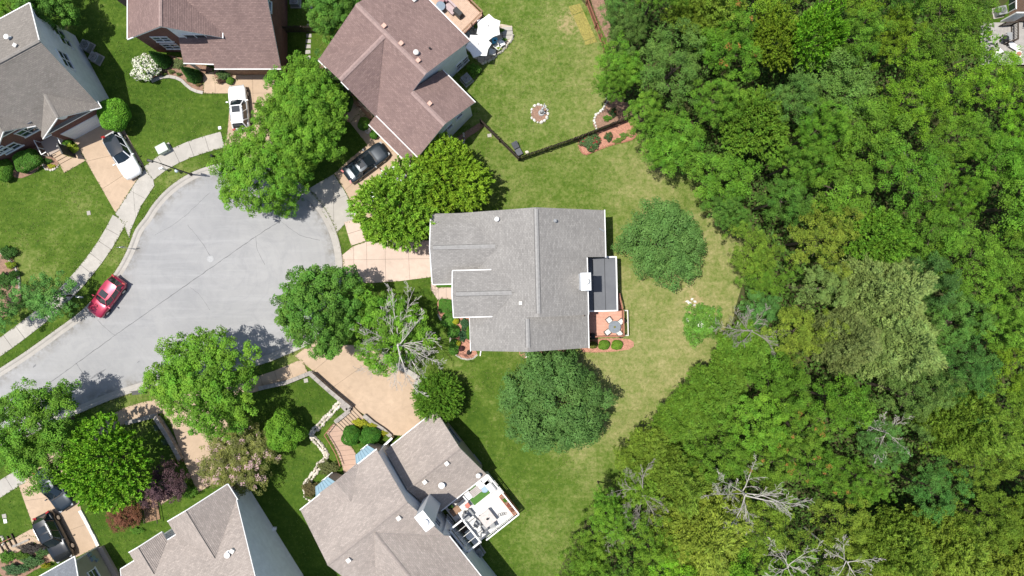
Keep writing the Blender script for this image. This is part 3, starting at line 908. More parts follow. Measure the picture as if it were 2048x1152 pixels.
# raised ridge vents with a slot at each side
for e in [((RX, 6.9, ZR), (RX, -2.3, ZR)), ((1.29, -2.75, zw(1.29)), (1.29, -5.3, zw(1.29))), ((-7.0, 3.80, GZ), (xj(GZ) - .3, 3.80, GZ)), ((-5.0, -.42, MZ), (xj(MZ) - .3, -.42, MZ))]:
    p, q = F4(*e[0]), F4(*e[1]); d = (q - p).normalized(); sd = Vector((-d.y, d.x, 0))
    b = MB(); up = Vector((0, 0, .065)); w = .17; lo = Vector((0, 0, -.02))
    b.face([p + sd * w + lo, p + up, q + up, q + sd * w + lo]); b.face([p + up, p - sd * w + lo, q - sd * w + lo, q + up])
    for sg in (-1, 1): b.face([p + sd * w * sg + lo, q + sd * w * sg + lo, q + sd * w * sg - up * 1.6, p + sd * w * sg - up * 1.6])
    o = b.build('ridge_vent', CAPC['grey'], H.root, local=H.loc)
    b = MB()
    for sg in (-1, 1): b.bar(p + sd * (w + .02) * sg - Vector((0, 0, .075)), q + sd * (w + .02) * sg - Vector((0, 0, .075)), .045, .05)
    b.build('slot', M['dark'], o, local=H.loc)
# flat roofed sunroom
b = MB(); q = [F4(*p) for p in ((6.62, 2.70), (9.98, 2.70), (9.98, -2.36), (6.62, -2.36))]
b.prism(q, 2.86, 3.08)
def m_membrane():
    t = NT('dark_roofing_membrane'); v = t.coord('World')
    c = t.mix(t.maprange(t.noise(.5, v, 5, .7), .3, .7), (.105, .110, .122), (.150, .156, .168))
    c = t.mix(t.maprange(t.noise(14, v, 2, .8), .4, .8, 0, .4), c, (.13, .135, .14)); t.bsdf(c, .8, 0, .25); return t.m
mem = m_membrane()
o = b.build('sunroom_roof', mem, H.root, local=H.loc)
for x in (7.75, 8.9):
    b = MB(); b.bar(F4(x, 2.66, 3.085), F4(x, -2.32, 3.085), .07, .012); b.build('seam', m_plain('membrane_seam', (.05, .053, .058), .7), o, local=H.loc)
H.line('sunroom_trim', [((10.02, 2.78, 3.06), (10.02, -2.44, 3.06)), ((7.1, -2.4, 3.06), (9.95, -2.4, 3.06)), ((8.9, 2.74, 3.06), (9.95, 2.74, 3.06))], .12, .16)
b = MB(); q = [F4(*p) for p in ((6.62, 2.5), (9.8, 2.5), (9.8, -2.2), (6.62, -2.2))]; b.prism(q, 0, 2.86); b.build('sunroom_wall', M['sidingwhite'], H.root, local=H.loc)
# chimney chase, metal cap and flue, with its cricket
ch = H.local_box('chimney', 6.46, .40, 0, 8.85, .80, 1.44, 'sidingwhite')
H.local_box('chimney_cap', 6.46, .40, 8.85, 8.95, .90, 1.55, m_plain('pale_metal_cap', (.66, .69, .71), .4, .05), ch)
b = MB(); c = F4(6.48, .42, 8.95); b.cyl(c, .20, .28, 16); b.cyl(c + Vector((0, 0, .3)), .29, .10, 16, r2=.2); b.build('flue', M['offwhite'], ch, local=H.loc)
H.roof([[(6.1, 1.15, 6.40), (6.1, .4, 6.95), (5.25, .4, 6.90)], [(6.1, .4, 6.95), (6.1, -.35, 6.40), (5.25, .4, 6.90)]], 'grey', name='cricket')
H.box_vent(1041, 606, .28, 'offwhite'); H.pipe_vent(994, 439, 'white', .11, .45); H.pipe_vent(1110, 442, 'grey', .09, .35)
b = MB(); b.bar(H.onroof(1198, 457) + Vector((0, 0, .1)), H.onroof(1208, 463) + Vector((0, 0, .08)), .14, .12); b.build('downspout', M['grey'], H.root, local=H.loc)
b = MB(); b.bar(F4(-3.2, -5.85, .12), F4(-3.35, -6.7, .08), .10, .08); b.build('downspout', M['white'], H.root, local=H.loc)
H4 = H

# ---------------------------------------------------------------- mauve roofed house, top centre
F3 = frame_px((.70711, .70711), (-.70711, .70711))
H = House('mauve_roofed_house', 'house with a large mauve shingle roof and a row of pinkish vents, top centre', F3, (-21, -8))
_, main = H.roof([
    [(-27.5, -8.03, 8.1), (-27.5, -2.4, 5.5), (-14.65, -2.4, 5.5), (-14.65, -6.1, 7.21), (-18.78, -6.1, 7.21), (-18.78, -8.03, 8.1)],
    [(-27.5, -8.03, 8.1), (-18.78, -8.03, 8.1), (-18.78, -13.3, 5.7), (-27.5, -13.3, 5.7)]], 'mauve')
_, wing = H.roof([[(-14.65, -6.1, 7.21), (-18.95, -6.1, 7.21), (-18.95, -9.75, 4.9), (-14.65, -9.75, 4.9)]], 'mauve', name='wing_roof')
_, cg = H.roof([[(-23.8, -2.25, 8.02), (-20.1, -2.25, 5.52), (-20.1, -2.45, 5.54), (-23.8, -7.75, 8.04)],
                [(-23.8, -2.25, 8.02), (-23.8, -7.75, 8.04), (-27.52, -2.45, 5.54), (-27.52, -2.25, 5.52)]], 'mauve', name='cross_gable')
_, pent = H.roof([[(-20.7, -1.4, 3.2), (-14.65, -1.4, 3.2), (-14.65, -2.75, 3.95), (-20.7, -2.75, 3.95)]], 'mauve', name='garage_roof')
H.walls([(-27.15, -12.95), (-19.13, -12.95), (-19.13, -2.75), (-27.15, -2.75)], main + cg, M['sidingwhite'], 5.4)
H.walls([(-19.1, -9.4), (-15.0, -9.4), (-15.0, -2.75), (-19.1, -2.75)], main[:1] + wing, M['sidingwhite'], 5.0)
H.walls([(-20.4, -2.75), (-15.0, -2.75), (-15.0, -1.75), (-20.4, -1.75)], pent, M['bricktan'], 3.0)
H.gutter(((-20.1, -2.36, 5.5), (-14.7, -2.36, 5.5)), ((-20.7, -1.34, 3.2), (-14.65, -1.34, 3.2)), ((-27.4, -13.36, 5.7), (-18.75, -13.36, 5.7)), ((-18.9, -9.81, 4.9), (-14.62, -9.81, 4.9)), ((-27.5, -2.2, 5.5), (-26.4, -2.2, 5.55)), ((-23.7, -2.2, 7.85), (-22.9, -2.2, 7.4)))
H.cap('mauve', ((-27.5, -8.03, 8.1), (-18.78, -8.03, 8.1)), ((-18.78, -6.1, 7.21), (-14.65, -6.1, 7.21)), ((-23.8, -2.25, 8.02), (-23.8, -7.75, 8.04)), w=.42)
pv = m_plain('pinkish_vent', (.55, .34, .27), .6, .1); M['pinkvent'] = pv
for p in ((734, 18), (769, 53), (803, 88), (837, 122), (860, 208)): H.box_vent(*p, .34, 'pinkvent', math.radians(45))
H.pipe_vent(833, 107, 'offwhite', .13, .4); H.pipe_vent(860, 98, 'dark', .05, .3); H.box_vent(829, 0, .4, 'offwhite', math.radians(45))
H.window((-19.13, -12), (-19.13, -3), 919, 131, .85, 1.5); H.window((-19.13, -12), (-19.13, -3), 929, 122, .85, 1.5)
H.window((-15.0, -9), (-15.0, -3), 918, 232, .75, 1.0, 1, 1); H.window((-15.0, -9), (-15.0, -3), 894, 258, 1.3, 1.1, 2, 1)
H3 = H

# ---------------------------------------------------------------- red brick house, top
F2 = lambda x, y, h=0.0: Vector((x, y, h))
H = House('brick_house', 'red brick house with mauve shingles and a white dormer behind the white flowering bush', F2, (-28, 27))
_, ga = H.roof([[(-35.8, 23.2, 4.75), (-31.2, 23.2, 7.9), (-31.2, 34, 7.9), (-35.8, 34, 4.75)],
                [(-31.2, 23.2, 7.9), (-26.9, 23.25, 5.0), (-26.9, 23.8, 5.0), (-29.0, 34, 6.4), (-31.2, 34, 7.9)]], 'mauve')
zm = lambda y: 3.0 + .74 * (y - 21.0)
_, gm = H.roof([[(-28.45, 21.0, 3.0), (-22.1, 21.0, 3.0), (-22.1, 28, zm(28)), (-31.0, 28, zm(28)), (-28.45, 24.4, zm(24.4))],
                [(-22.1, 28, zm(28)), (-22.1, 35, 3.0), (-31.0, 35, 3.0), (-31.0, 28, zm(28))]], 'mauve', name='garage_roof')
_, gp = H.roof([[(-31.45, 21.55, 3.0), (-28.45, 21.45, 3.0), (-28.45, 23.9, 4.15), (-31.45, 23.9, 4.15)]], 'mauve', name='porch_roof')
H.walls([(-35.4, 23.6), (-31.4, 23.6), (-31.4, 34), (-35.4, 34)], ga, M['brickred'], 5)
H.walls([(-31.41, 23.62), (-27.3, 23.62), (-27.3, 34), (-31.41, 34)], ga, M['sidingwhite'], 5, name='dormer_wall', base=4.0)
H.walls([(-28.2, 21.35), (-22.45, 21.35), (-22.45, 34), (-28.2, 34)], gm, M['brickred'], 3)
H.walls([(-31.2, 23.4), (-28.2, 23.4), (-28.2, 26), (-31.2, 26)], gp, M['brickred'], 3.6)
H.gutter(((-31.45, 21.5, 3.0), (-28.5, 21.4, 3.0)), ((-28.5, 20.95, 3.0), (-22.1, 20.95, 3.0)), ((-35.86, 23.2, 4.75), (-35.86, 33, 4.75)), ((-26.85, 23.2, 5.0), (-26.85, 23.8, 5.0)))
H.trim(((-35.8, 23.16, 4.75), (-35.0, 23.16, 5.3)))
H.cap('mauve', ((-31.2, 23.2, 7.9), (-31.2, 33, 7.9)))
H.window((-35, 23.6), (-31.4, 23.6), 324, 78, 1.5, 1.3, 2, 2); H.window((-35, 23.6), (-31.4, 23.6), 350, 97, 1.5, 1.4, 2, 2, z=1.7)
H.window((-31.4, 23.62), (-27.4, 23.62), 392, 73, 2.0, 1.2, 2, 1)
H.panel_door((-28, 21.35), (-22.6, 21.35), 512, 150, 4.6, 2.2, .02, 'wood')
H.panel_door((-31.2, 23.4), (-28.2, 23.4), 415, 110, .95, 2.1, .02, 'dark', 'front_door', 2)
H.window((-22.45, 22), (-22.45, 30), 537, 10, .9, 1.3)
b = MB(); b.box((-36.6, 28.1, 3.6), (1.2, 2.0, 7.2)); ch = b.build('chimney', M['brickred'], H.root, local=H.loc)
b = MB(); b.box((-36.6, 28.1, 7.24), (1.35, 2.15, .12)); b.build('chimney_cap', m_plain('terracotta_cap', (.34, .13, .10), .8), ch, local=H.loc)
for q in ((-28.32, 21.6, 1.5), (-31.2, 21.8, 1.5)): b = MB(); b.box(q, (.2, .2, 3.0)); b.build('porch_post', M['white'], H.root, local=H.loc)
H2 = H

# ---------------------------------------------------------------- grey roofed house, top left
F1 = frame_px((.88, -.475), (.475, .88))
H = House('grey_gabled_house', 'taupe roofed brick house with a pale side wall and white garage door, top left', F1, (-33, -38))
zf = lambda v: 8.8 - .99 * (v + 38.7)
_, main = H.roof([
    [(-26.1, -38.7, 8.8), (-48, -38.7, 8.8), (-48, -34.85, zf(-34.85)), (-31.95, -34.85, zf(-34.85)), (-31.95, -33.65, zf(-33.65)), (-26.1, -33.65, zf(-33.65))],
    [(-26.1, -38.7, 8.8), (-26.1, -43.3, 6.8), (-48, -43.3, 6.8), (-48, -38.7, 8.8)]], 'taupe')
_, gg = H.roof([[(-29.2, -33.45, 5.95), (-26.08, -33.45, 3.86), (-26.08, -33.75, 3.9), (-29.2, -35.85, 6.0)],
                [(-29.2, -33.45, 5.95), (-29.2, -35.85, 6.0), (-32.3, -33.75, 3.9), (-32.3, -33.45, 3.86)]], 'taupe', name='garage_gable')
_, gb = H.roof([[(-34.0, -34.55, 6.25), (-31.9, -34.55, 4.4), (-31.9, -35.0, 4.45), (-34.0, -36.2, 6.3)],
                [(-34.0, -34.55, 6.25), (-34.0, -36.2, 6.3), (-36.1, -35.0, 4.45), (-36.1, -34.55, 4.4)]], 'taupe', name='front_gable')
H.walls([(-26.45, -42.95), (-26.45, -33.9), (-32.0, -33.9), (-32.0, -42.95)], main + gg, M['sidingwhite'], 3.6, name='side_wall')
H.walls([(-26.43, -33.86), (-31.95, -33.86), (-31.95, -34.3), (-26.43, -34.3)], main + gg, M['brickred'], 3.6)
H.walls([(-32.02, -35.0), (-48, -35.0), (-48, -42.9), (-32.02, -42.9)], main + gb, M['brickred'], 4.3)
H.gutter(((-31.85, -34.5, 4.4), (-31.85, -35.4, 4.5)), ((-26.04, -33.42, 3.86), (-26.04, -34.1, 3.95)), ((-26.1, -43.36, 6.8), (-48, -43.36, 6.8)))
H.trim(((-26.06, -38.7, 8.8), (-26.06, -43.3, 6.8)), ((-29.2, -33.42, 5.95), (-32.3, -33.42, 3.86)), ((-34.0, -34.5, 6.25), (-36.1, -34.5, 4.4)),
       ((-31.9, -34.5, 4.4), (-32.6, -34.5, 4.95)), ((-26.1, -33.42, 3.86), (-26.9, -33.42, 4.4)), ((-32.3, -33.42, 3.86), (-31.4, -33.42, 3.86)))
H.cap('taupe', ((-26.1, -38.7, 8.8), (-46, -38.7, 8.8)), ((-29.2, -33.45, 5.95), (-29.2, -35.85, 6.0)), w=.3)
H.pipe_vent(20, 77, 'white', .12, .5); H.box_vent(33, 92, .3, 'offwhite', -.5)
sw = ((-26.45, -42), (-26.45, -34))
H.window(*sw, 77, 32, .8, 1.3); H.window(*sw, 118, 66, .85, 1.6, 1, 2); H.window(*sw, 131, 84, .85, 1.6, 1, 2); H.window(*sw, 131, 120, 1.7, 1.5, 2, 2)
fw = ((-26.4, -33.86), (-31.9, -33.86))
H.panel_door(*fw, 175, 250, 4.4, 2.15, .02)
fb = ((-32.1, -35.0), (-44, -35.0))
H.window(*fb, 55, 262, 1.6, 1.5, 2, 2); H.window(*fb, 20, 296, 1.8, 1.3, 2, 2); H.window(*fb, 2, 300, 1.2, 1.3, 2, 2)
H.panel_door((-32.02, -34.9), (-32.02, -36), 80, 285, .9, 2.05, .3, 'dark', 'front_door', 2)
p, d, n = H.on_wall(*fw, 126, 234)
b = MB(); 
for k in range(18):
    a = 2 * math.pi * k / 18; a2 = 2 * math.pi * (k + 1) / 18
    b.face([p + n * .05, p + n * .05 + d * .38 * math.cos(a) + Vector((0, 0, .38 * math.sin(a))), p + n * .05 + d * .38 * math.cos(a2) + Vector((0, 0, .38 * math.sin(a2)))])
b.build('gable_vent', M['white'], H.root, local=H.loc)
# porch slab, steps, white handrails
H.local_box('porch_slab', -33.2, -34.2, 0, .5, 2.2, 1.6, M['bricktan'])
for k in range(3): H.local_box('step', -33.1 + .25 * k * .2, -33.2 + .35 * k, 0, .4 - .13 * k, 1.7, .36, 'tan')
for du in (-1.15, 1.0):
    b = MB()
    for vv in (-35.0, -34.2, -33.4): b.bar(H.F(-33.2 + du, vv, .45), H.F(-33.2 + du, vv, 1.4), .06, .06)
    b.bar(H.F(-33.2 + du, -35.0, 1.42), H.F(-33.2 + du, -33.4, 1.42), .07, .07); b.bar(H.F(-33.2 + du, -33.4, 1.42), H.F(-33.2 + du * .55, -33.4, 1.42), .07, .07)
    b.build('handrail', M['white'], H.root, local=H.loc)
H1 = H

# ---------------------------------------------------------------- tan roofed house, bottom centre
F5 = frame_px((.783, -.622), (.622, .783))
H = House('tan_roofed_house', 'tan shingled house with two blue metal bay roofs and a white back deck, bottom centre', F5, (-20, 10))
_, main = H.roof([
    [(-27.95, 3.9, 5.6), (-19, 3.9, 5.6), (-19, 9.05, 8.2), (-27.95, 9.05, 8.2)],
    [(-27.95, 9.05, 8.2), (-19, 9.05, 8.2), (-19, 14.2, 5.6), (-27.95, 14.2, 5.6)]], 'tan')
_, cg = H.roof([[(-23.4, 3.75, 6.72), (-21.2, 3.75, 5.62), (-21.2, 3.95, 5.66), (-23.4, 6.1, 6.74)],
                [(-23.4, 3.75, 6.72), (-23.4, 6.1, 6.74), (-25.6, 3.95, 5.66), (-25.6, 3.75, 5.62)]], 'tan', name='front_gable')
_, bk = H.roof([[(-23, 9.4, 8.08), (-23, 25, 8.08), (-18.75, 25, 5.62), (-18.75, 14.2, 5.62)],
                [(-23, 9.4, 8.08), (-27.3, 14.2, 5.62), (-27.3, 25, 5.62), (-23, 25, 8.08)]], 'tan', name='rear_roof')
_, wg = H.roof([[(-19.2, 4.65, 3.0), (-13.0, 4.65, 3.0), (-13.0, 8.6, 5.2), (-19.2, 8.6, 5.2)],
                [(-19.2, 8.6, 5.2), (-13.0, 8.6, 5.2), (-13.0, 12.45, 3.0), (-19.2, 12.45, 3.0)]], 'tan', name='garage_roof')
H.walls([(-27.6, 4.3), (-19.35, 4.3), (-19.35, 13.85), (-27.6, 13.85)], main + cg, M['sidingwhite'], 5.5)
H.walls([(-26.9, 13.8), (-19.1, 13.8), (-19.1, 24.6), (-26.9, 24.6)], bk, M['sidingwhite'], 5.5)
H.walls([(-19.3, 5.05), (-13.35, 5.05), (-13.35, 12.05), (-19.3, 12.05)], wg, M['sidingtan'], 2.8)
H.gutter(((-28.0, 3.84, 5.6), (-25.6, 3.84, 5.6)), ((-21.3, 3.84, 5.6), (-18.95, 3.84, 5.6)), ((-18.7, 14.3, 5.6), (-18.7, 25, 5.6)), ((-18.5, 4.6, 3.0), (-12.95, 4.6, 3.0)), ((-18.6, 12.5, 3.0), (-12.95, 12.5, 3.0)))
H.cap('tan', ((-27.95, 9.05, 8.2), (-19, 9.05, 8.2)), ((-19.2, 8.6, 5.2), (-13, 8.6, 5.2)), ((-23, 9.4, 8.08), (-23, 24, 8.08)), w=.28)
ch = H.local_box('chimney', -18.5, 11.1, 0, 9.3, .85, 1.5, 'sidingwhite')
H.local_box('chimney_cap', -18.5, 11.1, 9.3, 9.4, .98, 1.64, 'white', ch)
b = MB(); c = F5(-18.5, 11.2, 9.4); b.cyl(c, .2, .25, 14); b.cyl(c + Vector((0, 0, .25)), .33, .12, 14, r2=.12); b.build('flue', M['white'], ch, local=H.loc)
for p in ((894, 926), (850, 963), (798, 1035), (698, 1119)): H.box_vent(*p, .36, 'offwhite', math.radians(38))
H.pipe_vent(884, 969, 'white', .16, .4); H.pipe_vent(957, 949, 'white', .12, .5)
gw = ((-13.35, 6), (-13.35, 12))
H.window(*gw, 908.5, 871, 1.7, 1.1, 2, 1, 'grey'); H.window(*gw, 955, 916, 1.1, 1.1, 1, 1, 'grey')
H.window((-19.35, 12.5), (-19.35, 13.9), 875, 1045, .7, 1.3); H.window((-19.1, 14), (-19.1, 20), 899, 1041, .8, 1.1, 1, 2)
H.window((-19.1, 14), (-19.1, 20), 908, 1076, 1.0, 1.7, 1, 2, 'grey'); H.window((-19.1, 14), (-19.1, 20), 918, 1089, 1.0, 1.7, 1, 2, 'grey')
bl = m_plain('pale_blue_standing_seam_metal', (.27, .40, .47), .38, .06, 2, metal=.35)
for uc in (-25.9, -21.0):
    wv, ov = 4.35, 3.2
    pts = [F5(uc - 1.35, wv, 3.3), F5(uc + 1.35, wv, 3.3), F5(uc + .75, ov, 2.75), F5(uc - .75, ov, 2.75)]
    b = MB(); dn = Vector((0, 0, -.09)); b.face([pts[3], pts[2], pts[1], pts[0]])
    for i in range(4): b.face([pts[i], pts[(i + 1) % 4], pts[(i + 1) % 4] + dn, pts[i] + dn])
    o = b.build('bay_roof', bl, H.root, local=H.loc)
    for k in range(7):
        f = k / 6; b = MB(); b.bar(pts[0].lerp(pts[1], f) + Vector((0, 0, .02)), pts[3].lerp(pts[2], f) + Vector((0, 0, .02)), .035, .06); b.build('seam', bl, o, local=H.loc)
    b = MB(); b.prism([F5(uc - 1.25, wv), F5(uc + 1.25, wv), F5(uc + .65, ov + .1), F5(uc - .65, ov + .1)], .3, 2.7); b.build('bay_wall', M['sidingtan'], H.root, local=H.loc)
    H.window((uc - .6, ov + .1), (uc + .6, ov + .1), *(lambda p: (1024 + p.x * PPM / (1 - 1.5 / CAM_H), 576 - p.y * PPM / (1 - 1.5 / CAM_H)))(F5(uc, ov + .1)), 1.1, 1.4, 2, 1)
H5 = H

# ---------------------------------------------------------------- mauve-tan house, bottom left
F6 = frame_px((.8486, -.529), (.529, .8486))
H = House('front_gabled_house', 'beige shingled house with two sharp front gables and a tall pale side wall, bottom left', F6, (-38, 8))
_, main = H.roof([[(-44.5, 2.95, 5.25), (-31.96, 2.95, 5.25), (-31.96, 10.6, 10.5), (-44.5, 10.6, 10.5)],
                  [(-44.5, 10.6, 10.5), (-31.96, 10.6, 10.5), (-31.96, 18, 5.4), (-44.5, 18, 5.4)]], 'tan')
_, ga = H.roof([[(-35.15, 1.5, 7.62), (-35.15, 6.45, 7.66), (-38.4, 3.05, 5.34), (-38.4, 1.5, 5.32)],
                [(-35.15, 1.5, 7.62), (-31.9, 1.5, 5.32), (-31.9, 3.05, 5.34), (-35.15, 6.45, 7.66)]], 'tan', name='large_gable')
_, gb = H.roof([[(-41.2, 2.05, 6.5), (-41.2, 4.85, 6.58), (-43.0, 2.95, 5.29), (-43.0, 2.05, 5.25)],
                [(-41.2, 2.05, 6.5), (-39.4, 2.05, 5.25), (-39.4, 2.95, 5.29), (-41.2, 4.85, 6.58)]], 'tan', name='small_gable')
H.walls([(-44.1, 3.3), (-32.9, 3.3), (-32.9, 17.6), (-44.1, 17.6)], main + ga + gb, M['sidingwhite'], 5.1)
H.walls([(-38.1, 1.85), (-32.88, 1.85), (-32.88, 3.5), (-38.1, 3.5)], ga + main, M['sidingwhite'], 5.1)
H.walls([(-42.7, 2.4), (-39.7, 2.4), (-39.7, 3.5), (-42.7, 3.5)], gb + main, M['sidingwhite'], 5.1)
H.trim(((-35.15, 1.46, 7.62), (-38.4, 1.46, 5.32)), ((-35.15, 1.46, 7.62), (-31.9, 1.46, 5.32)), ((-41.2, 2.0, 6.5), (-43.0, 2.0, 5.25)), ((-41.2, 2.0, 6.5), (-39.4, 2.0, 5.25)))
H.gutter(((-31.86, 1.46, 5.32), (-31.86, 3.2, 5.3)), ((-38.45, 2.9, 5.25), (-39.4, 2.9, 5.25)), ((-44.5, 2.9, 5.25), (-43.0, 2.9, 5.25)))
H.line('rake_trim', [((-31.93, 3.0, 5.27), (-31.93, 10.6, 10.5)), ((-44.53, 2.95, 5.25), (-44.53, 10.6, 10.5))], .07, .1)
H.line('ridge_flashing', [((-35.15, 1.5, 7.64), (-35.15, 6.45, 7.68)), ((-41.2, 2.05, 6.52), (-41.2, 4.85, 6.6))],   .06, .05, 'dark', .0)
H.box_vent(466, 1101, .35, 'offwhite', -.5); H.pipe_vent(457, 1108, 'white', .14, .35)
b = MB(); p, d, n = H.on_wall((-32.9, 4), (-32.9, 16), 548, 1058); b.box(p + n * .1, (.3, .3, .4)); b.build('wall_vent', M['white'], H.root, local=H.loc)
H6 = H

# ---------------------------------------------------------------- blue-grey roofed house in the corner
_U, _V, _C = (-.87, .49), (.49, .87), (-41.3, 25.4)
F7 = lambda u, v, h=0.0: Vector((_C[0] + u * _U[0] + v * _V[0], -(_C[1] + u * _U[1] + v * _V[1]), h))
H = House('blue_roofed_house', 'olive sided house with a blue grey shingle roof in the bottom left corner', F7, (4, 4))
_, main = H.roof([[(0, 0, 3.9), (9, 0, 3.9), (9, 4.6, 6.2), (0, 4.6, 6.2)], [(0, 4.6, 6.2), (9, 4.6, 6.2), (9, 9.2, 3.9), (0, 9.2, 3.9)]], 'blue')
H.walls([(.3, .35), (8.7, .35), (8.7, 8.9), (.3, 8.9)], main, M['sidingolive'], 3.8)
H.gutter(((-.05, -.06, 3.9), (9, -.06, 3.9))); H.trim(((-.05, 0, 3.92), (-.05, 4.6, 6.22)))
b = MB(); b.bar(H.F(.29, .34, 0), H.F(.29, .34, 3.7), .12, .12, up=Vector((1, 0, 0))); b.build('corner_board', M['offwhite'], H.root, local=H.loc)
b = MB(); q = [F7(*p) for p in ((.25, .4), (-.25, .5), (-.25, 8.5), (.25, 8.5))]; b.prism(q, 0, .35); b.build('foundation_ledge', M['bricktan'], H.root, local=H.loc)
ow = ((.3, 1), (.3, 8))
H.window(*ow, 187, 1150, 1.0, 1.2)
p, d, n = H.on_wall(*ow, 184, 1118)
for k, (dd, dz, sz) in enumerate(((0, 0, .45), (-.5, .1, .35), (.35, -.4, .28))):
    b = MB(); b.box(p + d * dd + Vector((0, 0, dz)) + n * .1, (sz, sz * .6, sz * 1.1), math.atan2(d.y, d.x)); b.build('meter_box', m_plain('blue_grey_meter', (.22, .28, .31), .5), H.root, local=H.loc)
H7 = H

# ---------------------------------------------------------------- tan brick house at the top right corner
F8 = lambda x, y, h=0.0: Vector((x, y, h))
H = House('tan_brick_house', 'tan brick house with white framed windows at the top right corner by the grey deck', F8, (53, 31))
_, main = H.roof([[(49.3, 26.1, 5.6), (60, 26.1, 5.6), (60, 31, 8), (49.3, 31, 8)], [(49.3, 31, 8), (60, 31, 8), (60, 36, 5.6), (49.3, 36, 5.6)]], 'taupe')
H.walls([(49.7, 26.5), (59.5, 26.5), (59.5, 35.5), (49.7, 35.5)], main, M['bricktan'], 5.4)
ew = ((49.7, 26.6), (49.7, 35)); sw = ((49.8, 26.5), (59, 26.5))
H.window(*ew, 2022, 8, 1.5, 1.5, 2, 1); H.panel_door(*sw, 2046, 25, 1.0, 2.1, .45, 'white', 'patio_door', 1); 
H.gutter(((49.25, 26.0, 5.6), (60, 26.0, 5.6)))
H8 = H
# ================================================================ TREES AND SHRUBS
def unit(a): return a / np.maximum(1e-9, np.linalg.norm(a, axis=-1, keepdims=True))

def leaf_mesh(name, C, A, B, tone, hue, bloom=None, mat=None):
    N = len(C)
    co = np.stack([C - A, C - B, C + A, C + B], 1).reshape(-1, 3).astype(np.float32)
    me = bpy.data.meshes.new(name)
    me.vertices.add(4 * N); me.vertices.foreach_set('co', co.ravel())
    me.loops.add(4 * N); me.loops.foreach_set('vertex_index', np.arange(4 * N, dtype=np.int32))
    me.polygons.add(N); me.polygons.foreach_set('loop_start', np.arange(N, dtype=np.int32) * 4)
    me.update(calc_edges=True)
    for n, a in (('tone', tone), ('hue', hue)) + ((('bloom', bloom),) if bloom is not None else ()):
        at = me.attributes.new(n, 'FLOAT', 'FACE'); at.data.foreach_set('value', np.clip(a, 0, 1).astype(np.float32))
    me.materials.append(mat or M['leaf'])
    return me

def oriented(C, nrm, size, rng, aspect=.62, spread=.55):
    """leaf axes for leaves whose faces look roughly along nrm"""
    N = len(C)
    n = unit(nrm + rng.normal(0, spread, (N, 3)))
    r = unit(rng.normal(0, 1, (N, 3)))
    a = unit(np.cross(n, r)); b = np.cross(n, a)
    s = size * rng.uniform(.7, 1.3, (N, 1))
    return a * s * .5, b * s * .5 * aspect

def rand_dirs(n, rng, zmin=-.25):
    z = rng.uniform(zmin, 1, n); t = rng.uniform(0, 2 * np.pi, n); r = np.sqrt(np.maximum(0, 1 - z * z))
    return np.stack([r * np.cos(t), r * np.sin(t), z], 1)

def even_dirs(n, rng, zmin=-.25, jit=.35):
    k = np.arange(n) + .5; z = 1 - (1 - zmin) * k / n; t = k * 2.39996 + rng.uniform(0, 6)
    z = np.clip(z + rng.normal(0, jit / np.sqrt(n), n), zmin, 1); t = t + rng.normal(0, jit * 2 / np.sqrt(n), n)
    r = np.sqrt(np.maximum(0, 1 - z * z)); return np.stack([r * np.cos(t), r * np.sin(t), z], 1)

def outline(rng, amp):
    ph = rng.uniform(0, 6.28, 6); am = rng.uniform(.4, 1, 6) * amp / np.array([1, 1, 1.3, 1.6, 2, 2.4])
    return lambda d: 1 + sum(am[i] * np.sin((i + 2) * np.arctan2(d[:, 1], d[:, 0]) + ph[i] + 1.3 * d[:, 2]) for i in range(6))

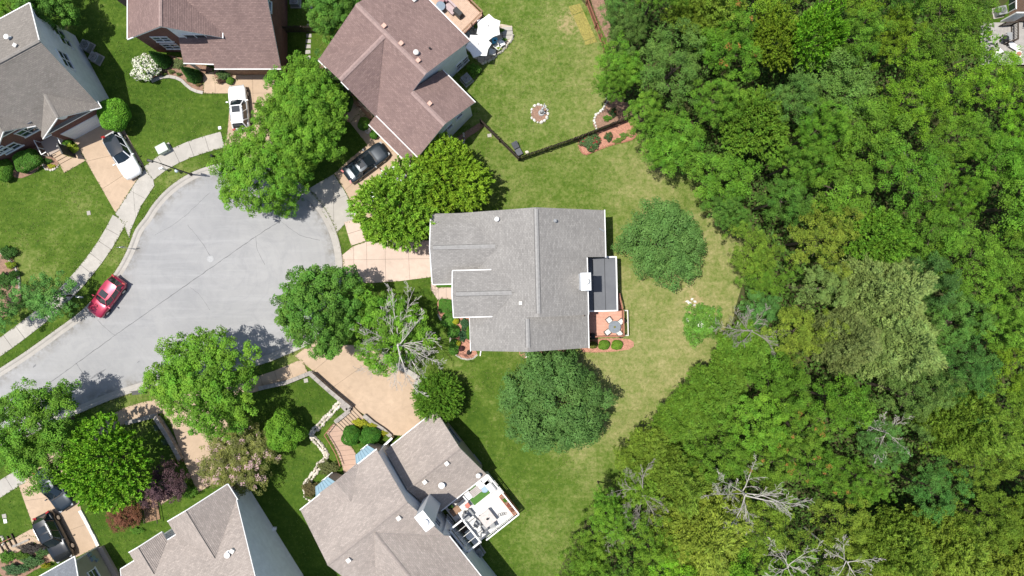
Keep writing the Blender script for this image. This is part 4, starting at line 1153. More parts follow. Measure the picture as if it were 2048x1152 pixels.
def crown_lobed(R, Hc, zc, seed, nl=34, lobe=.27, tuft=.42, leaf=.15, dens=1.0, sprd=.36, amp=.10, bloom=0.0, zmin=-.3, per=80, tone_v=.5):
    """broadleaf crown: limbs carry rounded masses of foliage, each mass many tufts, each tuft a ball of leaves"""
    rng = np.random.default_rng(seed)
    d = even_dirs(nl, rng, zmin, .9); f = outline(rng, amp)(d)[:, None]
    rr = rng.uniform(.56, .90, (nl, 1))
    lc = d * rr * f * np.array([R, R, Hc]) + np.array([0, 0, zc])
    lr = lobe * R * rng.uniform(.60, 1.25, nl)
    inner = max(5, nl // 5); di = rand_dirs(inner, rng, -.1)
    lc = np.vstack([lc, di * .42 * np.array([R, R, Hc]) + np.array([0, 0, zc])]); lr = np.concatenate([lr, np.full(inner, lobe * R * 1.05)]); d = np.vstack([d, di])
    Cs, Ns, T, Hh, Bl = [], [], [], [], []
    for i in range(len(lc)):
        nt = max(4, int(dens * 1.55 * (lr[i] / tuft) ** 2))
        td = unit(even_dirs(nt, rng, -.35, 1.0) + .30 * d[i] + rng.normal(0, .15, (nt, 3)))
        tc = lc[i] + td * lr[i] * rng.uniform(.55, 1.28, (nt, 1)) * np.array([1, 1, .8])
        tt = rng.normal(.5, .16, nt) + rng.normal(0, .08); th_ = rng.normal(.5, .16, nt) + rng.normal(0, .10)
        ts = tuft * rng.uniform(.62, 1.25, nt)
        k = np.maximum(6, (per * (ts / tuft) ** 2 * rng.uniform(.7, 1.2, nt)).astype(int))
        idx = np.repeat(np.arange(nt), k); n = len(idx)
        ld = rand_dirs(n, rng, -.5); ld = unit(ld + .35 * td[idx])
        c = tc[idx] + ld * (ts[idx] * (1 - .55 * rng.uniform(0, 1, n) ** 2) * rng.uniform(.8, 1.2, n))[:, None] * np.array([1, 1, .85])
        Cs.append(c); Ns.append(ld * .65 + np.array([0, 0, .75])); T.append(tt[idx] + rng.normal(0, .13 * tone_v * 2, n)); Hh.append(th_[idx] + rng.normal(0, .10, n))
        if bloom:
            bt = (rng.random(nt) < bloom) & (td[:, 2] > .0)
            Bl.append(np.where(bt[idx] & (rng.random(n) < .7), 1.0, 0.0))
    C = np.vstack(Cs); N = np.vstack(Ns)
    A, B = oriented(C, N, leaf, rng, .68, sprd)
    return C, A, B, np.concatenate(T), np.concatenate(Hh), (np.concatenate(Bl) if bloom else None)

def crown_layered(R, Hc, zc, seed, nd=150, leaf=.15, amp=.07, per=230):
    """foliage in small overlapping shelves that droop outwards, dark gaps between them"""
    rng = np.random.default_rng(seed)
    d = even_dirs(nd, rng, -.05, 1.3); f = outline(rng, amp)(d)[:, None]
    c0 = d * f * rng.uniform(.74, 1.03, (nd, 1)) * np.array([R, R, Hc]) + np.array([0, 0, zc])
    d2 = rand_dirs(nd // 2, rng, 0); c1 = d2 * .62 * np.array([R, R, Hc]) + np.array([0, 0, zc])
    c0 = np.vstack([c0, c1]); d = np.vstack([d, d2])
    Cs, Ns, T, Hh = [], [], [], []
    for i in range(len(c0)):
        rs = rng.uniform(.42, .92) * (R / 5.0) ** .5
        n = int(per * rs * rs) + 20; t = rng.uniform(0, 6.283, n); q = np.sqrt(rng.uniform(0, 1, n)) * rs * (1 + .22 * np.sin(3 * t + i) + .12 * np.sin(7 * t + 2 * i))
        out = unit(np.array([[d[i, 0], d[i, 1], 0.001]]))[0]; lat = np.array([-out[1], out[0], 0])
        x = q * np.cos(t); y = q * np.sin(t) * .85
        z = -.42 * x - .55 * q * q / rs + rng.normal(0, .045, n) + .10 * np.sin(6 * x + i) * np.sin(5 * y)
        c = c0[i] + x[:, None] * out + y[:, None] * lat + z[:, None] * np.array([0, 0, 1])
        nr = (1.1 * x / rs)[:, None] * out + (1.1 * y / rs)[:, None] * lat + np.array([0, 0, 1.1]) + .25 * out
        Cs.append(c); Ns.append(nr)
        T.append(rng.normal(.5, .09) + rng.normal(0, .15, n)); Hh.append(rng.normal(.5, .12) + rng.normal(0, .1, n))
    C = np.vstack(Cs); N = np.vstack(Ns); A, B = oriented(C, N, leaf, rng, .7, .35)
    return C, A, B, np.concatenate(T), np.concatenate(Hh), None

def crown_cedar(R, Hc, zc, seed, nt=1150, per=22, L=.25, w=.055, amp=.24, leaders=6):
    """feathery conifer: fans of narrow sprays that sweep outwards and up along the branches"""
    rng = np.random.default_rng(seed)
    parts = [(np.zeros(3), 1.0)] + [(np.array([np.cos(a), np.sin(a), -.15]) * R * rng.uniform(.50, .72), rng.uniform(.42, .62)) for a in np.arange(leaders) * 6.283 / leaders + rng.uniform(0, 6)]
    Cs, As, Bs, T, Hh = [], [], [], [], []
    for off, sc in parts:
        m = int(nt * sc ** 1.5)
        d = even_dirs(m, rng, -.15, 1.3); f = outline(rng, amp)(d)[:, None]
        cone = (1 - .35 * np.clip(d[:, 2:3], 0, 1))
        tc = d * f * rng.uniform(.62, 1.0, (m, 1)) * np.array([R, R, Hc]) * sc * np.hstack([cone, cone, np.ones_like(cone)]) + off + np.array([0, 0, zc])
        rad = unit(d * np.array([1, 1, .0]) + 1e-4)
        ax = unit(rad * .9 + np.array([0, 0, .55]) + rng.normal(0, .28, (m, 3)))
        lat = unit(np.cross(ax, np.array([0, 0, 1.])))
        idx = np.repeat(np.arange(m), per); n = len(idx)
        s = rng.uniform(-1, 1, n); q = rng.uniform(-.75, .5, n)
        a = unit(ax[idx] + lat[idx] * (s * .75)[:, None] + rng.normal(0, .20, (n, 3)))
        C = tc[idx] + ax[idx] * q[:, None] * .36 + lat[idx] * (s * (.19 - .14 * q))[:, None] + rng.normal(0, .035, (n, 3))
        nr = unit(np.array([0, 0, 1.]) + rng.normal(0, .45, (n, 3))); bb = unit(np.cross(nr, a)); sz = rng.uniform(.55, 1.25, (n, 1))
        Cs.append(C); As.append(a * L * .5 * sz); Bs.append(bb * w * .5 * sz * rng.uniform(.8, 1.7, (n, 1)))
        T.append(rng.normal(.5, .12, m)[idx] + rng.normal(0, .16, n)); Hh.append(rng.normal(.5, .16, m)[idx] + rng.normal(0, .12, n))
    return np.vstack(Cs), np.vstack(As), np.vstack(Bs), np.concatenate(T), np.concatenate(Hh), None

def crown_spiky(R, Hc, zc, seed, nt=420, per=26, L=.34, w=.10, amp=.08, zmin=-.2):
    """shoots that radiate outwards, each a burst of narrow leaves"""
    rng = np.random.default_rng(seed)
    d = even_dirs(nt, rng, zmin, 1.2); f = outline(rng, amp)(d)[:, None]
    tc = d * f * rng.uniform(.70, 1.0, (nt, 1)) * np.array([R, R, Hc]) + np.array([0, 0, zc])
    d2 = rand_dirs(nt // 3, rng, -.1); tc = np.vstack([tc, d2 * rng.uniform(.35, .72, (nt // 3, 1)) * np.array([R, R, Hc]) + np.array([0, 0, zc])]); d = np.vstack([d, d2]); nt = len(d)
    ax = unit(d * np.array([1, 1, 1.0]) + np.array([0, 0, .35]) + rng.normal(0, .22, (nt, 3)))
    idx = np.repeat(np.arange(nt), per); n = len(idx)
    a = unit(ax[idx] + rng.normal(0, .62, (n, 3)))
    sz = rng.uniform(.6, 1.25, (n, 1)); C = tc[idx] + ax[idx] * rng.uniform(-.35, .25, (n, 1)) + a * L * .45 * sz
    nr = unit(np.array([0, 0, 1.]) + rng.normal(0, .6, (n, 3))); b = unit(np.cross(nr, a))
    T = rng.normal(.5, .13, nt)[idx] + rng.normal(0, .15, n); Hh = rng.normal(.5, .2, nt)[idx] + rng.normal(0, .1, n)
    return C, a * L * .5 * sz, b * w * .5 * sz, T, Hh, None

def crown_shrub(R, Hc, zc, seed, n=2600, leaf=.10, amp=.05, bloom=0.0, power=1.0, thick=.16, clumpy=.12, box=False):
    """a dense bush or clipped hedge: small leaves through an outer shell"""
    rng = np.random.default_rng(seed)
    d = rand_dirs(n, rng, -.3); f = outline(rng, amp)(d)[:, None]
    k = 34; kd = even_dirs(k, rng, -.3, 1.0); dot = (d @ kd.T).max(1, keepdims=True)
    near = (d @ kd.T).argmax(1)
    f = f * (1 - clumpy * np.clip((1 - dot) * 9, 0, 1))
    q = d.copy()
    if box:
        m = (np.abs(q[:, 0]) ** 4 + np.abs(q[:, 1]) ** 4 + np.abs(q[:, 2]) ** 4) ** .25; q = q / m[:, None]
    RR = np.array([R, R, Hc]) if not hasattr(R, '__len__') else np.array([R[0], R[1], Hc])
    C = q * f * (1 - thick * rng.uniform(0, 1, (n, 1)) ** 1.5) * RR + np.array([0, 0, zc])
    A, B = oriented(C, d * .7 + np.array([0, 0, .5]), leaf, rng, .65, .6)
    kt = rng.normal(0, .09, k); T = .5 + kt[near] + rng.normal(0, .18, n); Hh = .5 + rng.normal(0, .12, k)[near] + rng.normal(0, .12, n)
    bl = None
    if bloom:
        bk = rng.random(400) < bloom; kk = rand_dirs(400, rng, -.2); nn = (d @ kk.T).argmax(1); bl = bk[nn].astype(float) * (rng.random(n) < .9)
    return C, A, B, T, Hh, bl

def trunk_mesh(name, h, r, R, Hc, zc, seed, mat='bark', limbs=6):
    rnd = random.Random(seed); b = MB()
    lean = Vector((rnd.uniform(-.04, .04) * h, rnd.uniform(-.04, .04) * h, 0))
    b.tube([(0, 0, -.1), (0, 0, .25), lean * .4 + Vector((0, 0, h * .5)), lean + Vector((0, 0, h))], [r * 1.5, r * 1.05, r * .8, r * .5], 7)
    for k in range(limbs):
        a = 2 * math.pi * (k + rnd.uniform(-.3, .3)) / limbs; z0 = h * rnd.uniform(.45, .95)
        s = lean * (z0 / h) + Vector((0, 0, z0)); e = Vector((math.cos(a) * R * .62, math.sin(a) * R * .62, zc + Hc * rnd.uniform(-.1, .45)))
        m = s.lerp(e, .5) + Vector((0, 0, Hc * .10)); b.tube([s, m, e], [r * .42, r * .26, r * .08], 5)
        e2 = m.lerp(e, .5) + Vector((rnd.uniform(-1, 1), rnd.uniform(-1, 1), rnd.uniform(.2, .8))) * R * .2; b.tube([m, e2], [r * .18, r * .05], 4)
    me = b.build(name, M[mat])
    data = me.data; bpy.data.objects.remove(me); return data

PROTO = {}
def proto(key, cr, h, r, R, Hc, zc, seed, mat=None, limbs=6, bark='bark'):
    C, A, B, T, Hh, bl = cr
    PROTO[key] = (leaf_mesh('crown_' + key, C, A, B, T, Hh, bl, mat), trunk_mesh('trunk_' + key, h, r, R, Hc, zc, seed, bark, limbs), R, zc)

# street and lawn broadleaves
proto('maple_big', crown_lobed(6.4, 4.2, 6.6, 1, 88, .20, .44, .16, 1.25, amp=.13), 5.6, .24, 6.4, 4.2, 6.6, 1)
proto('maple_a', crown_lobed(4.9, 3.5, 5.4, 2, 58, .21, .40, .15, 1.25), 4.6, .20, 4.9, 3.5, 5.4, 2)
proto('maple_b', crown_lobed(4.7, 3.6, 5.4, 3, 58, .22, .42, .15, 1.3, amp=.11), 4.6, .20, 4.7, 3.6, 5.4, 3)
proto('maple_c', crown_lobed(3.6, 3.3, 4.9, 4, 48, .23, .34, .14, 1.25, amp=.12), 4.2, .16, 3.6, 3.3, 4.9, 4)
proto('small_lobed', crown_lobed(2.4, 2.2, 3.1, 5, 34, .25, .30, .12, 1.0, amp=.13, per=55), 2.5, .10, 2.4, 2.2, 3.1, 5)
proto('willowy', crown_spiky(4.6, 3.4, 5.2, 6, 900, 34, .36, .095, .13), 4.6, .18, 4.6, 3.4, 5.2, 6)
proto('spiky', crown_spiky(4.5, 3.6, 4.9, 7, 820, 34, .28, .125, .07), 4.2, .17, 4.5, 3.6, 4.9, 7)
proto('evergreen_spiky', crown_spiky(2.7, 2.6, 2.2, 8, 1000, 28, .22, .055, .03), 2.2, .16, 2.7, 2.6, 2.2, 8)
proto('layered_big', crown_layered(5.0, 4.6, 4.0, 9, 230, .155, .09, 280), 5.0, .22, 5.1, 4.6, 4.0, 9)
proto('layered', crown_layered(3.9, 3.6, 3.0, 10, 180, .14, .10, 280), 3.8, .17, 3.95, 3.6, 3.0, 10)
proto('myrtle', crown_lobed(3.5, 2.8, 3.6, 11, 50, .22, .30, .12, 1.1, amp=.10, bloom=.13, per=50), 3.0, .12, 3.5, 2.8, 3.6, 11, M['bloompink'])
proto('clipped', crown_shrub(1.6, 1.45, 1.9, 60, 15000, .13, .04, clumpy=.10), 1.5, .08, 1.62, 1.2, 1.9, 60)
proto('clipped_loose', crown_shrub(2.1, 2.0, 2.3, 61, 17000, .15, .09, clumpy=.32, thick=.25), 1.8, .09, 2.1, 1.6, 2.3, 61)
proto('plum', crown_lobed(2.05, 1.7, 2.3, 12, 36, .26, .26, .11, 1.0, amp=.14, per=50), 2.0, .09, 2.05, 1.7, 2.3, 12)
proto('flowering', crown_lobed(1.95, 1.6, 2.2, 13, 34, .27, .27, .12, 1.1, bloom=.03, per=50), 1.9, .08, 1.95, 1.6, 2.2, 13, M['bloomwhite'])
proto('sparse', crown_lobed(4.4, 3.0, 4.2, 14, 48, .19, .36, .14, .8, amp=.2), 4.0, .18, 4.4, 3.0, 4.2, 14)
# woodland kinds
for i in range(4):
    proto('wood_lobed%d' % i, crown_lobed(3.7, 3.7, 9.0, 20 + i, 46, .185, (.40, .52, .44, .36)[i], (.13, .155, .14, .125)[i], 1.0, amp=.2, per=74), 9.0, .2, 3.7, 3.6, 9.0, 20 + i, limbs=5)
for i in range(3):
    proto('wood_fine%d' % i, crown_lobed(3.6, 3.4, 8.6, 30 + i, 52, .175, .32, .10, 1.0, .7, amp=.24, per=74), 8.6, .18, 3.6, 3.2, 8.6, 30 + i, limbs=5)
proto('wood_flecked0', crown_lobed(3.6, 3.2, 8.6, 71, 52, .18, .34, .115, 1.0, .6, amp=.2, bloom=.05, per=70), 8.6, .18, 3.6, 3.2, 8.6, 71, M['orangefleck'], limbs=5)
for i in range(3):
    proto('cedar%d' % i, crown_cedar(3.2, 4.2, 6.0, 40 + i), 7.5, .2, 1.6, 3, 6, 40 + i, M['needle'], limbs=4)
for i in range(2):
    proto('wood_spiky%d' % i, crown_spiky(3.7, 3.5, 8.8, 50 + i, 700, 32, .30, .115, .16), 8.8, .2, 3.7, 3.5, 8.8, 50 + i, limbs=5)

def put_tree(name, key, px, py, r_px, col, label, cat='tree', group=None, hz=None, seed=0, sz=1.0):
    """px, py and r_px: where the crown shows; hz: height of the crown's centre"""
    cm, tm, R, zc = PROTO[key]
    if key.startswith('cedar'): R, zc = 3.3, 6.0
    zz = (hz if hz is not None else zc)
    s = (r_px / PPM * (1 - zz / CAM_H)) / R
    p = W(px, py, zc * s * sz if hz is None else hz); p.z = 0
    root = empty(name, p, label, cat, group, rz=random.Random(seed * 7 + int(px)).uniform(0, 6.28))
    sc = (s, s, (s * sz) if hz is None else hz / zc)
    root.scale = sc
    c = link('crown', cm, root); c.color = (*col, 1)
    link('trunk', tm, root)
    return root
GR = dict(mid=(.128, .275, .024), bright=(.170, .370, .024), lime=(.215, .360, .026), dark=(.092, .212, .028), blue=(.105, .245, .050), deep=(.092, .188, .044),
          olive=(.180, .295, .030), yellow=(.225, .325, .036), grey=(.140, .268, .050), purple=(.095, .055, .063), red=(.18, .078, .044), moss=(.150, .288, .028), pale=(.232, .322, .085))
put_tree('maple_tree', 'maple_big', 612, 232, 104, GR['mid'], 'large green street maple at the top of the turning circle, touching the mauve roofed house', seed=1)
put_tree('maple_tree', 'maple_a', 524, 338, 88, GR['mid'], 'large green street maple hanging over the top of the turning circle, below the white SUV', seed=31)
put_tree('maple_tree', 'small_lobed', 566, 402, 36, GR['mid'], 'lowest small maple crown hanging over the road at the top of the turning circle', seed=32)
put_tree('willowy_tree', 'willowy', 797, 412, 88, (.20, .37, .033), 'bright green feathery tree beside the garage of the grey house', seed=2)
put_tree('willowy_tree', 'willowy', 896, 356, 80, GR['lime'], 'yellowish green feathery tree behind the bright one, nearer the fence', seed=3)
put_tree('maple_tree', 'maple_c', 640, 612, 84, GR['dark'], 'dark green maple on the kerb at the right end of the turning circle', seed=4)
put_tree('maple_tree', 'maple_a', 415, 760, 103, GR['mid'], 'green maple over the lower kerb with a tan driveway coming out under it', seed=5)
put_tree('maple_tree', 'maple_b', 76, 858, 96, (.115, .250, .024), 'green maple on the lower kerb at the left edge of the picture', seed=6)
put_tree('spiky_tree', 'spiky', 213, 928, 91, GR['bright'], 'bright green tree with pointed shoots between the driveway cars and the purple tree', seed=7)
put_tree('crape_myrtle', 'myrtle', 480, 916, 76, (.165, .185, .040), 'olive green crape myrtle with pale pink blooms in front of the gabled house', seed=8, hz=2.5)
put_tree('small_tree', 'clipped_loose', 569, 862, 42, GR['mid'], 'small round green tree on the lawn next to the crape myrtle', seed=9)
put_tree('purple_plum', 'plum', 328, 968, 46, GR['purple'], 'dark purple leaved plum tree beside the wooden steps', seed=10)
put_tree('japanese_maple', 'plum', 253, 1030, 33, GR['red'], 'low rusty red japanese maple on the lawn by the gabled house', seed=11, sz=.8)
put_tree('evergreen_tree', 'evergreen_spiky', 876, 796, 51, (.125, .262, .026), 'shaggy bright evergreen at the edge of the wide tan driveway', seed=12)
put_tree('round_tree', 'layered_big', 1105, 800, 108, GR['deep'], 'big round dark blue-green tree below the grey house', seed=13)
put_tree('round_tree', 'layered', 1327, 486, 82, (.106, .215, .050), 'round dark green tree standing alone on the dry lawn behind the sunroom', seed=14)
put_tree('flowering_tree', 'flowering', 1399, 645, 40, (.125, .27, .034), 'small fresh green tree with a few white blooms on the dry lawn', seed=15)
put_tree('small_tree', 'small_lobed', 102, 592, 50, GR['blue'], 'small blue-green tree on the verge beside the red car', seed=16)
put_tree('small_tree', 'small_lobed', 6, 612, 44, GR['blue'], 'blue-green tree cut by the left edge above the sidewalk', seed=17)
put_tree('round_tree', 'clipped', 228, 229, 33, (.135, .33, .028), 'round lime green tree at the corner of the white garage door', seed=18)
put_tree('shade_tree', 'maple_c', 672, 18, 60, GR['dark'], 'dark green tree between the two mauve roofs at the top edge', seed=19)
put_tree('shade_tree', 'small_lobed', 660, 150, 48, (.08, .19, .035), 'dark green tree squeezed between the great maple and the mauve roof', seed=20)
put_tree('shade_tree', 'maple_c', 90, 15, 58, GR['dark'], 'dark tree behind the taupe roofed house at the top left', seed=21)
put_tree('shade_tree', 'small_lobed', 15, 15, 34, GR['mid'], 'green tree peeking over the roof in the top left corner', seed=22)

# ---------------------------------------------------------------- bare trees
def bare_mesh(name, seed, h, spread, r0, mat, depth=4, nlimb=7, up=.45, twig=1.0, start=(.42, .62)):
    rnd = random.Random(seed); b = MB()
    def grow(p, d, L, r, lev):
        n = 5 if lev < 3 else 3; pts = [p.copy()]; rad = [r]; q = p.copy(); dd = d.copy()
        bend = Vector((rnd.uniform(-1, 1), rnd.uniform(-1, 1), rnd.uniform(-.2, .6))) * .10
        for k in range(n):
            dd = (dd + bend + Vector((rnd.uniform(-1, 1), rnd.uniform(-1, 1), rnd.uniform(-.7, .7))) * .13).normalized()
            q = q + dd * L / n; pts.append(q.copy()); rad.append(max(.010, r * (1 - .82 * (k + 1) / n)))
        b.tube(pts, rad, 6 if lev < 2 else 4 if lev < 3 else 3, cap=lev < 2)
        if lev >= depth: return
        m = {1: 7, 2: 5, 3: 4}.get(lev, 2)
        for k in range(m):
            f = (k + rnd.uniform(.2, 1)) / m * .88 + .10; j = min(n - 1, int(f * n)); t = pts[j].lerp(pts[j + 1], f * n - j)
            s = Vector((rnd.uniform(-1, 1), rnd.uniform(-1, 1), rnd.uniform(-.35, .6))); s = (s - dd * s.dot(dd)).normalized()
            along = (pts[j + 1] - pts[j]).normalized()
            grow(t, (along * .95 + s * rnd.uniform(.35, .85)).normalized(), L * (1.05 - .6 * f) * rnd.uniform(.38, .60) * (twig if lev > 1 else 1), max(.012, rad[j] * .55), lev + 1)
    b.tube([(0, 0, -.1), (.05, 0, h * .35), (0, .08, h * start[1])], [r0 * 1.3, r0, r0 * .7], 8)
    for k in range(nlimb):
        a = 2 * math.pi * (k + rnd.uniform(-.35, .35)) / nlimb; e = up + rnd.uniform(-.2, .35)
        grow(Vector((0, 0, h * rnd.uniform(*start))), Vector((math.cos(a), math.sin(a), e)).normalized(), spread * rnd.uniform(.6, 1.15), r0 * rnd.uniform(.30, .55), 1)
    o = b.build(name, M[mat]); me = o.data; bpy.data.objects.remove(o); return me
def put_bare(px, py, h, me, label, rz=0, s=1.0, name='bare_tree'):
    p = W(px, py, h * .74); p.z = 0
    o = link(name, me); o.location = p; o.rotation_euler = (0, 0, rz); o.scale = (s, s, s)
    return tag(o, label, 'dead tree')
bm1 = bare_mesh('bare_white', 3, 13.0, 4.6, .125, 'deadwood', 4, 7, .16, 1.0, (.74, .84))
bm2 = bare_mesh('bare_grey', 8, 9.0, 3.4, .085, 'greywood', 4, 9, .30, 1.0, (.6, .8))
bm3 = bare_mesh('bare_small', 5, 12, 2.7, .075, 'deadwood', 4, 5, .2, 1.0, (.74, .84))
put_bare(1486, 986, 13, bm1, 'large bleached white dead tree spreading bare limbs over the cedars', .4, .96)
put_bare(1500, 662, 9, bm2, 'grey bare twiggy tree at the lawn edge beside the small flowering tree', 0, 1.0)
put_bare(1283, 985, 9, bm2, 'grey bare twiggy tree at the lower corner of the wood by the lawn', 2.2, 1.05)
put_bare(1842, 352, 11.0, bm3, 'bleached dead snag among green crowns at the upper right', 1.0, .80)
put_bare(1782, 868, 12.5, bm3, 'bleached dead snag in the lower right wood beside olive cedars', 2.9, .86)
put_bare(1572, 1128, 13, bm3, 'white dead tree at the bottom edge below the large bleached one', .9, 1.02)
put_bare(1690, 1120, 13, bm3, 'white dead tree at the bottom edge, right of its twin', 4.0, 1.0)
put_bare(1760, 640, 12, bm3, 'half hidden snag inside the pale olive cedars at the right', 5.0, .7)
put_bare(1235, 1045, 6, bm2, 'dull bare thicket tree in shade at the lower left edge of the wood', 1.2, .7)

# the street tree that is half dead: green crown below, bleached limbs above
cm, tm, R, zc = PROTO['sparse']
p = W(775, 655, 4.2); p.z = 0
root = empty('half_dead_tree', p, 'half dead tree with bleached bare limbs through its green crown before the grey house', 'tree')
c = link('crown', cm, root); c.color = (*GR['mid'], 1); c.scale = (1.02, 1.02, 1)
link('trunk', tm, root)
hd = link('bare_limbs', bare_mesh('bare_limbs', 12, 8.0, 4.3, .115, 'deadwood', 4, 14, .16, .95, (.5, .85)), root)
hd.location = W(800, 690, 5.5) - p; hd.location.z = 0; hd.scale = (1.15, 1.15, 1.0)

# ---------------------------------------------------------------- the wood
LAND = [('the large bleached tree', 1500, 985), ('the lawn-edge bare tree', 1500, 650), ('the lower corner bare tree', 1283, 975), ('the upper right snag', 1842, 352),
        ('the lower right snag', 1785, 868), ('the fenced mulch bed', 1250, 245), ('the brown lattice fence', 1200, 60), ('the corner brick house', 2030, 40), ('the small flowering tree', 1397, 645),
        ('the round lawn tree', 1325, 485), ('the half hidden snag', 1760, 640)]
CN = {'mid': 'mid green', 'bright': 'bright green', 'lime': 'lime green', 'dark': 'dark green', 'blue': 'blue green', 'deep': 'deep green', 'olive': 'olive', 'yellow': 'yellowish', 'grey': 'grey green', 'moss': 'moss green', 'pale': 'pale olive'}
KN = {'wood_lobed': 'broadleaf tree', 'wood_fine': 'small leaved tree', 'cedar': 'feathery cedar', 'wood_flecked': 'orange flecked tree', 'wood_spiky': 'shaggy tree', 'maple': 'broadleaf tree'}
ZONES = [(1230, 40, 'wood_fine', 'grey'), (1225, 130, 'wood_lobed', 'mid'), (1330, 60, 'wood_fine', 'moss'), (1400, 80, 'cedar', 'yellow'), (1330, 150, 'wood_fine', 'grey'), (1250, 170, 'wood_lobed', 'mid'), (1470, 60, 'wood_lobed', 'mid'),
         (1480, 20, 'wood_fine', 'lime'), (1560, 60, 'wood_spiky', 'lime'), (1640, 40, 'wood_spiky', 'bright'), (1770, 50, 'wood_fine', 'lime'), (1560, 130, 'wood_fine', 'yellow'), (1700, 120, 'wood_lobed', 'mid'), (1850, 20, 'wood_lobed', 'dark'), (1930, 40, 'wood_fine', 'moss'),
         (1450, 120, 'wood_flecked', 'mid'), (1400, 230, 'wood_lobed', 'mid'), (1500, 210, 'wood_spiky', 'moss'), (1350, 290, 'wood_lobed', 'mid'), (1620, 180, 'wood_lobed', 'grey'), (1430, 330, 'wood_lobed', 'mid'), (1560, 300, 'wood_lobed', 'mid'), (1660, 250, 'wood_lobed', 'mid'),
         (1780, 170, 'wood_fine', 'bright'), (1900, 120, 'wood_fine', 'bright'), (1990, 230, 'wood_fine', 'bright'), (1870, 220, 'wood_fine', 'bright'), (2020, 330, 'wood_lobed', 'mid'), (1760, 290, 'wood_lobed', 'moss'), (1730, 370, 'wood_lobed', 'mid'), (1900, 330, 'wood_fine', 'mid'),
         (1500, 400, 'wood_lobed', 'dark'), (1600, 420, 'wood_lobed', 'dark'), (1560, 480, 'wood_fine', 'olive'), (1640, 460, 'wood_fine', 'yellow'), (1720, 450, 'wood_spiky', 'moss'), (1830, 420, 'wood_lobed', 'mid'), (1950, 440, 'wood_fine', 'grey'), (1880, 530, 'wood_lobed', 'deep'),
         (2010, 520, 'wood_fine', 'moss'), (1560, 560, 'wood_fine', 'moss'), (1720, 540, 'wood_lobed', 'blue'), (1620, 610, 'wood_fine', 'pale'), (1550, 640, 'wood_lobed', 'blue'), (1700, 650, 'cedar', 'pale'), (1780, 600, 'cedar', 'pale'), (1660, 700, 'cedar', 'pale'), (1760, 720, 'cedar', 'pale'),
         (1900, 650, 'wood_fine', 'grey'), (1940, 730, 'wood_fine', 'blue'), (2020, 620, 'wood_lobed', 'moss'), (2020, 740, 'wood_fine', 'lime'), (1570, 690, 'wood_fine', 'yellow'), (1470, 730, 'cedar', 'moss'), (1560, 780, 'wood_lobed', 'mid'), (1640, 800, 'wood_lobed', 'mid'),
         (1400, 780, 'cedar', 'moss'), (1350, 850, 'cedar', 'moss'), (1290, 920, 'cedar', 'olive'), (1420, 880, 'wood_fine', 'mid'), (1480, 840, 'wood_lobed', 'mid'), (1600, 900, 'wood_flecked', 'moss'), (1740, 830, 'wood_fine', 'blue'), (1840, 830, 'wood_fine', 'grey'), (1900, 900, 'cedar', 'olive'),
         (2000, 880, 'wood_fine', 'olive'), (1700, 930, 'wood_fine', 'mid'), (1640, 1000, 'cedar', 'yellow'), (1400, 1000, 'cedar', 'yellow'), (1340, 1060, 'wood_fine', 'olive'), (1200, 1060, 'wood_lobed', 'mid'), (1180, 1120, 'wood_fine', 'moss'), (1380, 1120, 'wood_lobed', 'bright'), (1480, 1080, 'wood_fine', 'olive'),
         (1750, 1020, 'wood_spiky', 'moss'), (1850, 1050, 'cedar', 'yellow'), (1950, 1020, 'wood_fine', 'olive'), (2020, 1100, 'cedar', 'yellow'), (1700, 1100, 'wood_fine', 'yellow'), (1850, 980, 'wood_fine', 'blue'), (1570, 1100, 'wood_fine', 'bright'), (2030, 1000, 'wood_fine', 'moss')]
FR = [(1185, -60), (1222, 20), (1225, 70), (1215, 100), (1208, 140), (1232, 190), (1278, 235), (1310, 262), (1335, 310), (1420, 350), (1440, 405), (1460, 440), (1500, 478), (1520, 530), (1500, 590), (1475, 640),
      (1460, 700), (1425, 748), (1375, 815), (1300, 885), (1262, 925), (1255, 985), (1215, 1018), (1180, 1055), (1190, 1230), (2130, 1230), (2130, 180), (1985, 170), (1960, 100), (1950, 60), (1990, -60)]
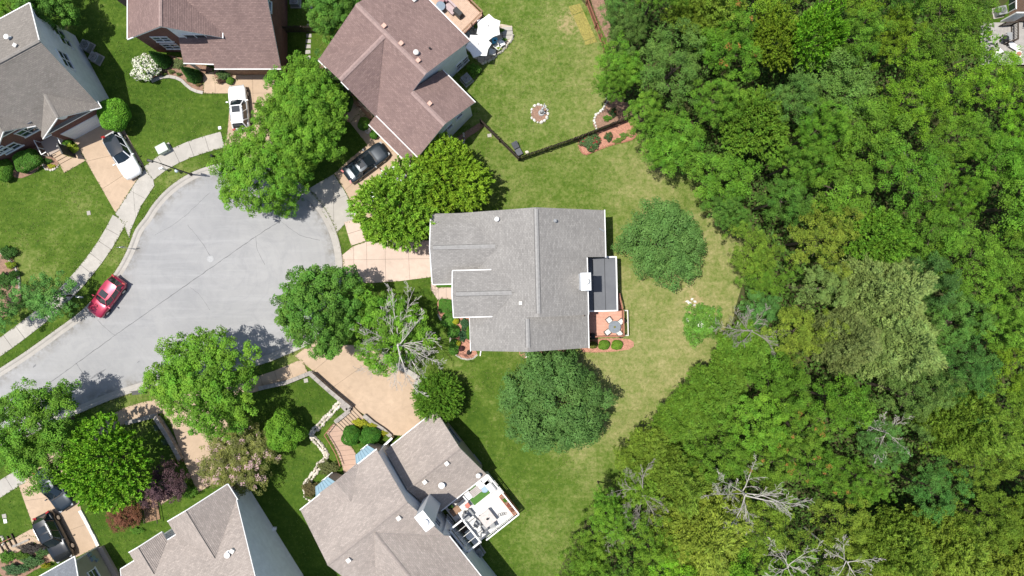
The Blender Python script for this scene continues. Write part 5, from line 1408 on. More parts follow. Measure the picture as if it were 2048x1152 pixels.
def build_wood():
    rnd = random.Random(5); pts = []
    # hand placed trees along the edge, then the interior filled evenly
    edge = [(1232, 130, 46), (1226, 172, 32), (1290, 230, 40), (1345, 285, 62), (1440, 355, 55), (1448, 420, 36), (1505, 505, 46), (1528, 560, 44), (1490, 700, 44), (1425, 790, 46), (1365, 850, 44),
            (1300, 912, 44), (1285, 965, 36), (1220, 1030, 40), (1192, 1085, 45), (1250, 60, 42), (1245, 0, 46), (1470, 440, 30), (1515, 620, 38), (1460, 745, 34), (1330, 300, 40), (1185, 1150, 45), (1168, 1112, 40), (1212, 1000, 26), (1150, 1160, 40)]
    for x, y, r in edge: pts.append((x, y, r, 1))
    tries = 0
    while tries < 26000:
        tries += 1
        x, y = rnd.uniform(1180, 2110), rnd.uniform(-40, 1210); r = rnd.choice((46, 54, 62, 70))
        if not in_poly(x, y, FR): continue
        if any((x - a) ** 2 + (y - c) ** 2 < (.81 * (r + q)) ** 2 for a, c, q, e in pts): continue
        if (x - 1515) ** 2 + (y - 985) ** 2 < 45 ** 2 or (x - 1500) ** 2 + (y - 655) ** 2 < 30 ** 2 or (x - 1283) ** 2 + (y - 980) ** 2 < 24 ** 2: continue
        pts.append((x, y, r, 0))
    items = []
    for x, y, r, e in pts:
        z = min(ZONES, key=lambda q: (q[0] - x) ** 2 + (q[1] - y) ** 2 + rnd.uniform(0, 1500))
        items.append([x, y, r, e, z[2], z[3]])
    used = {}
    rows = []
    for x, y, r, e, kind, col in items:
        size = 'small' if r < 45 else 'large' if r > 60 else 'medium'
        if x > 1960: k = (size, col, kind, 'at the right picture edge', 'top'); dist = y
        elif y < 60: k = (size, col, kind, 'at the top edge', 'left'); dist = x
        elif y > 1095: k = (size, col, kind, 'at the bottom edge', 'left'); dist = x
        else:
            L = min(LAND, key=lambda q: (q[1] - x) ** 2 + (q[2] - y) ** 2)
            dx, dy = x - L[1], y - L[2]; a = math.degrees(math.atan2(-dy, dx)) % 360
            dn = ('right of', 'upper right of', 'just above', 'upper left of', 'left of', 'lower left of', 'just below', 'lower right of')[int((a + 22.5) // 45) % 8]
            k = (size, col, kind, dn + ' ' + L[0], ''); dist = math.hypot(dx, dy)
        used.setdefault(k, []).append((dist, len(rows))); rows.append([k, ''])
    ORD = ('first', 'second', 'third', 'fourth', 'fifth', 'sixth', 'seventh')
    for k, lst in used.items():
        lst.sort()
        for n, (d, i) in enumerate(lst):
            base = f"{k[0]} {CN[k[1]]} {KN[k[2]]}"
            if len(lst) == 1: rows[i][1] = f"{base} {k[3]}"
            elif k[4]: rows[i][1] = f"{base} {k[3]}, {ORD[min(n, 6)]} from the {k[4]}"
            else: rows[i][1] = f"{('nearest',) [0] if n == 0 else ORD[min(n, 6)] + ' nearest'} {base} {k[3]}"
    for (x, y, r, e, kind, col), (k, lab) in zip(items, rows):
        n = {'wood_flecked': 1, 'wood_lobed': 4, 'wood_fine': 3, 'cedar': 3, 'wood_spiky': 2}[kind]; key = kind + str(rnd.randrange(n))
        c = [v * rnd.uniform(.94, 1.06) for v in GR[col]]; f = rnd.uniform(.74, .96)
        hz = {'wood_flecked': 7.6, 'wood_lobed': 8.6, 'wood_fine': 7.8, 'wood_spiky': 8.2, 'cedar': 7.0}[kind] * rnd.uniform(.86, 1.18) * (.62 if e else 1.0)
        put_tree('cedar_tree' if kind == 'cedar' else 'woodland_tree', key, x, y, r * (1.12 if kind != 'cedar' else 1.25), [v * f for v in c], lab, 'tree', 'trees of the wood on the right', hz=hz, seed=int(x * 3 + y))
    return len(items)
NWOOD = build_wood()
print('wood trees', NWOOD)

def undergrowth():
    rng = np.random.default_rng(77); P = [P2(*p) for p in FOREST]; n = 110000
    xs = rng.uniform(6, 62, n); ys = rng.uniform(-34, 33, n)
    keep = np.array([in_poly(x, y, P) for x, y in zip(xs, ys)])
    xs, ys = xs[keep], ys[keep]; n = len(xs)
    hz = .6 + 1.4 * (np.sin(xs * .9 + 2) * np.sin(ys * 1.1) * .5 + .5) + .9 * (np.sin(xs * 2.3) * np.sin(ys * 2.9 + 1) * .5 + .5)
    C = np.stack([xs, ys, hz * rng.uniform(.5, 1.1, n)], 1)
    A, B = oriented(C, np.tile([0, 0, 1.], (n, 1)), .34, rng, .6, .6)
    me = leaf_mesh('undergrowth', C, A, B, rng.normal(.45, .2, n), rng.normal(.5, .2, n))
    o = link('undergrowth', me); o.color = (.075, .150, .024, 1); return tag(o, kind='stuff')
undergrowth()
# ================================================================ VEHICLES
def m_paint(name, c, metal=.3, rough=.32):
    t = NT(name); t.bsdf(c, rough, metal, .5, None, .8); return t.m
PAINT = dict(white=m_paint('white_car_paint', (.78, .79, .80), 0), black=m_paint('black_car_paint', (.012, .015, .019)), navy=m_paint('dark_blue_black_car_paint', (.016, .026, .036)),
             teal=m_paint('deep_blue_car_paint', (.012, .040, .075)), red=m_paint('raspberry_red_car_paint', (.32, .012, .050), .3))
M['lampglass'] = m_plain('clear_lamp_glass', (.38, .40, .42), .12, .05, spec=.6)
M['taillamp'] = m_plain('red_lamp_glass', (.32, .012, .012), .15, .1, spec=.6)
M['trimblack'] = m_plain('black_car_trim', (.018, .019, .02), .5, .1)

def car(name, px, py, heading, L, Wd, Hh, paint, label, kind='suv', sunroof=0, rails=False, panor=False):
    """heading: the way the bonnet points, degrees counter-clockwise from the right of the picture; +x is the nose"""
    p = W(px, py, Hh * .6); p.z = .055 if name != 'kerbside' else .02
    root = empty('parked_car', p, label, 'car', 'cars parked on the driveways and street', math.radians(heading))
    P = PAINT[paint]; hl, hw = L / 2, Wd / 2
    belt = Hh * .58; hood = Hh * (.54 if kind == 'sedan' else .60)
    # lower body: rings of points along the length
    st = []
    N = 22
    for i in range(N + 1):
        t = i / N; x = -hl + L * t; e = abs(2 * t - 1)
        wx = hw * (1 - .05 * e ** 2 - (.30 if x > 0 else .20) * max(0, (e - .80) / .20) ** 2.2)
        if x > hl * .35: zt = hood - (hood * .20) * ((x - hl * .35) / (hl * .65)) ** 2.2
        elif kind == 'sedan' and x < -hl * .62: zt = belt * 1.0 - .06 * ((-x - hl * .62) / (hl * .38)) ** 2
        else: zt = belt
        if e > .985: zt *= .80
        zb = .22 + .10 * max(0, (e - .85) / .15)
        st.append((x, wx, zt, zb))
    b = MB(); ring = []
    prof = lambda wx, zt, zb: [(-wx * .90, zb), (-wx * .985, zb + (zt - zb) * .35), (-wx, zb + (zt - zb) * .68), (-wx * .95, zt - .045), (-wx * .86, zt), (-wx * .45, zt + .022), (0, zt + .03)]
    vs = []
    for x, wx, zt, zb in st:
        h = prof(wx, zt, zb); full = h + [(-a, c) for a, c in reversed(h[:-1])]
        vs += [(x, y, z) for y, z in full]
    m = 13; fs = []
    for i in range(N):
        for k in range(m - 1): fs.append((i * m + k, (i + 1) * m + k, (i + 1) * m + k + 1, i * m + k + 1))
        fs.append((i * m + m - 1, (i + 1) * m + m - 1, (i + 1) * m, i * m))
    fs.append(tuple(range(m))); fs.append(tuple(reversed(range(N * m, N * m + m))))
    b.raw(vs, fs); body = b.build('body', P, root, smooth=True)
    # cabin
    if kind == 'suv': xa, xb, ra, rb = hl * .30, -hl * .93, hl * .02, -hl * .78
    elif kind == 'coupe': xa, xb, ra, rb = hl * .26, -hl * .86, -hl * .06, -hl * .48
    else: xa, xb, ra, rb = hl * .30, -hl * .70, -hl * .02, -hl * .40
    wa, wr = hw * .90, hw * .70
    zt = Hh
    base = [(xa, -wa * .80), (xa * .55 + ra * .45, -wa), (xb * .6, -wa), (xb, -wa * .82)]
    top = [(ra, -wr * .84), (ra - .12, -wr), (rb + .25, -wr), (rb, -wr * .84)]
    zb_ = belt - .01
    def pt(q, z, s): return (q[0], q[1] * s, z)
    zr = zt - .07
    for s, nm in ((1, 'side_window'), (-1, 'side_window')):
        g = MB(); f = [pt(base[i], zb_, s) for i in (0, 1, 2, 3)]; u = [pt(top[i], zr, s) for i in (0, 1, 2, 3)]
        for i in range(3): g.face([f[i], f[i + 1], u[i + 1], u[i]])
        o = g.build(nm, M['carglass'], root)
        mid0 = Vector(f[1]).lerp(Vector(f[2]), .42); mid1 = Vector(u[1]).lerp(Vector(u[2]), .42)
        for pa, pb, w1, w2 in ((f[0], u[0], .09, .09), (f[3], u[3], .09, .09), (mid0, mid1, .08, .05), (f[2], u[2], .10, .06)):
            k = MB(); k.bar(Vector(pa), Vector(pb), w1, w2); k.build('pillar', P, root)
    g = MB(); ws = [pt(base[0], zb_, 1), pt(base[0], zb_, -1), pt(top[0], zr, -1), pt(top[0], zr, 1)]
    bow = .16; c0 = ((base[0][0] + bow), 0, zb_); c1 = (top[0][0] + .05, 0, zr + .03)
    g.face([ws[0], c0, c1, ws[3]]); g.face([c0, ws[1], ws[2], c1]); g.build('windshield', M['carglass'], root)
    g = MB(); g.face([pt(base[3], zb_, -1), pt(base[3], zb_, 1), pt(top[3], zr, 1), pt(top[3], zr, -1)]); g.build('rear_window', M['carglass'], root)
    # roof skin, slightly crowned
    b = MB(); n = 8; vs = []; fs = []
    for i in range(n + 1):
        t = i / n; x = rb + (ra - rb) * t; wx = wr * (1 - .16 * abs(2 * t - 1) ** 4)
        for k in range(7):
            y = -1 + 2 * k / 6; vs.append((x, y * wx * 1.02, zr + .065 * (1 - y * y) * (1 - .5 * abs(2 * t - 1) ** 3) + .005))
    for i in range(n):
        for k in range(6): fs.append((i * 7 + k, i * 7 + k + 1, (i + 1) * 7 + k + 1, (i + 1) * 7 + k)[::-1])
    b.raw(vs, fs); b.build('roof', M['carglass'] if panor else P, root, smooth=True)
    if sunroof:
        for q in range(sunroof):
            b = MB(); x = ra - .42 - q * .78; b.box((x, 0, zr + .076), (.62, wr * 1.25, .012)); b.build('sunroof', M['carglass'], root)
    if rails:
        for s in (-1, 1):
            b = MB(); b.tube([(ra - .25, s * wr * .93, zr + .03), (ra - .4, s * wr * .93, zr + .10), (rb + .4, s * wr * .93, zr + .10), (rb + .25, s * wr * .93, zr + .03)], .022, 6); b.build('roof_rail', M['steel'], root)
    for sx in (hl * .62, -hl * .60):
        for s in (-1, 1):
            b = MB(); r = Hh * .205; R = Matrix.Rotation(math.pi / 2, 3, 'X'); c = Vector((sx, s * (hw - .10), r + .005))
            vs = []; n = 18
            for yy, rr in ((-.11, r * .93), (-.09, r), (.09, r), (.11, r * .93)):
                for k in range(n): a = 2 * math.pi * k / n; vs.append(c + Vector((rr * math.cos(a), yy, rr * math.sin(a))))
            fs = [(j * n + k, j * n + (k + 1) % n, (j + 1) * n + (k + 1) % n, (j + 1) * n + k) for j in range(3) for k in range(n)] + [tuple(range(n)), tuple(reversed(range(3 * n, 4 * n)))]
            b.raw(vs, fs); w = b.build('wheel', M['black'], root)
            b = MB(); c2 = c + Vector((0, s * .115, 0)); b.raw([c2] + [c2 + Vector((r * .62 * math.cos(2 * math.pi * k / 12), 0, r * .62 * math.sin(2 * math.pi * k / 12))) for k in range(12)], [(0, 1 + k, 1 + (k + 1) % 12) for k in range(12)]); b.build('rim', M['steel'], w)
    for s in (-1, 1):
        b = MB(); b.box((xa * .55 + ra * .45 + .16, s * (hw + .09), belt + .08), (.13, .24, .15), taper=.8); b.build('side_mirror', P, root)
        b = MB(); x = hl * .925; b.box((x + .02, s * hw * .70, hood * .74), (.22, hw * .24, .09), -s * .35, tilt=Matrix.Rotation(.25, 3, 'Y')); b.build('headlight', M['lampglass'], root)
        b = MB(); b.box((-hl * .965, s * hw * .70, belt * .92), (.16, hw * .34, .16), s * .25); b.build('taillight', M['taillamp'], root)
    b = MB(); b.box((hl * .985, 0, .40), (.06, Wd * .55, .20)); b.build('grille', M['trimblack'], root)
    b = MB()
    for k, yy in enumerate((-.32, .28)): b.bar(Vector((xa + .12, yy, zb_ + .03)), Vector((xa - .12, yy + .34, zb_ + .13)), .02, .02)
    b.bar(Vector((xa + .17, -hw * .7, zb_ + .0)), Vector((xa + .17, hw * .7, zb_ + .0)), .12, .03); b.build('wiper', M['trimblack'], root)
    # bonnet creases
    b = MB()
    for s in (-1, 1): b.bar(Vector((xa + .22, s * hw * .55, hood + .018)), Vector((hl * .86, s * hw * .42, hood - hood * .11 + .014)), .03, .016)
    b.build('bonnet_crease', P, root)
    return root
car('kerbside', 210, 594, 233, 4.4, 1.84, 1.65, 'red', 'raspberry red hatchback SUV with a sunroof parked on the street at the kerb', 'suv', 1)
car('', 242, 309, -60, 4.95, 1.95, 1.50, 'white', 'white car with a black glass roof on the driveway by the white garage door', 'suv', 0, panor=True)
car('', 476, 214, 96, 4.45, 1.80, 1.64, 'white', 'white SUV with a sunroof beside the big maple, in front of the brick garage', 'suv', 1, True)
car('', 731, 324, 37, 4.9, 1.92, 1.45, 'navy', 'black car with a dark blue sheen between the maple and the pent garage roof', 'sedan', 1)
car('', 768, 366, 37, 4.5, 1.85, 1.5, 'white', 'white car almost hidden beneath the bright feathery tree', 'suv')
car('', 104, 1076, -63, 5.1, 2.0, 1.80, 'black', 'black SUV with two roof panels and chrome rails beside the planted bed', 'suv', 2, True)
car('', 105, 979, -57, 4.75, 1.88, 1.47, 'navy', 'dark blue sedan poking out from under the pointed bright green tree', 'sedan', 1)
# ================================================================ SMALL THINGS
def local_part(name, mb, mat, root, smooth=False, bevel=0): return mb.build(name, M[mat] if isinstance(mat, str) else mat, root, smooth=smooth, bevel=bevel)

# ---------------------------------------------------------------- shrubs and hedges
SHR = {}
def shrub_mesh(key, *a, mat=None, **k):
    if key not in SHR:
        C, A, B, T, Hh, bl = crown_shrub(*a, **k); SHR[key] = leaf_mesh('shrub_' + key, C, A, B, T, Hh, bl, mat)
    return SHR[key]
shrub_mesh('ball', 1.0, .85, .75, 1, 8000, .085)
shrub_mesh('loose', 1.0, .8, .7, 2, 3400, .13, amp=.16, clumpy=.5, thick=.5)
shrub_mesh('hedge', 1.0, .75, .7, 3, 12000, .08, box=True, clumpy=.05)
shrub_mesh('cone', 1.0, 1.0, 0.9, 4, 3000, .09)
shrub_mesh('rose', 1.0, .75, .65, 5, 4200, .11, amp=.14, clumpy=.45, thick=.45, bloom=.07, mat=M['bloomred'])
shrub_mesh('hydrangea', 1.0, .85, .7, 6, 5200, .12, amp=.08, clumpy=.35, thick=.3, bloom=.66, mat=M['bloomwhite'])
def shrub(name, key, px, py, rx, ry, h, col, label, rz=0.0, group=None, cat='shrub'):
    p = W(px, py, h * .6); p.z = 0
    o = link(name, SHR[key]); o.location = p; o.scale = (rx / PPM, ry / PPM, h / 1.55); o.rotation_euler = (0, 0, math.radians(rz)); o.color = (*col, 1)
    return tag(o, label, cat, group)
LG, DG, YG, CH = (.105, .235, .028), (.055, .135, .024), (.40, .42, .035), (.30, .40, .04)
shrub('hedge', 'hedge', 53, 321, 24, 20, 1.5, (.085, .21, .028), 'clipped green hedge block under the front windows of the taupe house', 28, cat='hedge')
shrub('shrub', 'ball', 7, 340, 17, 24, 1.4, LG, 'round green bush cut by the left edge below the taupe house')
shrub('shrub', 'loose', 140, 298, 13, 16, .9, CH, 'yellow-green shrub by the steps of the taupe house')
shrub('shrub', 'ball', 133, 286, 9, 10, .8, LG, 'small green shrub behind the yellow-green one at the steps', 0)
shrub('shrub', 'loose', 93, 322, 9, 7, .5, DG, 'low dark shrub in the corner bed beside the clipped hedge')
shrub('shrub', 'loose', 102, 332, 7, 5, .35, YG, 'low yellow flowers in the stone edged corner bed')
shrub('hydrangea', 'hydrangea', 288, 135, 29, 29, 1.9, (.14, .24, .04), 'large white flowering hydrangea bush at the corner of the brick house')
for (bx, by, lab) in ((333, 126, 'dark green cone shaped arborvitae nearest the white hydrangea'), (394, 156, 'dark green cone shaped arborvitae nearer the porch walk')):
    p = W(bx, by, 0)
    rng = np.random.default_rng(int(bx)); n = 9000
    t = rng.uniform(0, 1, n); a = rng.uniform(0, 6.283, n); rr = (.78 * np.clip(1 - t, 0, 1) ** .75 * (.35 + .65 * np.minimum(1, t * 7 + .3))) * (1 - .2 * rng.uniform(0, 1, n) ** 2)
    C = np.stack([rr * np.cos(a), rr * np.sin(a), .1 + 3.3 * t], 1)
    nrm = np.stack([np.cos(a), np.sin(a), np.full(n, .3)], 1); up = np.stack([np.cos(a) * .5, np.sin(a) * .5, np.full(n, 1.0)], 1)
    A, B = oriented(C, nrm * .8 + np.array([0, 0, .5]), .13, rng, .5, .5)
    o = link('arborvitae', leaf_mesh('arborvitae', C, A, B, rng.normal(.5, .18, n), rng.normal(.5, .15, n))); o.location = p; o.color = (.050, .135, .022, 1)
    tag(o, lab, 'shrub', 'cone shaped arborvitae by the brick house')
shrub('shrub', 'loose', 445, 150, 12, 12, .8, (.09, .16, .05), 'green shrub beside the porch walk of the brick house')
shrub('shrub', 'loose', 441, 162, 8, 6, .6, (.12, .07, .05), 'reddish shrub at the walk of the brick house')
shrub('shrub', 'ball', 460, 161, 8, 8, .6, LG, 'small bright round shrub at the corner of the brick garage')
for i, (x, y, r, c, lab) in enumerate([(355, 126, 14, (.13, .17, .06), 'grey green spreading plant against the brick wall'), (342, 143, 6, (.16, .2, .06), 'small olive clump in the curved bed, nearer the hydrangea'), (357, 148, 5, (.14, .2, .06), 'small olive clump in the middle of the curved bed'),
        (377, 160, 5, (.15, .21, .06), 'small green tuft beside the kerb of the curved bed'), (396, 168, 6, (.20, .17, .06), 'rusty tuft at the end of the curved bed'), (328, 148, 5, (.16, .22, .05), 'green tuft at the hydrangea foot')]):
    shrub('bed_plant', 'loose', x, y, r, r * .85, .45, c, lab, cat='plant')
shrub('shrub', 'ball', 727, 247, 12, 14, 1.1, LG, 'clipped green bush at the corner of the pent garage roof')
shrub('shrub', 'ball', 748, 268, 9, 10, .9, (.085, .22, .028), 'clipped green bush next to the white plant stand')
shrub('shrub', 'loose', 712, 195, 6, 8, .6, CH, 'yellow-green plant on the front terrace of the mauve house')
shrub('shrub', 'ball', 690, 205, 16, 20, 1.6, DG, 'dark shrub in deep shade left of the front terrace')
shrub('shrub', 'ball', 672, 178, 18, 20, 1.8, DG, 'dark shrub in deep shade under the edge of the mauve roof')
shrub('shrub', 'loose', 947, 139, 12, 16, 1.2, LG, 'green shrub against the pale wall behind the mauve house')
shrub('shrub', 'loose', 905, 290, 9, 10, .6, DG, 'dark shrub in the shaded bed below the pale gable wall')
shrub('rose_bush', 'rose', 1181, 284, 22, 18, 1.1, (.085, .155, .050), 'grey green rose bush with pink flowers in the fence bed')
shrub('rose_bush', 'rose', 1217, 273, 9, 10, .8, (.07, .15, .045), 'smaller dark rose bush right of the large one in the fence bed')
shrub('rose_bush', 'rose', 1226, 224, 8, 10, .9, (.06, .13, .04), 'dark bush with red flowers inside the fence under the wood edge')
shrub('shrub', 'loose', 1215, 236, 8, 7, .5, LG, 'bright green clump inside the fence beside the red flowers')
shrub('shrub', 'loose', 1238, 280, 12, 6, .4, (.17, .25, .05), 'sprawling light green groundcover at the front of the fence bed', 20)
shrub('shrub', 'loose', 1248, 270, 8, 6, .35, (.15, .25, .05), 'light green weeds at the right end of the fence bed')
for x, y, w, lab, c in ((1186, 690, 9, 'small brownish green ball shrub nearest the house below the deck', (.17, .19, .04)), (1208, 690, 12, 'middle round green shrub below the deck rail', (.13, .25, .028)), (1234, 690, 12, 'right round green shrub below the deck rail', (.15, .28, .028))):
    shrub('shrub', 'ball', x, y, w, w * .85, .9, c, lab, group='ball shrubs below the deck')
shrub('hedge', 'hedge', 891, 612, 14, 14, .7, (.075, .20, .026), 'green clipped hedge beside the front walk of the grey house', 3, cat='hedge')
shrub('hedge', 'ball', 897, 640, 16, 15, .7, (.085, .215, .028), 'rounded hedge continuing down the front bed of the grey house', cat='hedge')
shrub('hedge', 'ball', 907, 663, 13, 14, .6, (.08, .21, .028), 'narrow part of the front hedge by the blue-green junipers', cat='hedge')
shrub('hedge', 'ball', 908, 694, 11, 17, .6, (.09, .22, .028), 'lower end of the front hedge by the curved edging', cat='hedge')
shrub('shrub', 'ball', 911, 642, 7.5, 7.5, .7, YG, 'bright yellow ball shrub nearer the porch in the front bed')
shrub('shrub', 'ball', 916, 687, 6, 6, .6, YG, 'bright yellow ball shrub at the lower end of the front bed')
shrub('juniper', 'loose', 929, 648, 8, 15, .6, (.055, .135, .055), 'blue-green juniper at the top of the front bed')
shrub('juniper', 'loose', 926, 671, 9, 14, .6, (.055, .135, .055), 'blue-green juniper in the middle of the front bed')
shrub('shrub', 'ball', 937, 665, 5, 15, .6, LG, 'narrow green bush against the wall behind the junipers')
shrub('shrub', 'ball', 922, 697, 7, 6, .5, (.10, .045, .045), 'dark red ball shrub in the red mulch')
shrub('shrub', 'ball', 938, 705, 5, 5, .4, (.05, .055, .045), 'small black-green ball shrub in the red mulch')
shrub('hedge', 'hedge', 889, 571, 17, 4, .5, LG, 'thin strip of green plants along the garage wall of the grey house', cat='hedge')
shrub('shrub', 'ball', 701, 872, 19, 21, 1.6, (.065, .19, .022), 'dark green round bush, left one of the pair by the brick walk')
shrub('shrub', 'ball', 740, 872, 22, 18, 1.6, (.06, .18, .022), 'dark green round bush, right one of the pair by the brick walk')
for x, y, r, lab in ((718, 846, 13, 'yellow shrub at the foot of the wooden steps'), (744, 851, 9, 'yellow shrub with orange tips in the middle of its bed'), (766, 866, 9, 'yellow shrub at the right end by the low wall')):
    shrub('shrub', 'loose', x, y, r, r * .8, .8, YG, lab, group='yellow shrubs above the tan driveway wall')
shrub('shrub', 'loose', 655, 936, 18, 17, 1.0, (.13, .15, .05), 'brownish green shrub between stone edging and blue bay roof')
shrub('shrub', 'loose', 621, 979, 16, 19, 1.0, (.14, .12, .05), 'russet shrub in the lower bend of the stone edging')
shrub('shrub', 'loose', 723, 890, 8, 7, .5, LG, 'small green plant in front of the right blue bay roof')
for x, y, rx, ry, c, lab in ((12, 1115, 14, 15, LG, 'bright green shrub at the left edge of the planted bed'), (42, 1112, 13, 11, (.11, .21, .03), 'green shrub second from the left in the planted bed'), (60, 1098, 24, 12, (.075, .065, .06), 'dusky purple shrub along the top of the planted bed'),
        (82, 1105, 13, 12, (.09, .18, .05), 'green shrub beside the nose of the black SUV'), (62, 1124, 20, 15, (.085, .17, .055), 'large blue-green shrub in the middle of the planted bed'), (28, 1140, 22, 14, (.075, .155, .06), 'wide blue-green shrub at the bottom of the planted bed'), (90, 1132, 8, 6, YG, 'small lime plant at the right end of the planted bed')):
    shrub('shrub', 'loose', x, y, rx, ry, .9, c, lab)
for x, y, r, lab in ((14, 505, 16, 'dark shrub at the left edge above the curved edging'), (20, 530, 9, 'yellow-green plant at the curved edging on the left'), (8, 560, 18, 'dark green shrub at the left edge by the small tree'), (28, 548, 9, 'green plant inside the curved edging on the left')):
    shrub('shrub', 'loose', x, y, r, r, .9, CH if 'yellow' in lab else DG, lab)
for x, y, r, c, lab in ((311, 845, 7, (.22, .26, .07), 'light green perennial at the top of the narrow bed by the block wall'), (322, 866, 7, (.2, .25, .06), 'light green perennial second down the narrow bed'), (331, 884, 8, (.10, .17, .09), 'blue-green perennial midway down the narrow bed'), (345, 900, 6, (.22, .27, .06), 'yellowish perennial low in the narrow bed'), (348, 913, 8, (.24, .28, .08), 'pale green perennial beside the wooden steps'), (316, 855, 9, (.10, .15, .11), 'grey blue perennial near the top of the narrow bed')):
    shrub('bed_plant', 'loose', x, y, r, r, .5, c, lab, cat='plant')
shrub('shrub', 'loose', 378, 985, 14, 15, 1.0, LG, 'bright green shrub between the plum tree and the sharp gable')
shrub('shrub', 'loose', 273, 1062, 12, 8, .5, LG, 'small green shrub at the foot of the small gable')

# ---------------------------------------------------------------- fences of single pickets
def fence(name, pts, h, label, mat='darkwood', pitch=.15, w=.115, gap_rails=2, lean=0):
    pts = [W(*p, 0) for p in pts]; root = empty(name, pts[0], label, 'fence')
    o = pts[0]
    me = None; rnd = random.Random(int(pts[0].x * 10))
    for i in range(len(pts) - 1):
        a, c = pts[i], pts[i + 1]; d = (c - a); L = d.length; d.normalize(); ang = math.atan2(d.y, d.x); sd = Vector((-d.y, d.x, 0))
        n = int(L / pitch)
        for k in range(n):
            if me is None:
                b = MB(); b.prism([(-w / 2, -.011), (w / 2, -.011), (w / 2, .011), (-w / 2, .011)], .05, h - .06)
                b.raw([(-w / 2, -.011, h - .06), (w / 2, -.011, h - .06), (w / 2, .011, h - .06), (-w / 2, .011, h - .06), (0, -.011, h), (0, .011, h)], [(0, 1, 4), (2, 3, 5), (1, 2, 5, 4), (3, 0, 4, 5)])
                t = b.build('picket', M[mat], root); me = t.data
            else: t = link('picket', me, root)
            t.location = a + d * ((k + .5) * L / n) + sd * .045 - o; t.rotation_euler = (rnd.uniform(-.02, .02), rnd.uniform(-.015, .015), ang); t.scale = (1, 1, rnd.uniform(.975, 1.01))
        m = max(1, round(L / 2.4))
        for k in range(m + (1 if i == len(pts) - 2 else 0)):
            b = MB(); q = a + d * (k * L / m); b.box(q + Vector((0, 0, h * .5)) - sd * .02, (.10, .10, h * 1.0), ang); b.build('post', M[mat], root, local=o)
        for z in ([.3, h - .3] if gap_rails == 2 else [.3]):
            b = MB(); b.bar(a + Vector((0, 0, z)), c + Vector((0, 0, z)), .045, .09); b.build('rail', M[mat], root, local=o)
    return root
fence('picket_fence', [(962, 247), (1037, 321), (1150, 282), (1262, 238)], 1.75, 'dark wooden picket fence angling round the back lawn of the mauve house')
fence('picket_fence', [(1168, -30), (1172, 10), (1208, 104)], 1.7, 'reddish brown picket fence along the wood beside the straw mats', 'redwood')
fence('picket_fence', [(574, 66), (650, 65), (666, 42), (690, 44)], 1.8, 'short dark fence across the stepping stone path between two houses')

# ---------------------------------------------------------------- stone work
def stones(name, pts, label, cat, size=.30, pitch=.33, mat='stone', rows=1, closed=False, seed=0, h=.2, group=None):
    line = resample(smooth_line([P2(*p) for p in pts], 6, closed), pitch); o = Vector((*line[0], 0)); rnd = random.Random(seed)
    root = empty(name, o, label, cat, group); meshes = []
    for s in range(6):
        b = MB(); b.blob((0, 0, 0), (size * .55, size * .45, h), seed * 10 + s, 7, rough=.22); t = b.build('stone', M[mat]); meshes.append(t.data); bpy.data.objects.remove(t)
    for i in range(len(line) - (1 if closed else 0)):
        d = line[min(i + 1, len(line) - 1)] - line[max(i - 1, 0)]; n = Vector((-d.y, d.x)).normalized()
        for r in range(rows):
            q = line[i] + n * ((r - (rows - 1) / 2) * size * .85) + Vector((rnd.uniform(-.05, .05), rnd.uniform(-.05, .05)))
            t = link('stone', meshes[rnd.randrange(6)], root); t.location = Vector((*q, h * .35)) - o
            f = rnd.uniform(.7, 1.25); t.scale = (f, f, rnd.uniform(.7, 1.2)); t.rotation_euler = (rnd.uniform(-.2, .2), rnd.uniform(-.2, .2), math.atan2(d.y, d.x) + rnd.uniform(-.4, .4))
    return root
M['whitestone'] = m_plain('white_painted_stone', (.68, .66, .61), .9, .15, 3, bump=.01, kind='World')
stones('stone_ring', [(1062, 226), (1066, 215), (1075, 210), (1086, 211), (1093, 218), (1095, 230), (1090, 240), (1080, 245), (1069, 242), (1063, 235)], 'ring of white stones round a brown mulch circle on the back lawn', 'stone edging', .30, .38, 'whitestone', 1, True, 2)
stones('stone_edging', [(1215, 197), (1210, 212), (1205, 220), (1193, 230), (1187, 241), (1192, 250), (1193, 257)], 'white stone edging curving to the dark fence along the brown bed', 'stone edging', .30, .30, 'whitestone', 1, False, 3)
stones('stone_edging', [(683, 803), (670, 817), (655, 834), (640, 850), (627, 862), (625, 872), (634, 884), (643, 894), (652, 905), (652, 915), (641, 928), (631, 944), (620, 957), (612, 967)], 'rough pale rock border winding down the lawn beside the brick walk', 'stone edging', .36, .26, 'stone', 2, False, 4, .26)
stones('stone_edging', [(608, 980), (609, 990), (615, 998), (625, 1000)], 'short run of pale rocks below the russet shrub', 'stone edging', .30, .30, 'stone', 1, False, 5)
stones('stone_edging', [(86, 330), (92, 338), (102, 340), (112, 337), (118, 330)], 'small stone edge round the yellow flowers by the steps', 'stone edging', .25, .26, 'stone', 1, False, 6, .15)
stones('stone_ring', [(-12, 1088), (-4, 1072), (4, 1072), (9, 1082), (6, 1088)], 'curved stone edge cut by the left picture edge by the railing', 'stone edging', .28, .28, 'stone', 1, False, 7, .2)
stones('stone_edging', [(924, 290), (929, 280), (927, 268)], 'pale stones round the shaded bed below the pale gable', 'stone edging', .25, .28, 'stone', 1, False, 8, .15)

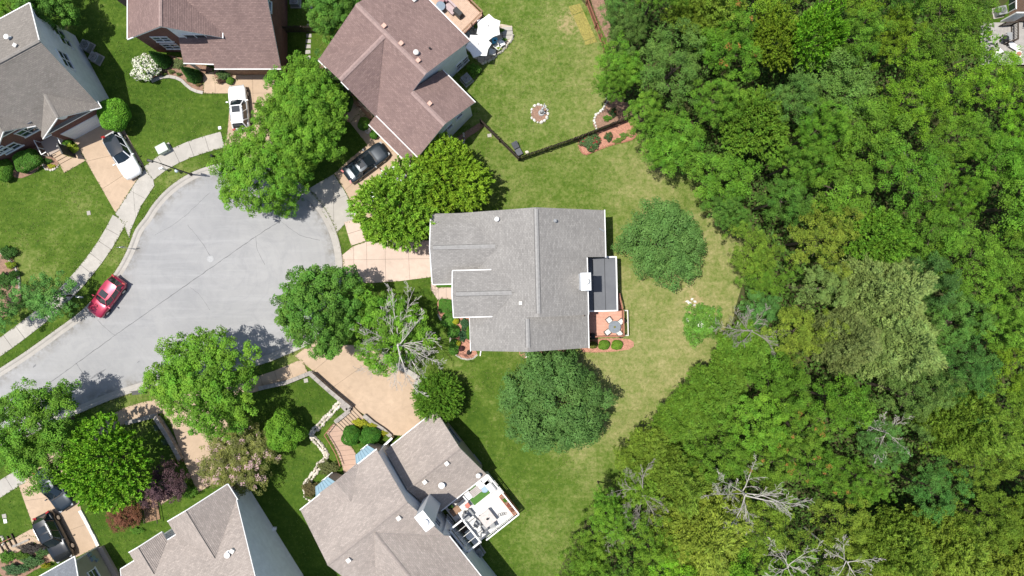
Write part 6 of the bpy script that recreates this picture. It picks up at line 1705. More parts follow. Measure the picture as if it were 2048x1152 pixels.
def block_wall(name, pts, label, h=.8, bl=.42, th=.32, mat='block', cap=None, cat='retaining wall'):
    pts = [W(*p, 0) for p in pts]; o = pts[0]; root = empty(name, o, label, cat); rnd = random.Random(int(o.x * 7 + o.y)); rows = max(1, int(h / .2))
    b = MB(); b.box((0, 0, 0), (bl - .02, th, .185)); t = b.build('block', M[mat]); me = t.data; bpy.data.objects.remove(t)
    for i in range(len(pts) - 1):
        a, c = pts[i], pts[i + 1]; d = c - a; L = d.length; d.normalize(); ang = math.atan2(d.y, d.x); n = max(1, round(L / bl)); sd = Vector((-d.y, d.x, 0))
        for r in range(rows):
            for k in range(n):
                t = link('block', me, root); t.location = a + d * ((k + .5 + (.25 if r % 2 else -.0)) * L / n) + Vector((0, 0, .095 + r * .2)) + sd * rnd.uniform(-.02, .02) - o
                t.rotation_euler = (0, 0, ang + rnd.uniform(-.03, .03)); t.scale = (L / n / bl, rnd.uniform(.9, 1.08), 1)
        if cap:
            m = max(1, round(L / .6))
            for k in range(m):
                b = MB(); q = a + d * ((k + .5) * L / m); b.box(q + Vector((0, 0, rows * .2 + .035)), (L / m - .02, th + .08, .07), ang); b.build('cap_stone', M[cap], root, local=o)
    return root
M['capstone'] = m_plain('grey_cap_stone', (.30, .275, .25), .9, .25, 2, bump=.008, kind='World')
block_wall('retaining_wall', [(626, 745), (664, 779), (704, 812)], 'grey block wall along the left side of the wide tan driveway', 1.0, cap='capstone')
block_wall('retaining_wall', [(520, 776), (575, 764), (625, 744)], 'grey block wall along the lower edge of the sidewalk', .6, cap='capstone')
block_wall('retaining_wall', [(703, 813), (697, 818), (686, 806)], 'short return of the block wall at the rock border', .8, cap='capstone')
block_wall('retaining_wall', [(701, 820), (688, 830), (673, 842)], 'low block wall down the left side of the wooden steps', .6, cap='capstone')
block_wall('retaining_wall', [(729, 829), (748, 845), (768, 858), (782, 870)], 'low block wall behind the yellow shrubs above the driveway', .6, cap='capstone')
block_wall('retaining_wall', [(318, 832), (340, 866), (367, 914)], 'block wall between the narrow bed and the tan driveway', .8, cap='capstone')
block_wall('retaining_wall', [(255, 845), (290, 836), (316, 829)], 'block wall on the lower side of the sidewalk near the left maples', .4, cap='capstone')
block_wall('stone_kerb', [(161, 1020), (172, 1040), (187, 1068), (198, 1091)], 'row of white stone blocks along the right side of the car driveway', .2, .9, .30, 'whitestone', cat='stone kerb')
block_wall('stone_kerb', [(832, 776), (838, 757), (812, 740), (784, 723)], 'row of pale slabs along the top of the wide tan driveway', .2, .9, .55, 'walk', cat='stone kerb')
block_wall('stone_kerb', [(27, 1092), (44, 1085), (60, 1078)], 'low pale kerb above the planted bed by the stairs', .3, .5, .2, 'capstone', cat='stone kerb')

def curved_edging(pts, label, w=.22, h=.16, mat='walk', closed=False):
    line = resample(smooth_line([P2(*p) for p in pts], 8), .62); o = Vector((*line[0], 0)); root = empty('bed_edging', o, label, 'edging')
    L, R = offset(line, w / 2), offset(line, -w / 2)
    for i in range(len(line) - 1):
        t = (line[i + 1] - line[i]).normalized() * .008
        b = MB(); b.prism([L[i] + t, L[i + 1] - t, R[i + 1] - t, R[i] + t], 0, h); b.build('edging_block', M[mat], root, local=o)
curved_edging([(304, 163), (324, 155), (343, 154), (362, 160), (377, 174), (390, 182), (407, 186)], 'pale curved concrete edging in front of the brick house bed', .3)
curved_edging([(876, 628), (883, 641), (897, 652), (901, 668), (901, 690), (908, 706), (924, 717), (944, 718), (955, 709)], 'pale curved edging round the front bed of the grey house', .16, .10)
curved_edging([(-4, 500), (8, 509), (22, 522), (32, 536), (39, 555), (41, 578)], 'pale curved edging round the bed at the left edge', .2)
curved_edging([(1157, 281), (1166, 309), (1190, 302), (1222, 290), (1271, 275), (1262, 250)], 'low red edging round the mulch bed outside the fence', .16, .09, 'redwood')

# stepping stones
for i, (x, y) in enumerate([(616, 127), (616, 115), (616, 104), (616.5, 93), (617, 82.5), (618, 71.5), (619, 52), (620, 39.5), (620, 26), (620, 14), (620, 1)]):
    p = W(x, y); b = MB(); b.box((0, 0, .02), (.50, .37, .05), random.uniform(-.06, .06)); o = b.build('stepping_stone', M['conc']); o.location = p
    k = 5 - i if y > 65 else i - 6
    tag(o, 'pale square stepping stone, %s from the short dark fence on its %s side' % (('nearest', 'second', 'third', 'fourth', 'fifth', 'sixth')[k], 'house driveway' if y > 65 else 'back garden'), 'stepping stone', 'stepping stones through the short dark fence')

# ---------------------------------------------------------------- deck of the grey house
def deck(name, F, u0, u1, v0, v1, z, board_mat, label, along='u', bw=.14, skirt=None):
    o = F((u0 + u1) / 2, (v0 + v1) / 2, 0); root = empty(name, o, label, 'deck'); b = MB()
    a, c = (v0, v1) if along == 'u' else (u0, u1); n = max(1, int(abs(c - a) / bw)); st = (c - a) / n
    for k in range(n):
        p, q = a + st * k + .006 * (1 if st > 0 else -1), a + st * (k + 1) - .006 * (1 if st > 0 else -1)
        pl = [F(u0, p), F(u1, p), F(u1, q), F(u0, q)] if along == 'u' else [F(p, v0), F(q, v0), F(q, v1), F(p, v1)]
        b.prism(pl, z - .03 + random.uniform(-.003, .003), z + random.uniform(-.002, .002))
    tag(b.build('decking', board_mat, root, local=o), kind='stuff')
    b = MB(); b.prism([F(u0, v0), F(u1, v0), F(u1, v1), F(u0, v1)], z - .22, z - .04); b.build('frame', M[skirt or 'darkwood'], root, local=o)
    for uu in (u0, u1):
        for vv in (v0, v1): 
            b = MB(); b.box(F(uu + (u0 + u1 - 2 * uu) * .03, vv + (v0 + v1 - 2 * vv) * .03, z / 2 - .1), (.12, .12, z - .2)); b.build('post', M[skirt or 'darkwood'], root, local=o)
    return root, o
def railing(root, o, F, pts, z, h=.95, mat='redwood', step=.14, top='redwood'):
    for i in range(len(pts) - 1):
        a, c = F(*pts[i], z), F(*pts[i + 1], z); L = (c - a).length; d = (c - a).normalized()
        n = max(1, round(L / 1.5))
        for k in range(n + 1):
            b = MB(); q = a + d * (L * k / n); b.box(q + Vector((0, 0, h / 2)), (.09, .09, h)); b.build('rail_post', M[mat], root, local=o)
        b = MB(); b.bar(a + Vector((0, 0, h + .02)), c + Vector((0, 0, h + .02)), .13, .04); b.build('handrail', M[top], root, local=o)
        b = MB(); b.bar(a + Vector((0, 0, .1)), c + Vector((0, 0, .1)), .05, .06); b.build('bottom_rail', M[mat], root, local=o)
        me = None
        for k in range(int(L / step)):
            q = a + d * (step * (k + .5))
            if me is None:
                b = MB(); b.box((0, 0, h / 2 + .05), (.035, .035, h - .1)); t = b.build('baluster', M[mat], root); me = t.data
            else: t = link('baluster', me, root)
            t.location = q - o
peach = m_plain('peach_deck_boards', (.56, .305, .225), .8, .12, 2.5, bump=.004, kind='World')
dk, do = deck('deck', F4, 7.05, 10.85, -5.0, -2.42, .75, peach, 'peach boarded deck behind the grey house with a round table', 'u')
railing(dk, do, F4, [(7.2, -4.95), (10.8, -4.95), (10.8, -2.45)], .75)
dk2, do2 = deck('deck_walkway', F4, 10.1, 10.75, -2.35, -.75, .70, peach, 'narrow peach boarded strip beside the sunroom, joined to the deck', 'u')
railing(dk2, do2, F4, [(10.75, -2.3), (10.45, -.8)], .70)
b = MB(); b.prism([F4(10.05, .75), (F4(10.5, .75)), F4(10.5, -.45), F4(10.05, -.45)], 0, .06); o = b.build('concrete_pad', M['conc']); tag(o, 'small pale concrete pad against the sunroom wall', 'pad')
# low handrail frame stepping down outside the deck
root = empty('stair_rail', F4(11.5, -3.7, 0), 'pale stair rail frame outside the right side of the peach deck', 'railing')
for yv in (-2.5, -3.7, -4.95):
    b = MB(); b.box(F4(11.35, yv, .45), (.09, .09, .9)); b.build('rail_post', M['offwhite'], root, local=root.location)
b = MB(); b.bar(F4(11.35, -2.45, .92), F4(11.35, -5.0, .92), .10, .05); b.build('handrail', M['offwhite'], root, local=root.location)
for yv in (-2.5, -4.95):
    b = MB(); b.bar(F4(10.9, yv, 1.0), F4(11.35, yv, .92), .09, .05); b.build('crossbar', M['offwhite'], root, local=root.location)

def chair(p, rz, label, frame='dark', seat='offwhite', group=None, w=.52, name='patio_chair', h=.42):
    root = empty(name, p, label, 'chair', group, rz)
    b = MB(); b.box((0, 0, h), (w, w * .96, .07)); local_part('seat', b, seat, root, bevel=.02)
    b = MB(); b.box((-w / 2 - .03, 0, h + .28), (.05, w * .96, .48), tilt=Matrix.Rotation(-.22, 3, 'Y')); local_part('backrest', b, frame, root)
    for x in (-1, 1):
        for y in (-1, 1): b = MB(); b.bar((x * w * .44, y * w * .44, 0), (x * w * .42, y * w * .42, h), .04, .04); local_part('leg', b, frame, root)
    for y in (-1, 1): b = MB(); b.bar((-w * .5, y * w * .5, h + .20), (w * .42, y * w * .5, h + .20), .05, .03); local_part('armrest', b, frame, root)
    return root
def round_table(p, r, label, mat, h=.72, deco=None):
    root = empty('round_table', p, label, 'table')
    b = MB(); b.cyl((0, 0, h - .03), r, .03, 28); local_part('table_top', b, mat, root)
    b = MB(); b.cyl((0, 0, 0), r * .4, .03, 16); b.cyl((0, 0, .03), .04, h - .06, 8); local_part('pedestal', b, 'dark', root)
    return root
tc = W(1229, 654, 1.4); tc.z = .75
round_table(tc, .60, 'round slate coloured table on the peach deck', m_plain('slate_table_top', (.17, .195, .22), .5, .15, 5))
b = MB(); 
for k in range(5): b.blob((.06 * math.cos(k * 1.3), .06 * math.sin(k * 1.3), .06), (.06, .06, .05), k, 6)
o = b.build('centrepiece', m_plain('olive_flower_bowl', (.20, .19, .05), .8)); o.location = tc + Vector((0, 0, .72)); tag(o, 'small olive centrepiece on the round slate table', 'centrepiece')
for k, lab in enumerate(('upper right', 'upper left', 'lower left', 'lower right')):
    a = math.radians(38 + 90 * k); chair(tc + Vector((math.cos(a) * .84, math.sin(a) * .84, 0)), a + math.pi, 'dark framed chair with a pale seat at the %s of the round table' % lab, group='chairs round the deck table')
q = W(1185, 672, 1.2); q.z = .75
root = empty('grill', q, 'black covered grill at the corner of the peach deck by the wall', 'grill')
b = MB(); b.box((0, 0, .45), (.50, .55, .8)); local_part('cabinet', b, 'dark', root, bevel=.03)
b = MB(); b.box((0, 0, .95), (.46, .60, .25), taper=.8); local_part('lid', b, 'black', root, bevel=.04)
# white landing below the house
b = MB(); q = W(1062, 709); b.box((q.x, q.y, .35), (1.15, .55, .08)); root = b.build('landing', M['white']); tag(root, 'white bench-like landing under the lower wall of the grey house', 'bench')
for dx in (-.5, .5): b = MB(); b.box((q.x + dx, q.y, .16), (.1, .5, .32)); b.build('leg', M['white'], root)
root = empty('wire_trellis', q, 'small curled dark ornament on the white landing', 'ornament'); root.location.z = .39
for k in range(3): b = MB(); b.tube([(.1 * math.cos(t / 3) - .15 + k * .12, .1 * math.sin(t / 3), .03 + t * .01) for t in range(14)], .012, 5); b.build('curl', M['dark'], root)
root = empty('steps', W(1050, 706), 'short dark wooden steps beside the white landing', 'steps')
for k in range(5): b = MB(); b.box((0, .32 - k * .16, .30 - .05 * k), (.34, .10, .04)); b.build('tread', M['wood'], root)

# ---------------------------------------------------------------- back deck of the tan house
wd = m_plain('whitewashed_deck_boards', (.66, .655, .64), .75, .07, 2, kind='World')
d5, o5 = deck('deck', F5, -18.7, -13.2, 12.75, 17.6, 1.0, wd, 'whitewashed deck full of outdoor furniture behind the tan house', 'v', .14, 'offwhite')
for a, c in (((-13.15, 12.75), (-13.15, 17.65)), ((-17.2, 17.65), (-13.15, 17.65))):
    railing(d5, o5, F5, [a, c], 1.0, .9, 'white', .2, 'white')
def fbox(name, u, v, z0, z1, su, sv, mat, label=None, cat=None, F=F5, bevel=.03, parent=None, rot=0):
    a0 = F(u, v, 0); ang = math.atan2((F(u + 1, v) - a0).y, (F(u + 1, v) - a0).x)
    b = MB(); b.box((0, 0, (z0 + z1) / 2), (su, sv, z1 - z0), 0); o = b.build(name, M[mat] if isinstance(mat, str) else mat, parent, bevel=bevel)
    if parent is None: o.location = a0; o.rotation_euler = (0, 0, ang + rot)
    else: o.location = Vector((a0.x, a0.y, parent.location.z)) - parent.location; o.rotation_euler = (0, 0, ang + rot)
    return tag(o, label, cat) if label else o
def U5(px, py, h=1.3):
    p = W(px, py, h); x, y = p.x, -p.y; return x * .783 - y * .622, x * .622 + y * .783
turf = m_plain('artificial_turf_rug', (.07, .17, .035), .95, .2, 12)
def at5(px, py, h=1.3): return U5(px, py, h)
u, v = at5(959, 985); fbox('green_rug', u, v, 1.005, 1.03, 2.5, 1.5, turf, 'rectangular artificial grass rug on the white deck', 'rug', bevel=0)
def sofa(px, py, su, sv, label, mat='offwhite', name='sofa', back=1, cat='sofa', axis='v'):
    u, v = at5(px, py); p = F5(u, v, 1.0); root = empty(name, p, label, cat); 
    fbox('base', u, v, .05, .38, su, sv, mat, parent=root); 
    if axis == 'v': fbox('backrest', u + back * su * .40, v, .35, .75, su * .22, sv, mat, parent=root)
    else: fbox('backrest', u, v + back * sv * .40, .35, .75, su, sv * .22, mat, parent=root)
    fbox('cushion', u - (back * su * .10 if axis == 'v' else 0), v - (back * sv * .1 if axis != 'v' else 0), .38, .50, su * (.72 if axis == 'v' else .9), sv * (.9 if axis == 'v' else .72), 'white', parent=root)
    return root
sofa(972, 958, .9, 1.1, 'white lounge seat at the outer corner of the deck beside the rug')
sofa(980, 971, .8, 1.4, 'grey and white bench along the outer rail of the deck', 'grey', 'bench', 1, 'bench')
sofa(961, 969, .62, .7, 'small white armchair at the top of the green rug', 'white', 'armchair', -1, 'armchair', 'u')
sofa(936, 992, .75, .75, 'white armchair at the house side of the green rug', 'white', 'armchair', -1, 'armchair')
u, v = at5(951, 983, 1.45); root = empty('coffee_table', F5(u, v, 1.0), 'grey slatted coffee table in the middle of the green rug', 'table')
for k in range(5): fbox('slat', u, v - .3 + .15 * k, .38, .42, 1.15, .13, m_plain('grey_slat', (.40, .36, .35), .8), parent=root, bevel=0)
for a, c in ((-1, -1), (1, -1), (1, 1), (-1, 1)): fbox('leg', u + a * .5, v + c * .28, 0, .38, .06, .06, 'grey', parent=root, bevel=0)
u, v = at5(969, 978, 1.4); b = MB(); p = F5(u, v, 1.0)
for r, z in ((.34, 0), (.40, .12), (.40, .30), (.33, .42)): pass
b.cyl((0, 0, 0), .34, .12, 18, r2=.40); b.cyl((0, 0, .12), .40, .20, 18); b.cyl((0, 0, .32), .40, .09, 18, r2=.33)
o = b.build('pouf', m_plain('pale_blue_fabric', (.30, .40, .52), .9, .1, 8)); o.location = p; tag(o, 'pale blue round pouf on the green rug', 'pouf')
u, v = at5(953, 996); fbox('grey_mat', u, v, 1.005, 1.02, 1.6, .75, m_plain('grey_outdoor_mat', (.26, .27, .26), .95), 'grey mat on the deck below the green rug', 'mat', bevel=0)
# planter box
root = empty('planter_box', F5(*at5(1016, 1010), 1.0), 'long brick orange planter box on the outer corner of the white deck', 'planter')
u, v = at5(1018, 1009, 1.5); orange = m_plain('orange_planter', (.52, .22, .14), .8, .15, 4)
for du, dv, su, sv in ((-.30, 0, .07, 2.3), (.30, 0, .07, 2.3), (0, -1.12, .66, .07), (0, 1.12, .66, .07)): fbox('side_panel', u + du, v + dv, 0, .55, su, sv, orange, parent=root)
fbox('soil', u, v, .1, .45, .55, 2.2, 'bark_mulch', parent=root, bevel=0)
for k, (dv, c, key) in enumerate(((-.55, LG, 'loose'), (.05, (.30, .10, .07), 'ball'), (.62, (.28, .12, .08), 'loose'))):
    o = link('potted_plant', SHR[key]); o.location = F5(u, v + dv, 1.4); o.scale = (.26, .24, .2); o.color = (*c, 1)
    tag(o, ('green plant in the orange planter on the white deck', 'reddish plant in the middle of the orange planter', 'rusty plant at the far end of the orange planter')[k], 'plant')
# dining table in shade and the wire sculpture
u, v = at5(975, 1037, 1.7); root = empty('dining_table', F5(u, v, 1.0), 'square pale table on the deck with a dark figure on it', 'table')
fbox('table_top', u, v, .70, .75, 1.35, 1.35, m_plain('pale_slab', (.50, .46, .44), .6), parent=root)
for a, c in ((-1, -1), (1, -1), (1, 1), (-1, 1)): fbox('leg', u + a * .58, v + c * .58, 0, .70, .08, .08, 'grey', parent=root)
b = MB(); b.blob((0, 0, .14), (.16, .10, .14), 4); b.tube([(-.1, 0, .1), (.0, .05, .3), (.14, .1, .22)], .035, 6); o = b.build('table_ornament', M['dark']); o.location = F5(u, v, 1.75); tag(o, 'dark sculpted ornament on the square pale table', 'ornament')
for k, (dx, dy) in enumerate(((955, 1045), (984, 1050), (968, 1055))):
    u2, v2 = at5(dx, dy, 1.4); chair(F5(u2, v2, 1.0), [1.0, 3.6, 2.2][k], ('grey chair left of the square pale table', 'grey chair right of the square pale table', 'grey chair below the square pale table')[k], 'grey', 'grey', 'chairs at the square deck table')
u, v = at5(1005, 1031, 1.3); root = empty('wire_sculpture', F5(u, v, 1.0), 'curly black wire ornament standing on the white deck', 'ornament')
for k in range(4): b = MB(); b.tube([(-.3 + k * .2 + .13 * math.cos(t / 2.6 + k), .13 * math.sin(t / 2.6 + k) + .05 * k, .03 + .012 * t) for t in range(18)], .018, 5); b.build('curl', M['dark'], root)
# stools, red box and clutter between wing and pergola
u, v = at5(926, 1009, 1.5); root = empty('side_table', F5(u, v, 1.0), 'white low table with a red tray between the house and the deck', 'table')
fbox('table_top', u, v, .42, .50, 1.1, .8, 'offwhite', parent=root)
for a in (-1, 1): fbox('leg', u + a * .45, v, 0, .42, .08, .6, 'offwhite', parent=root)
u, v = at5(935, 1012, 1.7); fbox('red_tray', u, v, 1.5, 1.6, .45, .45, m_plain('coral_tray', (.55, .16, .12), .6), 'coral red tray on the white low table', 'tray')
u, v = at5(901, 1013, 1.4); root = empty('planter_pot', F5(u, v, 1.0), 'black round pot against the tan house wall by the deck', 'pot'); b = MB(); b.cyl((0, 0, 0), .2, .42, 14, r2=.28); b.build('pot', M['black'], root); o = link('pot_plant', SHR['loose'], root); o.location = (0, 0, .4); o.scale = (.25, .25, .15); o.color = (*DG, 1)
for k, (x, y, c, lab) in enumerate(((911, 1022, 'wood', 'brown storage chest in shade beside the pergola'), (936, 1030, 'grey', 'grey folded recliner on the shaded deck beside the pergola'))):
    u, v = at5(x, y, 1.5); root = empty('storage_chest', F5(u, v, 1.0), lab, 'chest'); fbox('box', u, v, 0, .5, 1.0, .65, c, parent=root); fbox('lid', u, v, .5, .56, 1.04, .69, c, parent=root)
# pergola
root = empty('pergola', F5(-18.2, 15.6, 0), 'white open pergola frame between the tan house wall and the deck', 'pergola')
for a, c in (((-19.0, 14.3), (-17.35, 14.3)), ((-19.0, 17.0), (-17.35, 17.0)), ((-17.35, 14.2), (-17.35, 17.1)), ((-18.95, 14.2), (-18.95, 17.1))):
    b = MB(); b.bar(F5(*a, 3.5), F5(*c, 3.5), .15, .20); b.build('beam', M['white'], root, local=root.location)
for v_ in (14.3, 17.0):
    b = MB(); b.bar(F5(-17.35, v_, 0), F5(-17.35, v_, 3.4), .15, .15, up=Vector((1, 0, 0))); b.build('post', M['white'], root, local=root.location)
    b = MB(); b.bar(F5(-17.35, v_ + (.8 if v_ < 15 else -.8), 3.4), F5(-17.35, v_, 2.6), .10, .10); b.build('brace', M['white'], root, local=root.location)
for k in range(3):
    b = MB(); b.bar(F5(-18.9 + .0, 14.9 + .7 * k, 3.62), F5(-17.3, 14.9 + .7 * k, 3.62), .05, .09); b.build('rafter', M['offwhite'], root, local=root.location)
b = MB(); b.bar(F5(-17.3, 13.6, 3.3), F5(-17.35, 14.3, 3.45), .10, .10); b.build('brace', M['white'], root, local=root.location)
u, v = -18.2, 16.4; b = MB(); b.cyl((0, 0, 0), .45, .05, 18); b.cyl((0, 0, -.6), .05, .6, 8); o = b.build('bistro_table', M['white']); o.location = F5(u, v, 1.7); tag(o, 'white round bistro table under the pergola', 'table')
u, v = -18.3, 15.2; root = empty('garden_bench', F5(u, v, 1.0), 'dark bench in the shade of the pergola', 'bench'); fbox('seat', u, v, .38, .45, .5, 1.3, 'darkwood', parent=root); fbox('backrest', u - .25, v, .45, .85, .08, 1.3, 'darkwood', parent=root); fbox('leg', u, v - .5, 0, .38, .4, .08, 'darkwood', parent=root); fbox('leg', u, v + .5, 0, .38, .4, .08, 'darkwood', parent=root)
def ac_unit(px, py, label, rz=0, s=.85):
    p = W(px, py, .5); p.z = 0; root = empty('air_conditioner', p, label, 'air conditioner', None, rz)
    b = MB(); b.box((0, 0, .42), (s, s, .74)); local_part('cabinet', b, 'grey', root, bevel=.03)
    b = MB(); b.cyl((0, 0, .80), s * .40, .03, 20); g = local_part('fan_grille', b, m_plain('fan_grille', (.10, .11, .115), .5), root)
    for k in range(3): b = MB(); r = s * (.14 + .10 * k); b.tube([(r * math.cos(t), r * math.sin(t), .845) for t in np.linspace(0, 2 * math.pi, 17)], .012, 4, cap=False); b.build('ring', M['steel'], g)
    b = MB(); b.box((0, 0, .03), (s * 1.25, s * 1.25, .06)); local_part('base', b, 'conc', root)
    return root
ac_unit(172, 91, 'grey air conditioner nearer the back, beside the pale side wall', -.5)
ac_unit(190, 115, 'grey air conditioner with a round fan, lower one by the pale side wall', -.5)
ac_unit(933, 158, 'grey air conditioner behind the mauve house by the shrub', .7)
ac_unit(957, 1106, 'pale air conditioner on the grass below the pergola', .6)
ac_unit(589, 2, 'dark air conditioner by the brick wall at the top edge', 0)

# ---------------------------------------------------------------- patio of the mauve house
pav = paved('patio', [(908, 48), (922, 62), (944, 58), (956, 62), (972, 70), (1000, 48), (1024, 52), (1027, 74), (1022, 82), (1012, 98), (994, 112), (978, 122), (966, 130), (950, 118), (930, 96), (912, 72)], m_concrete('cream_patio_pavers', (.60, .50, .40), .1, .15),
            [((900, 60 + 13 * k), (1040, 50 + 13 * k)) for k in range(-1, 7)] + [((915 + 14 * k, 30), (930 + 14 * k, 140)) for k in range(0, 7)], .05, .03, 'paver')
stones('patio_wall', [(966, 128), (980, 120), (996, 109), (1010, 96), (1019, 84), (1026, 72)], 'low curved stone wall round the outer edge of the cream patio', 'garden wall', .32, .30, 'stone', 1, False, 12, .3)
stones('patio_wall', [(945, 56), (950, 60), (957, 60), (961, 58)], 'short stone curb at the upper left of the cream patio', 'garden wall', .3, .28, 'stone', 1, False, 13, .2)
def shade_umbrella(px, py, r, h, label, rz):
    p = W(px, py, h); p.z = .05; root = empty('patio_umbrella', p, label, 'umbrella', 'white umbrellas on the cream patio', rz)
    b = MB(); n = 6; apex = Vector((0, 0, h + .35)); rim = []
    for k in range(n):
        a = 2 * math.pi * k / n; rim.append(Vector((r * math.cos(a), r * math.sin(a), h)))
    for k in range(n):
        q, s2 = rim[k], rim[(k + 1) % n]; m = (q + s2) / 2 * Vector((.90, .90, 1)); m.z = h - .02
        b.face([apex, q, m]); b.face([apex, m, s2])
        b.face([q, q - Vector((0, 0, .14)), m - Vector((0, 0, .12)), m]); b.face([m, m - Vector((0, 0, .12)), s2 - Vector((0, 0, .14)), s2])
    b.build('canopy', m_plain('white_canvas', (.80, .79, .77), .85, .03), root)
    b = MB(); b.cyl((0, 0, 0), .035, h + .3, 8); b.build('pole', M['dark'], root)
    b = MB(); b.cyl((0, 0, 0), .32, .10, 16); b.build('base', M['dark'], root)
    for q in rim: b = MB(); b.bar(apex - Vector((0, 0, .05)), q - Vector((0, 0, .03)), .02, .02); b.build('rib', M['dark'], root)
    b = MB(); b.cyl((0, 0, h + .33), .05, .10, 8); b.build('finial', M['dark'], root)
shade_umbrella(977, 55, 1.30, 2.4, 'upper white six-sided umbrella at the outer edge of the cream patio', math.radians(28))
shade_umbrella(957, 91, 1.28, 2.4, 'lower white six-sided umbrella against the mauve roof edge', math.radians(8))
p = W(989.5, 81, .5); p.z = .05; root = empty('blue_side_table', p, 'turquoise blue square fire table on the cream patio', 'table', None, .1); bl2 = m_plain('turquoise_paint', (.10, .46, .66), .5)
b = MB(); b.box((0, 0, .42), (.56, .60, .10)); local_part('table_top', b, bl2, root, bevel=.05)
b = MB(); b.box((0, 0, .20), (.42, .46, .36)); local_part('base', b, bl2, root)
b = MB(); b.cyl((.02, 0, .47), .10, .03, 12); local_part('bowl', b, 'dark', root)
for x, y, rz, lab in ((1003, 86, .4, 'pale lounge chair on the right of the turquoise table'), (996, 93, .9, 'pale chair at the lower right of the turquoise table'), (985, 104, 1.4, 'pale chair by the curved patio wall'), (935, 70, 2.3, 'grey reclining chair beside the mauve roof on the patio')):
    p = W(x, y, .5); p.z = .05; chair(p, rz, lab, 'offwhite' if 'pale' in lab else 'grey', 'white' if 'pale' in lab else 'offwhite', None, .62)
for x, y, lab in ((1003, 61, 'green potted plant beside the upper umbrella'), (1008, 80, 'green potted plant right of the turquoise table'), (998, 98, 'yellow-green potted plant by the curved patio wall')):
    p = W(x, y, .4); p.z = .05; root = empty('potted_plant', p, lab, 'plant'); b = MB(); b.cyl((0, 0, 0), .16, .3, 12, r2=.2); b.build('pot', M['offwhite'], root)
    o = link('foliage', SHR['loose'], root); o.location = (0, 0, .25); o.scale = (.26, .26, .22); o.color = (*(CH if 'yellow' in lab else LG), 1)
p = W(1013, 70); root = empty('stone_steps', p, 'three pale stone steps off the right end of the cream patio', 'steps', None, .05)
for k in range(3): b = MB(); b.box((.1 + .02 * k, .55 - .42 * k, .10), (1.0, .38, .16)); b.build('tread', M['walk'], root)
# upper deck of the mauve house
dm = m_plain('tan_deck_boards', (.50, .36, .27), .8, .12, 3, kind='World')
d3, o3 = deck('deck', F3, -25.6, -20.6, -16.7, -13.6, 2.3, dm, 'raised tan deck behind the mauve house with furniture on it', 'u')
railing(d3, o3, F3, [(-25.5, -16.65), (-20.65, -16.65), (-20.65, -13.7)], 2.3, .95, 'redwood', .16, 'wood')
def F3at(px, py, h): 
    p = W(px, py, h); x, y = p.x, -p.y; return (x + y) * .70711, (-x + y) * .70711
for px, py, lab, mt, sz in ((899, 11, 'pinkish grey cushioned sofa on the raised deck', m_plain('pinkish_grey_cushion', (.42, .33, .33), .9), (1.5, .8)), (916, 24, 'black covered grill at the end of the raised deck', M['dark'], (1.0, .6)), (885, 3, 'mauve cushioned chair at the top of the raised deck', m_plain('mauve_cushion', (.34, .20, .22), .9), (.8, .8))):
    u, v = F3at(px, py, 2.9); nm = 'grill' if 'grill' in lab else 'sofa' if 'sofa' in lab else 'armchair'; root = empty(nm, F3(u, v, 2.3), lab, nm)
    fbox('base', u, v, 0, .42, *sz, mt, F=F3, parent=root); fbox('backrest' if 'grill' not in lab else 'lid', u, v - sz[1] * .38 * (0 if 'grill' in lab else 1), .42, .80, sz[0] * .9, sz[1] * (.25 if 'grill' not in lab else .8), mt, F=F3, parent=root)
p = W(881, 12, 3.0); p.z = 2.3; round_table(p, .45, 'round blue grey table on the raised deck', m_plain('blue_grey_glass', (.20, .25, .30), .2))
# ---------------------------------------------------------------- lawn ornaments
p = W(1083, 226); root = empty('garden_fountain', p, 'grey garden statue standing in the ring of white stones', 'statue'); gs = m_plain('grey_cast_stone', (.42, .43, .44), .8, .15, 8)
b = MB(); b.cyl((0, 0, .05), .34, .18, 14, r2=.28); b.build('plinth', gs, root)
b = MB(); b.tube([(0, 0, .2), (.02, .03, .6), (.05, .10, 1.0)], [.2, .16, .13], 9); b.blob((.06, .14, 1.15), (.13, .13, .15), 3, 8); b.build('figure', gs, root, smooth=True)
b = MB(); b.tube([(.05, .10, .95), (.25, .30, 1.15), (.22, .5, 1.55)], [.07, .06, .05], 6); b.build('arm', gs, root)
b = MB(); b.tube([(.0, -.02, .8), (.3, -.1, .6), (.45, -.15, .25)], [.08, .06, .05], 6); b.build('arm', gs, root)
p = W(1034, 297, .4); p.z = 0; root = empty('lounge_chair', p, 'dark grey two part padded lounger in the corner of the fence', 'lounger', None, math.radians(-62)); ch_ = m_plain('charcoal_pad', (.085, .092, .105), .6, .15, 4)
b = MB(); b.box((.38, 0, .34), (.70, .62, .14)); local_part('seat', b, ch_, root, bevel=.04)
b = MB(); b.box((-.36, 0, .52), (.72, .62, .14), tilt=Matrix.Rotation(.5, 3, 'Y')); local_part('backrest', b, ch_, root, bevel=.04)
for x in (-.5, .6):
    for y in (-.26, .26): b = MB(); b.bar((x, y, 0), (x, y, .32), .05, .05); local_part('leg', b, 'dark', root)
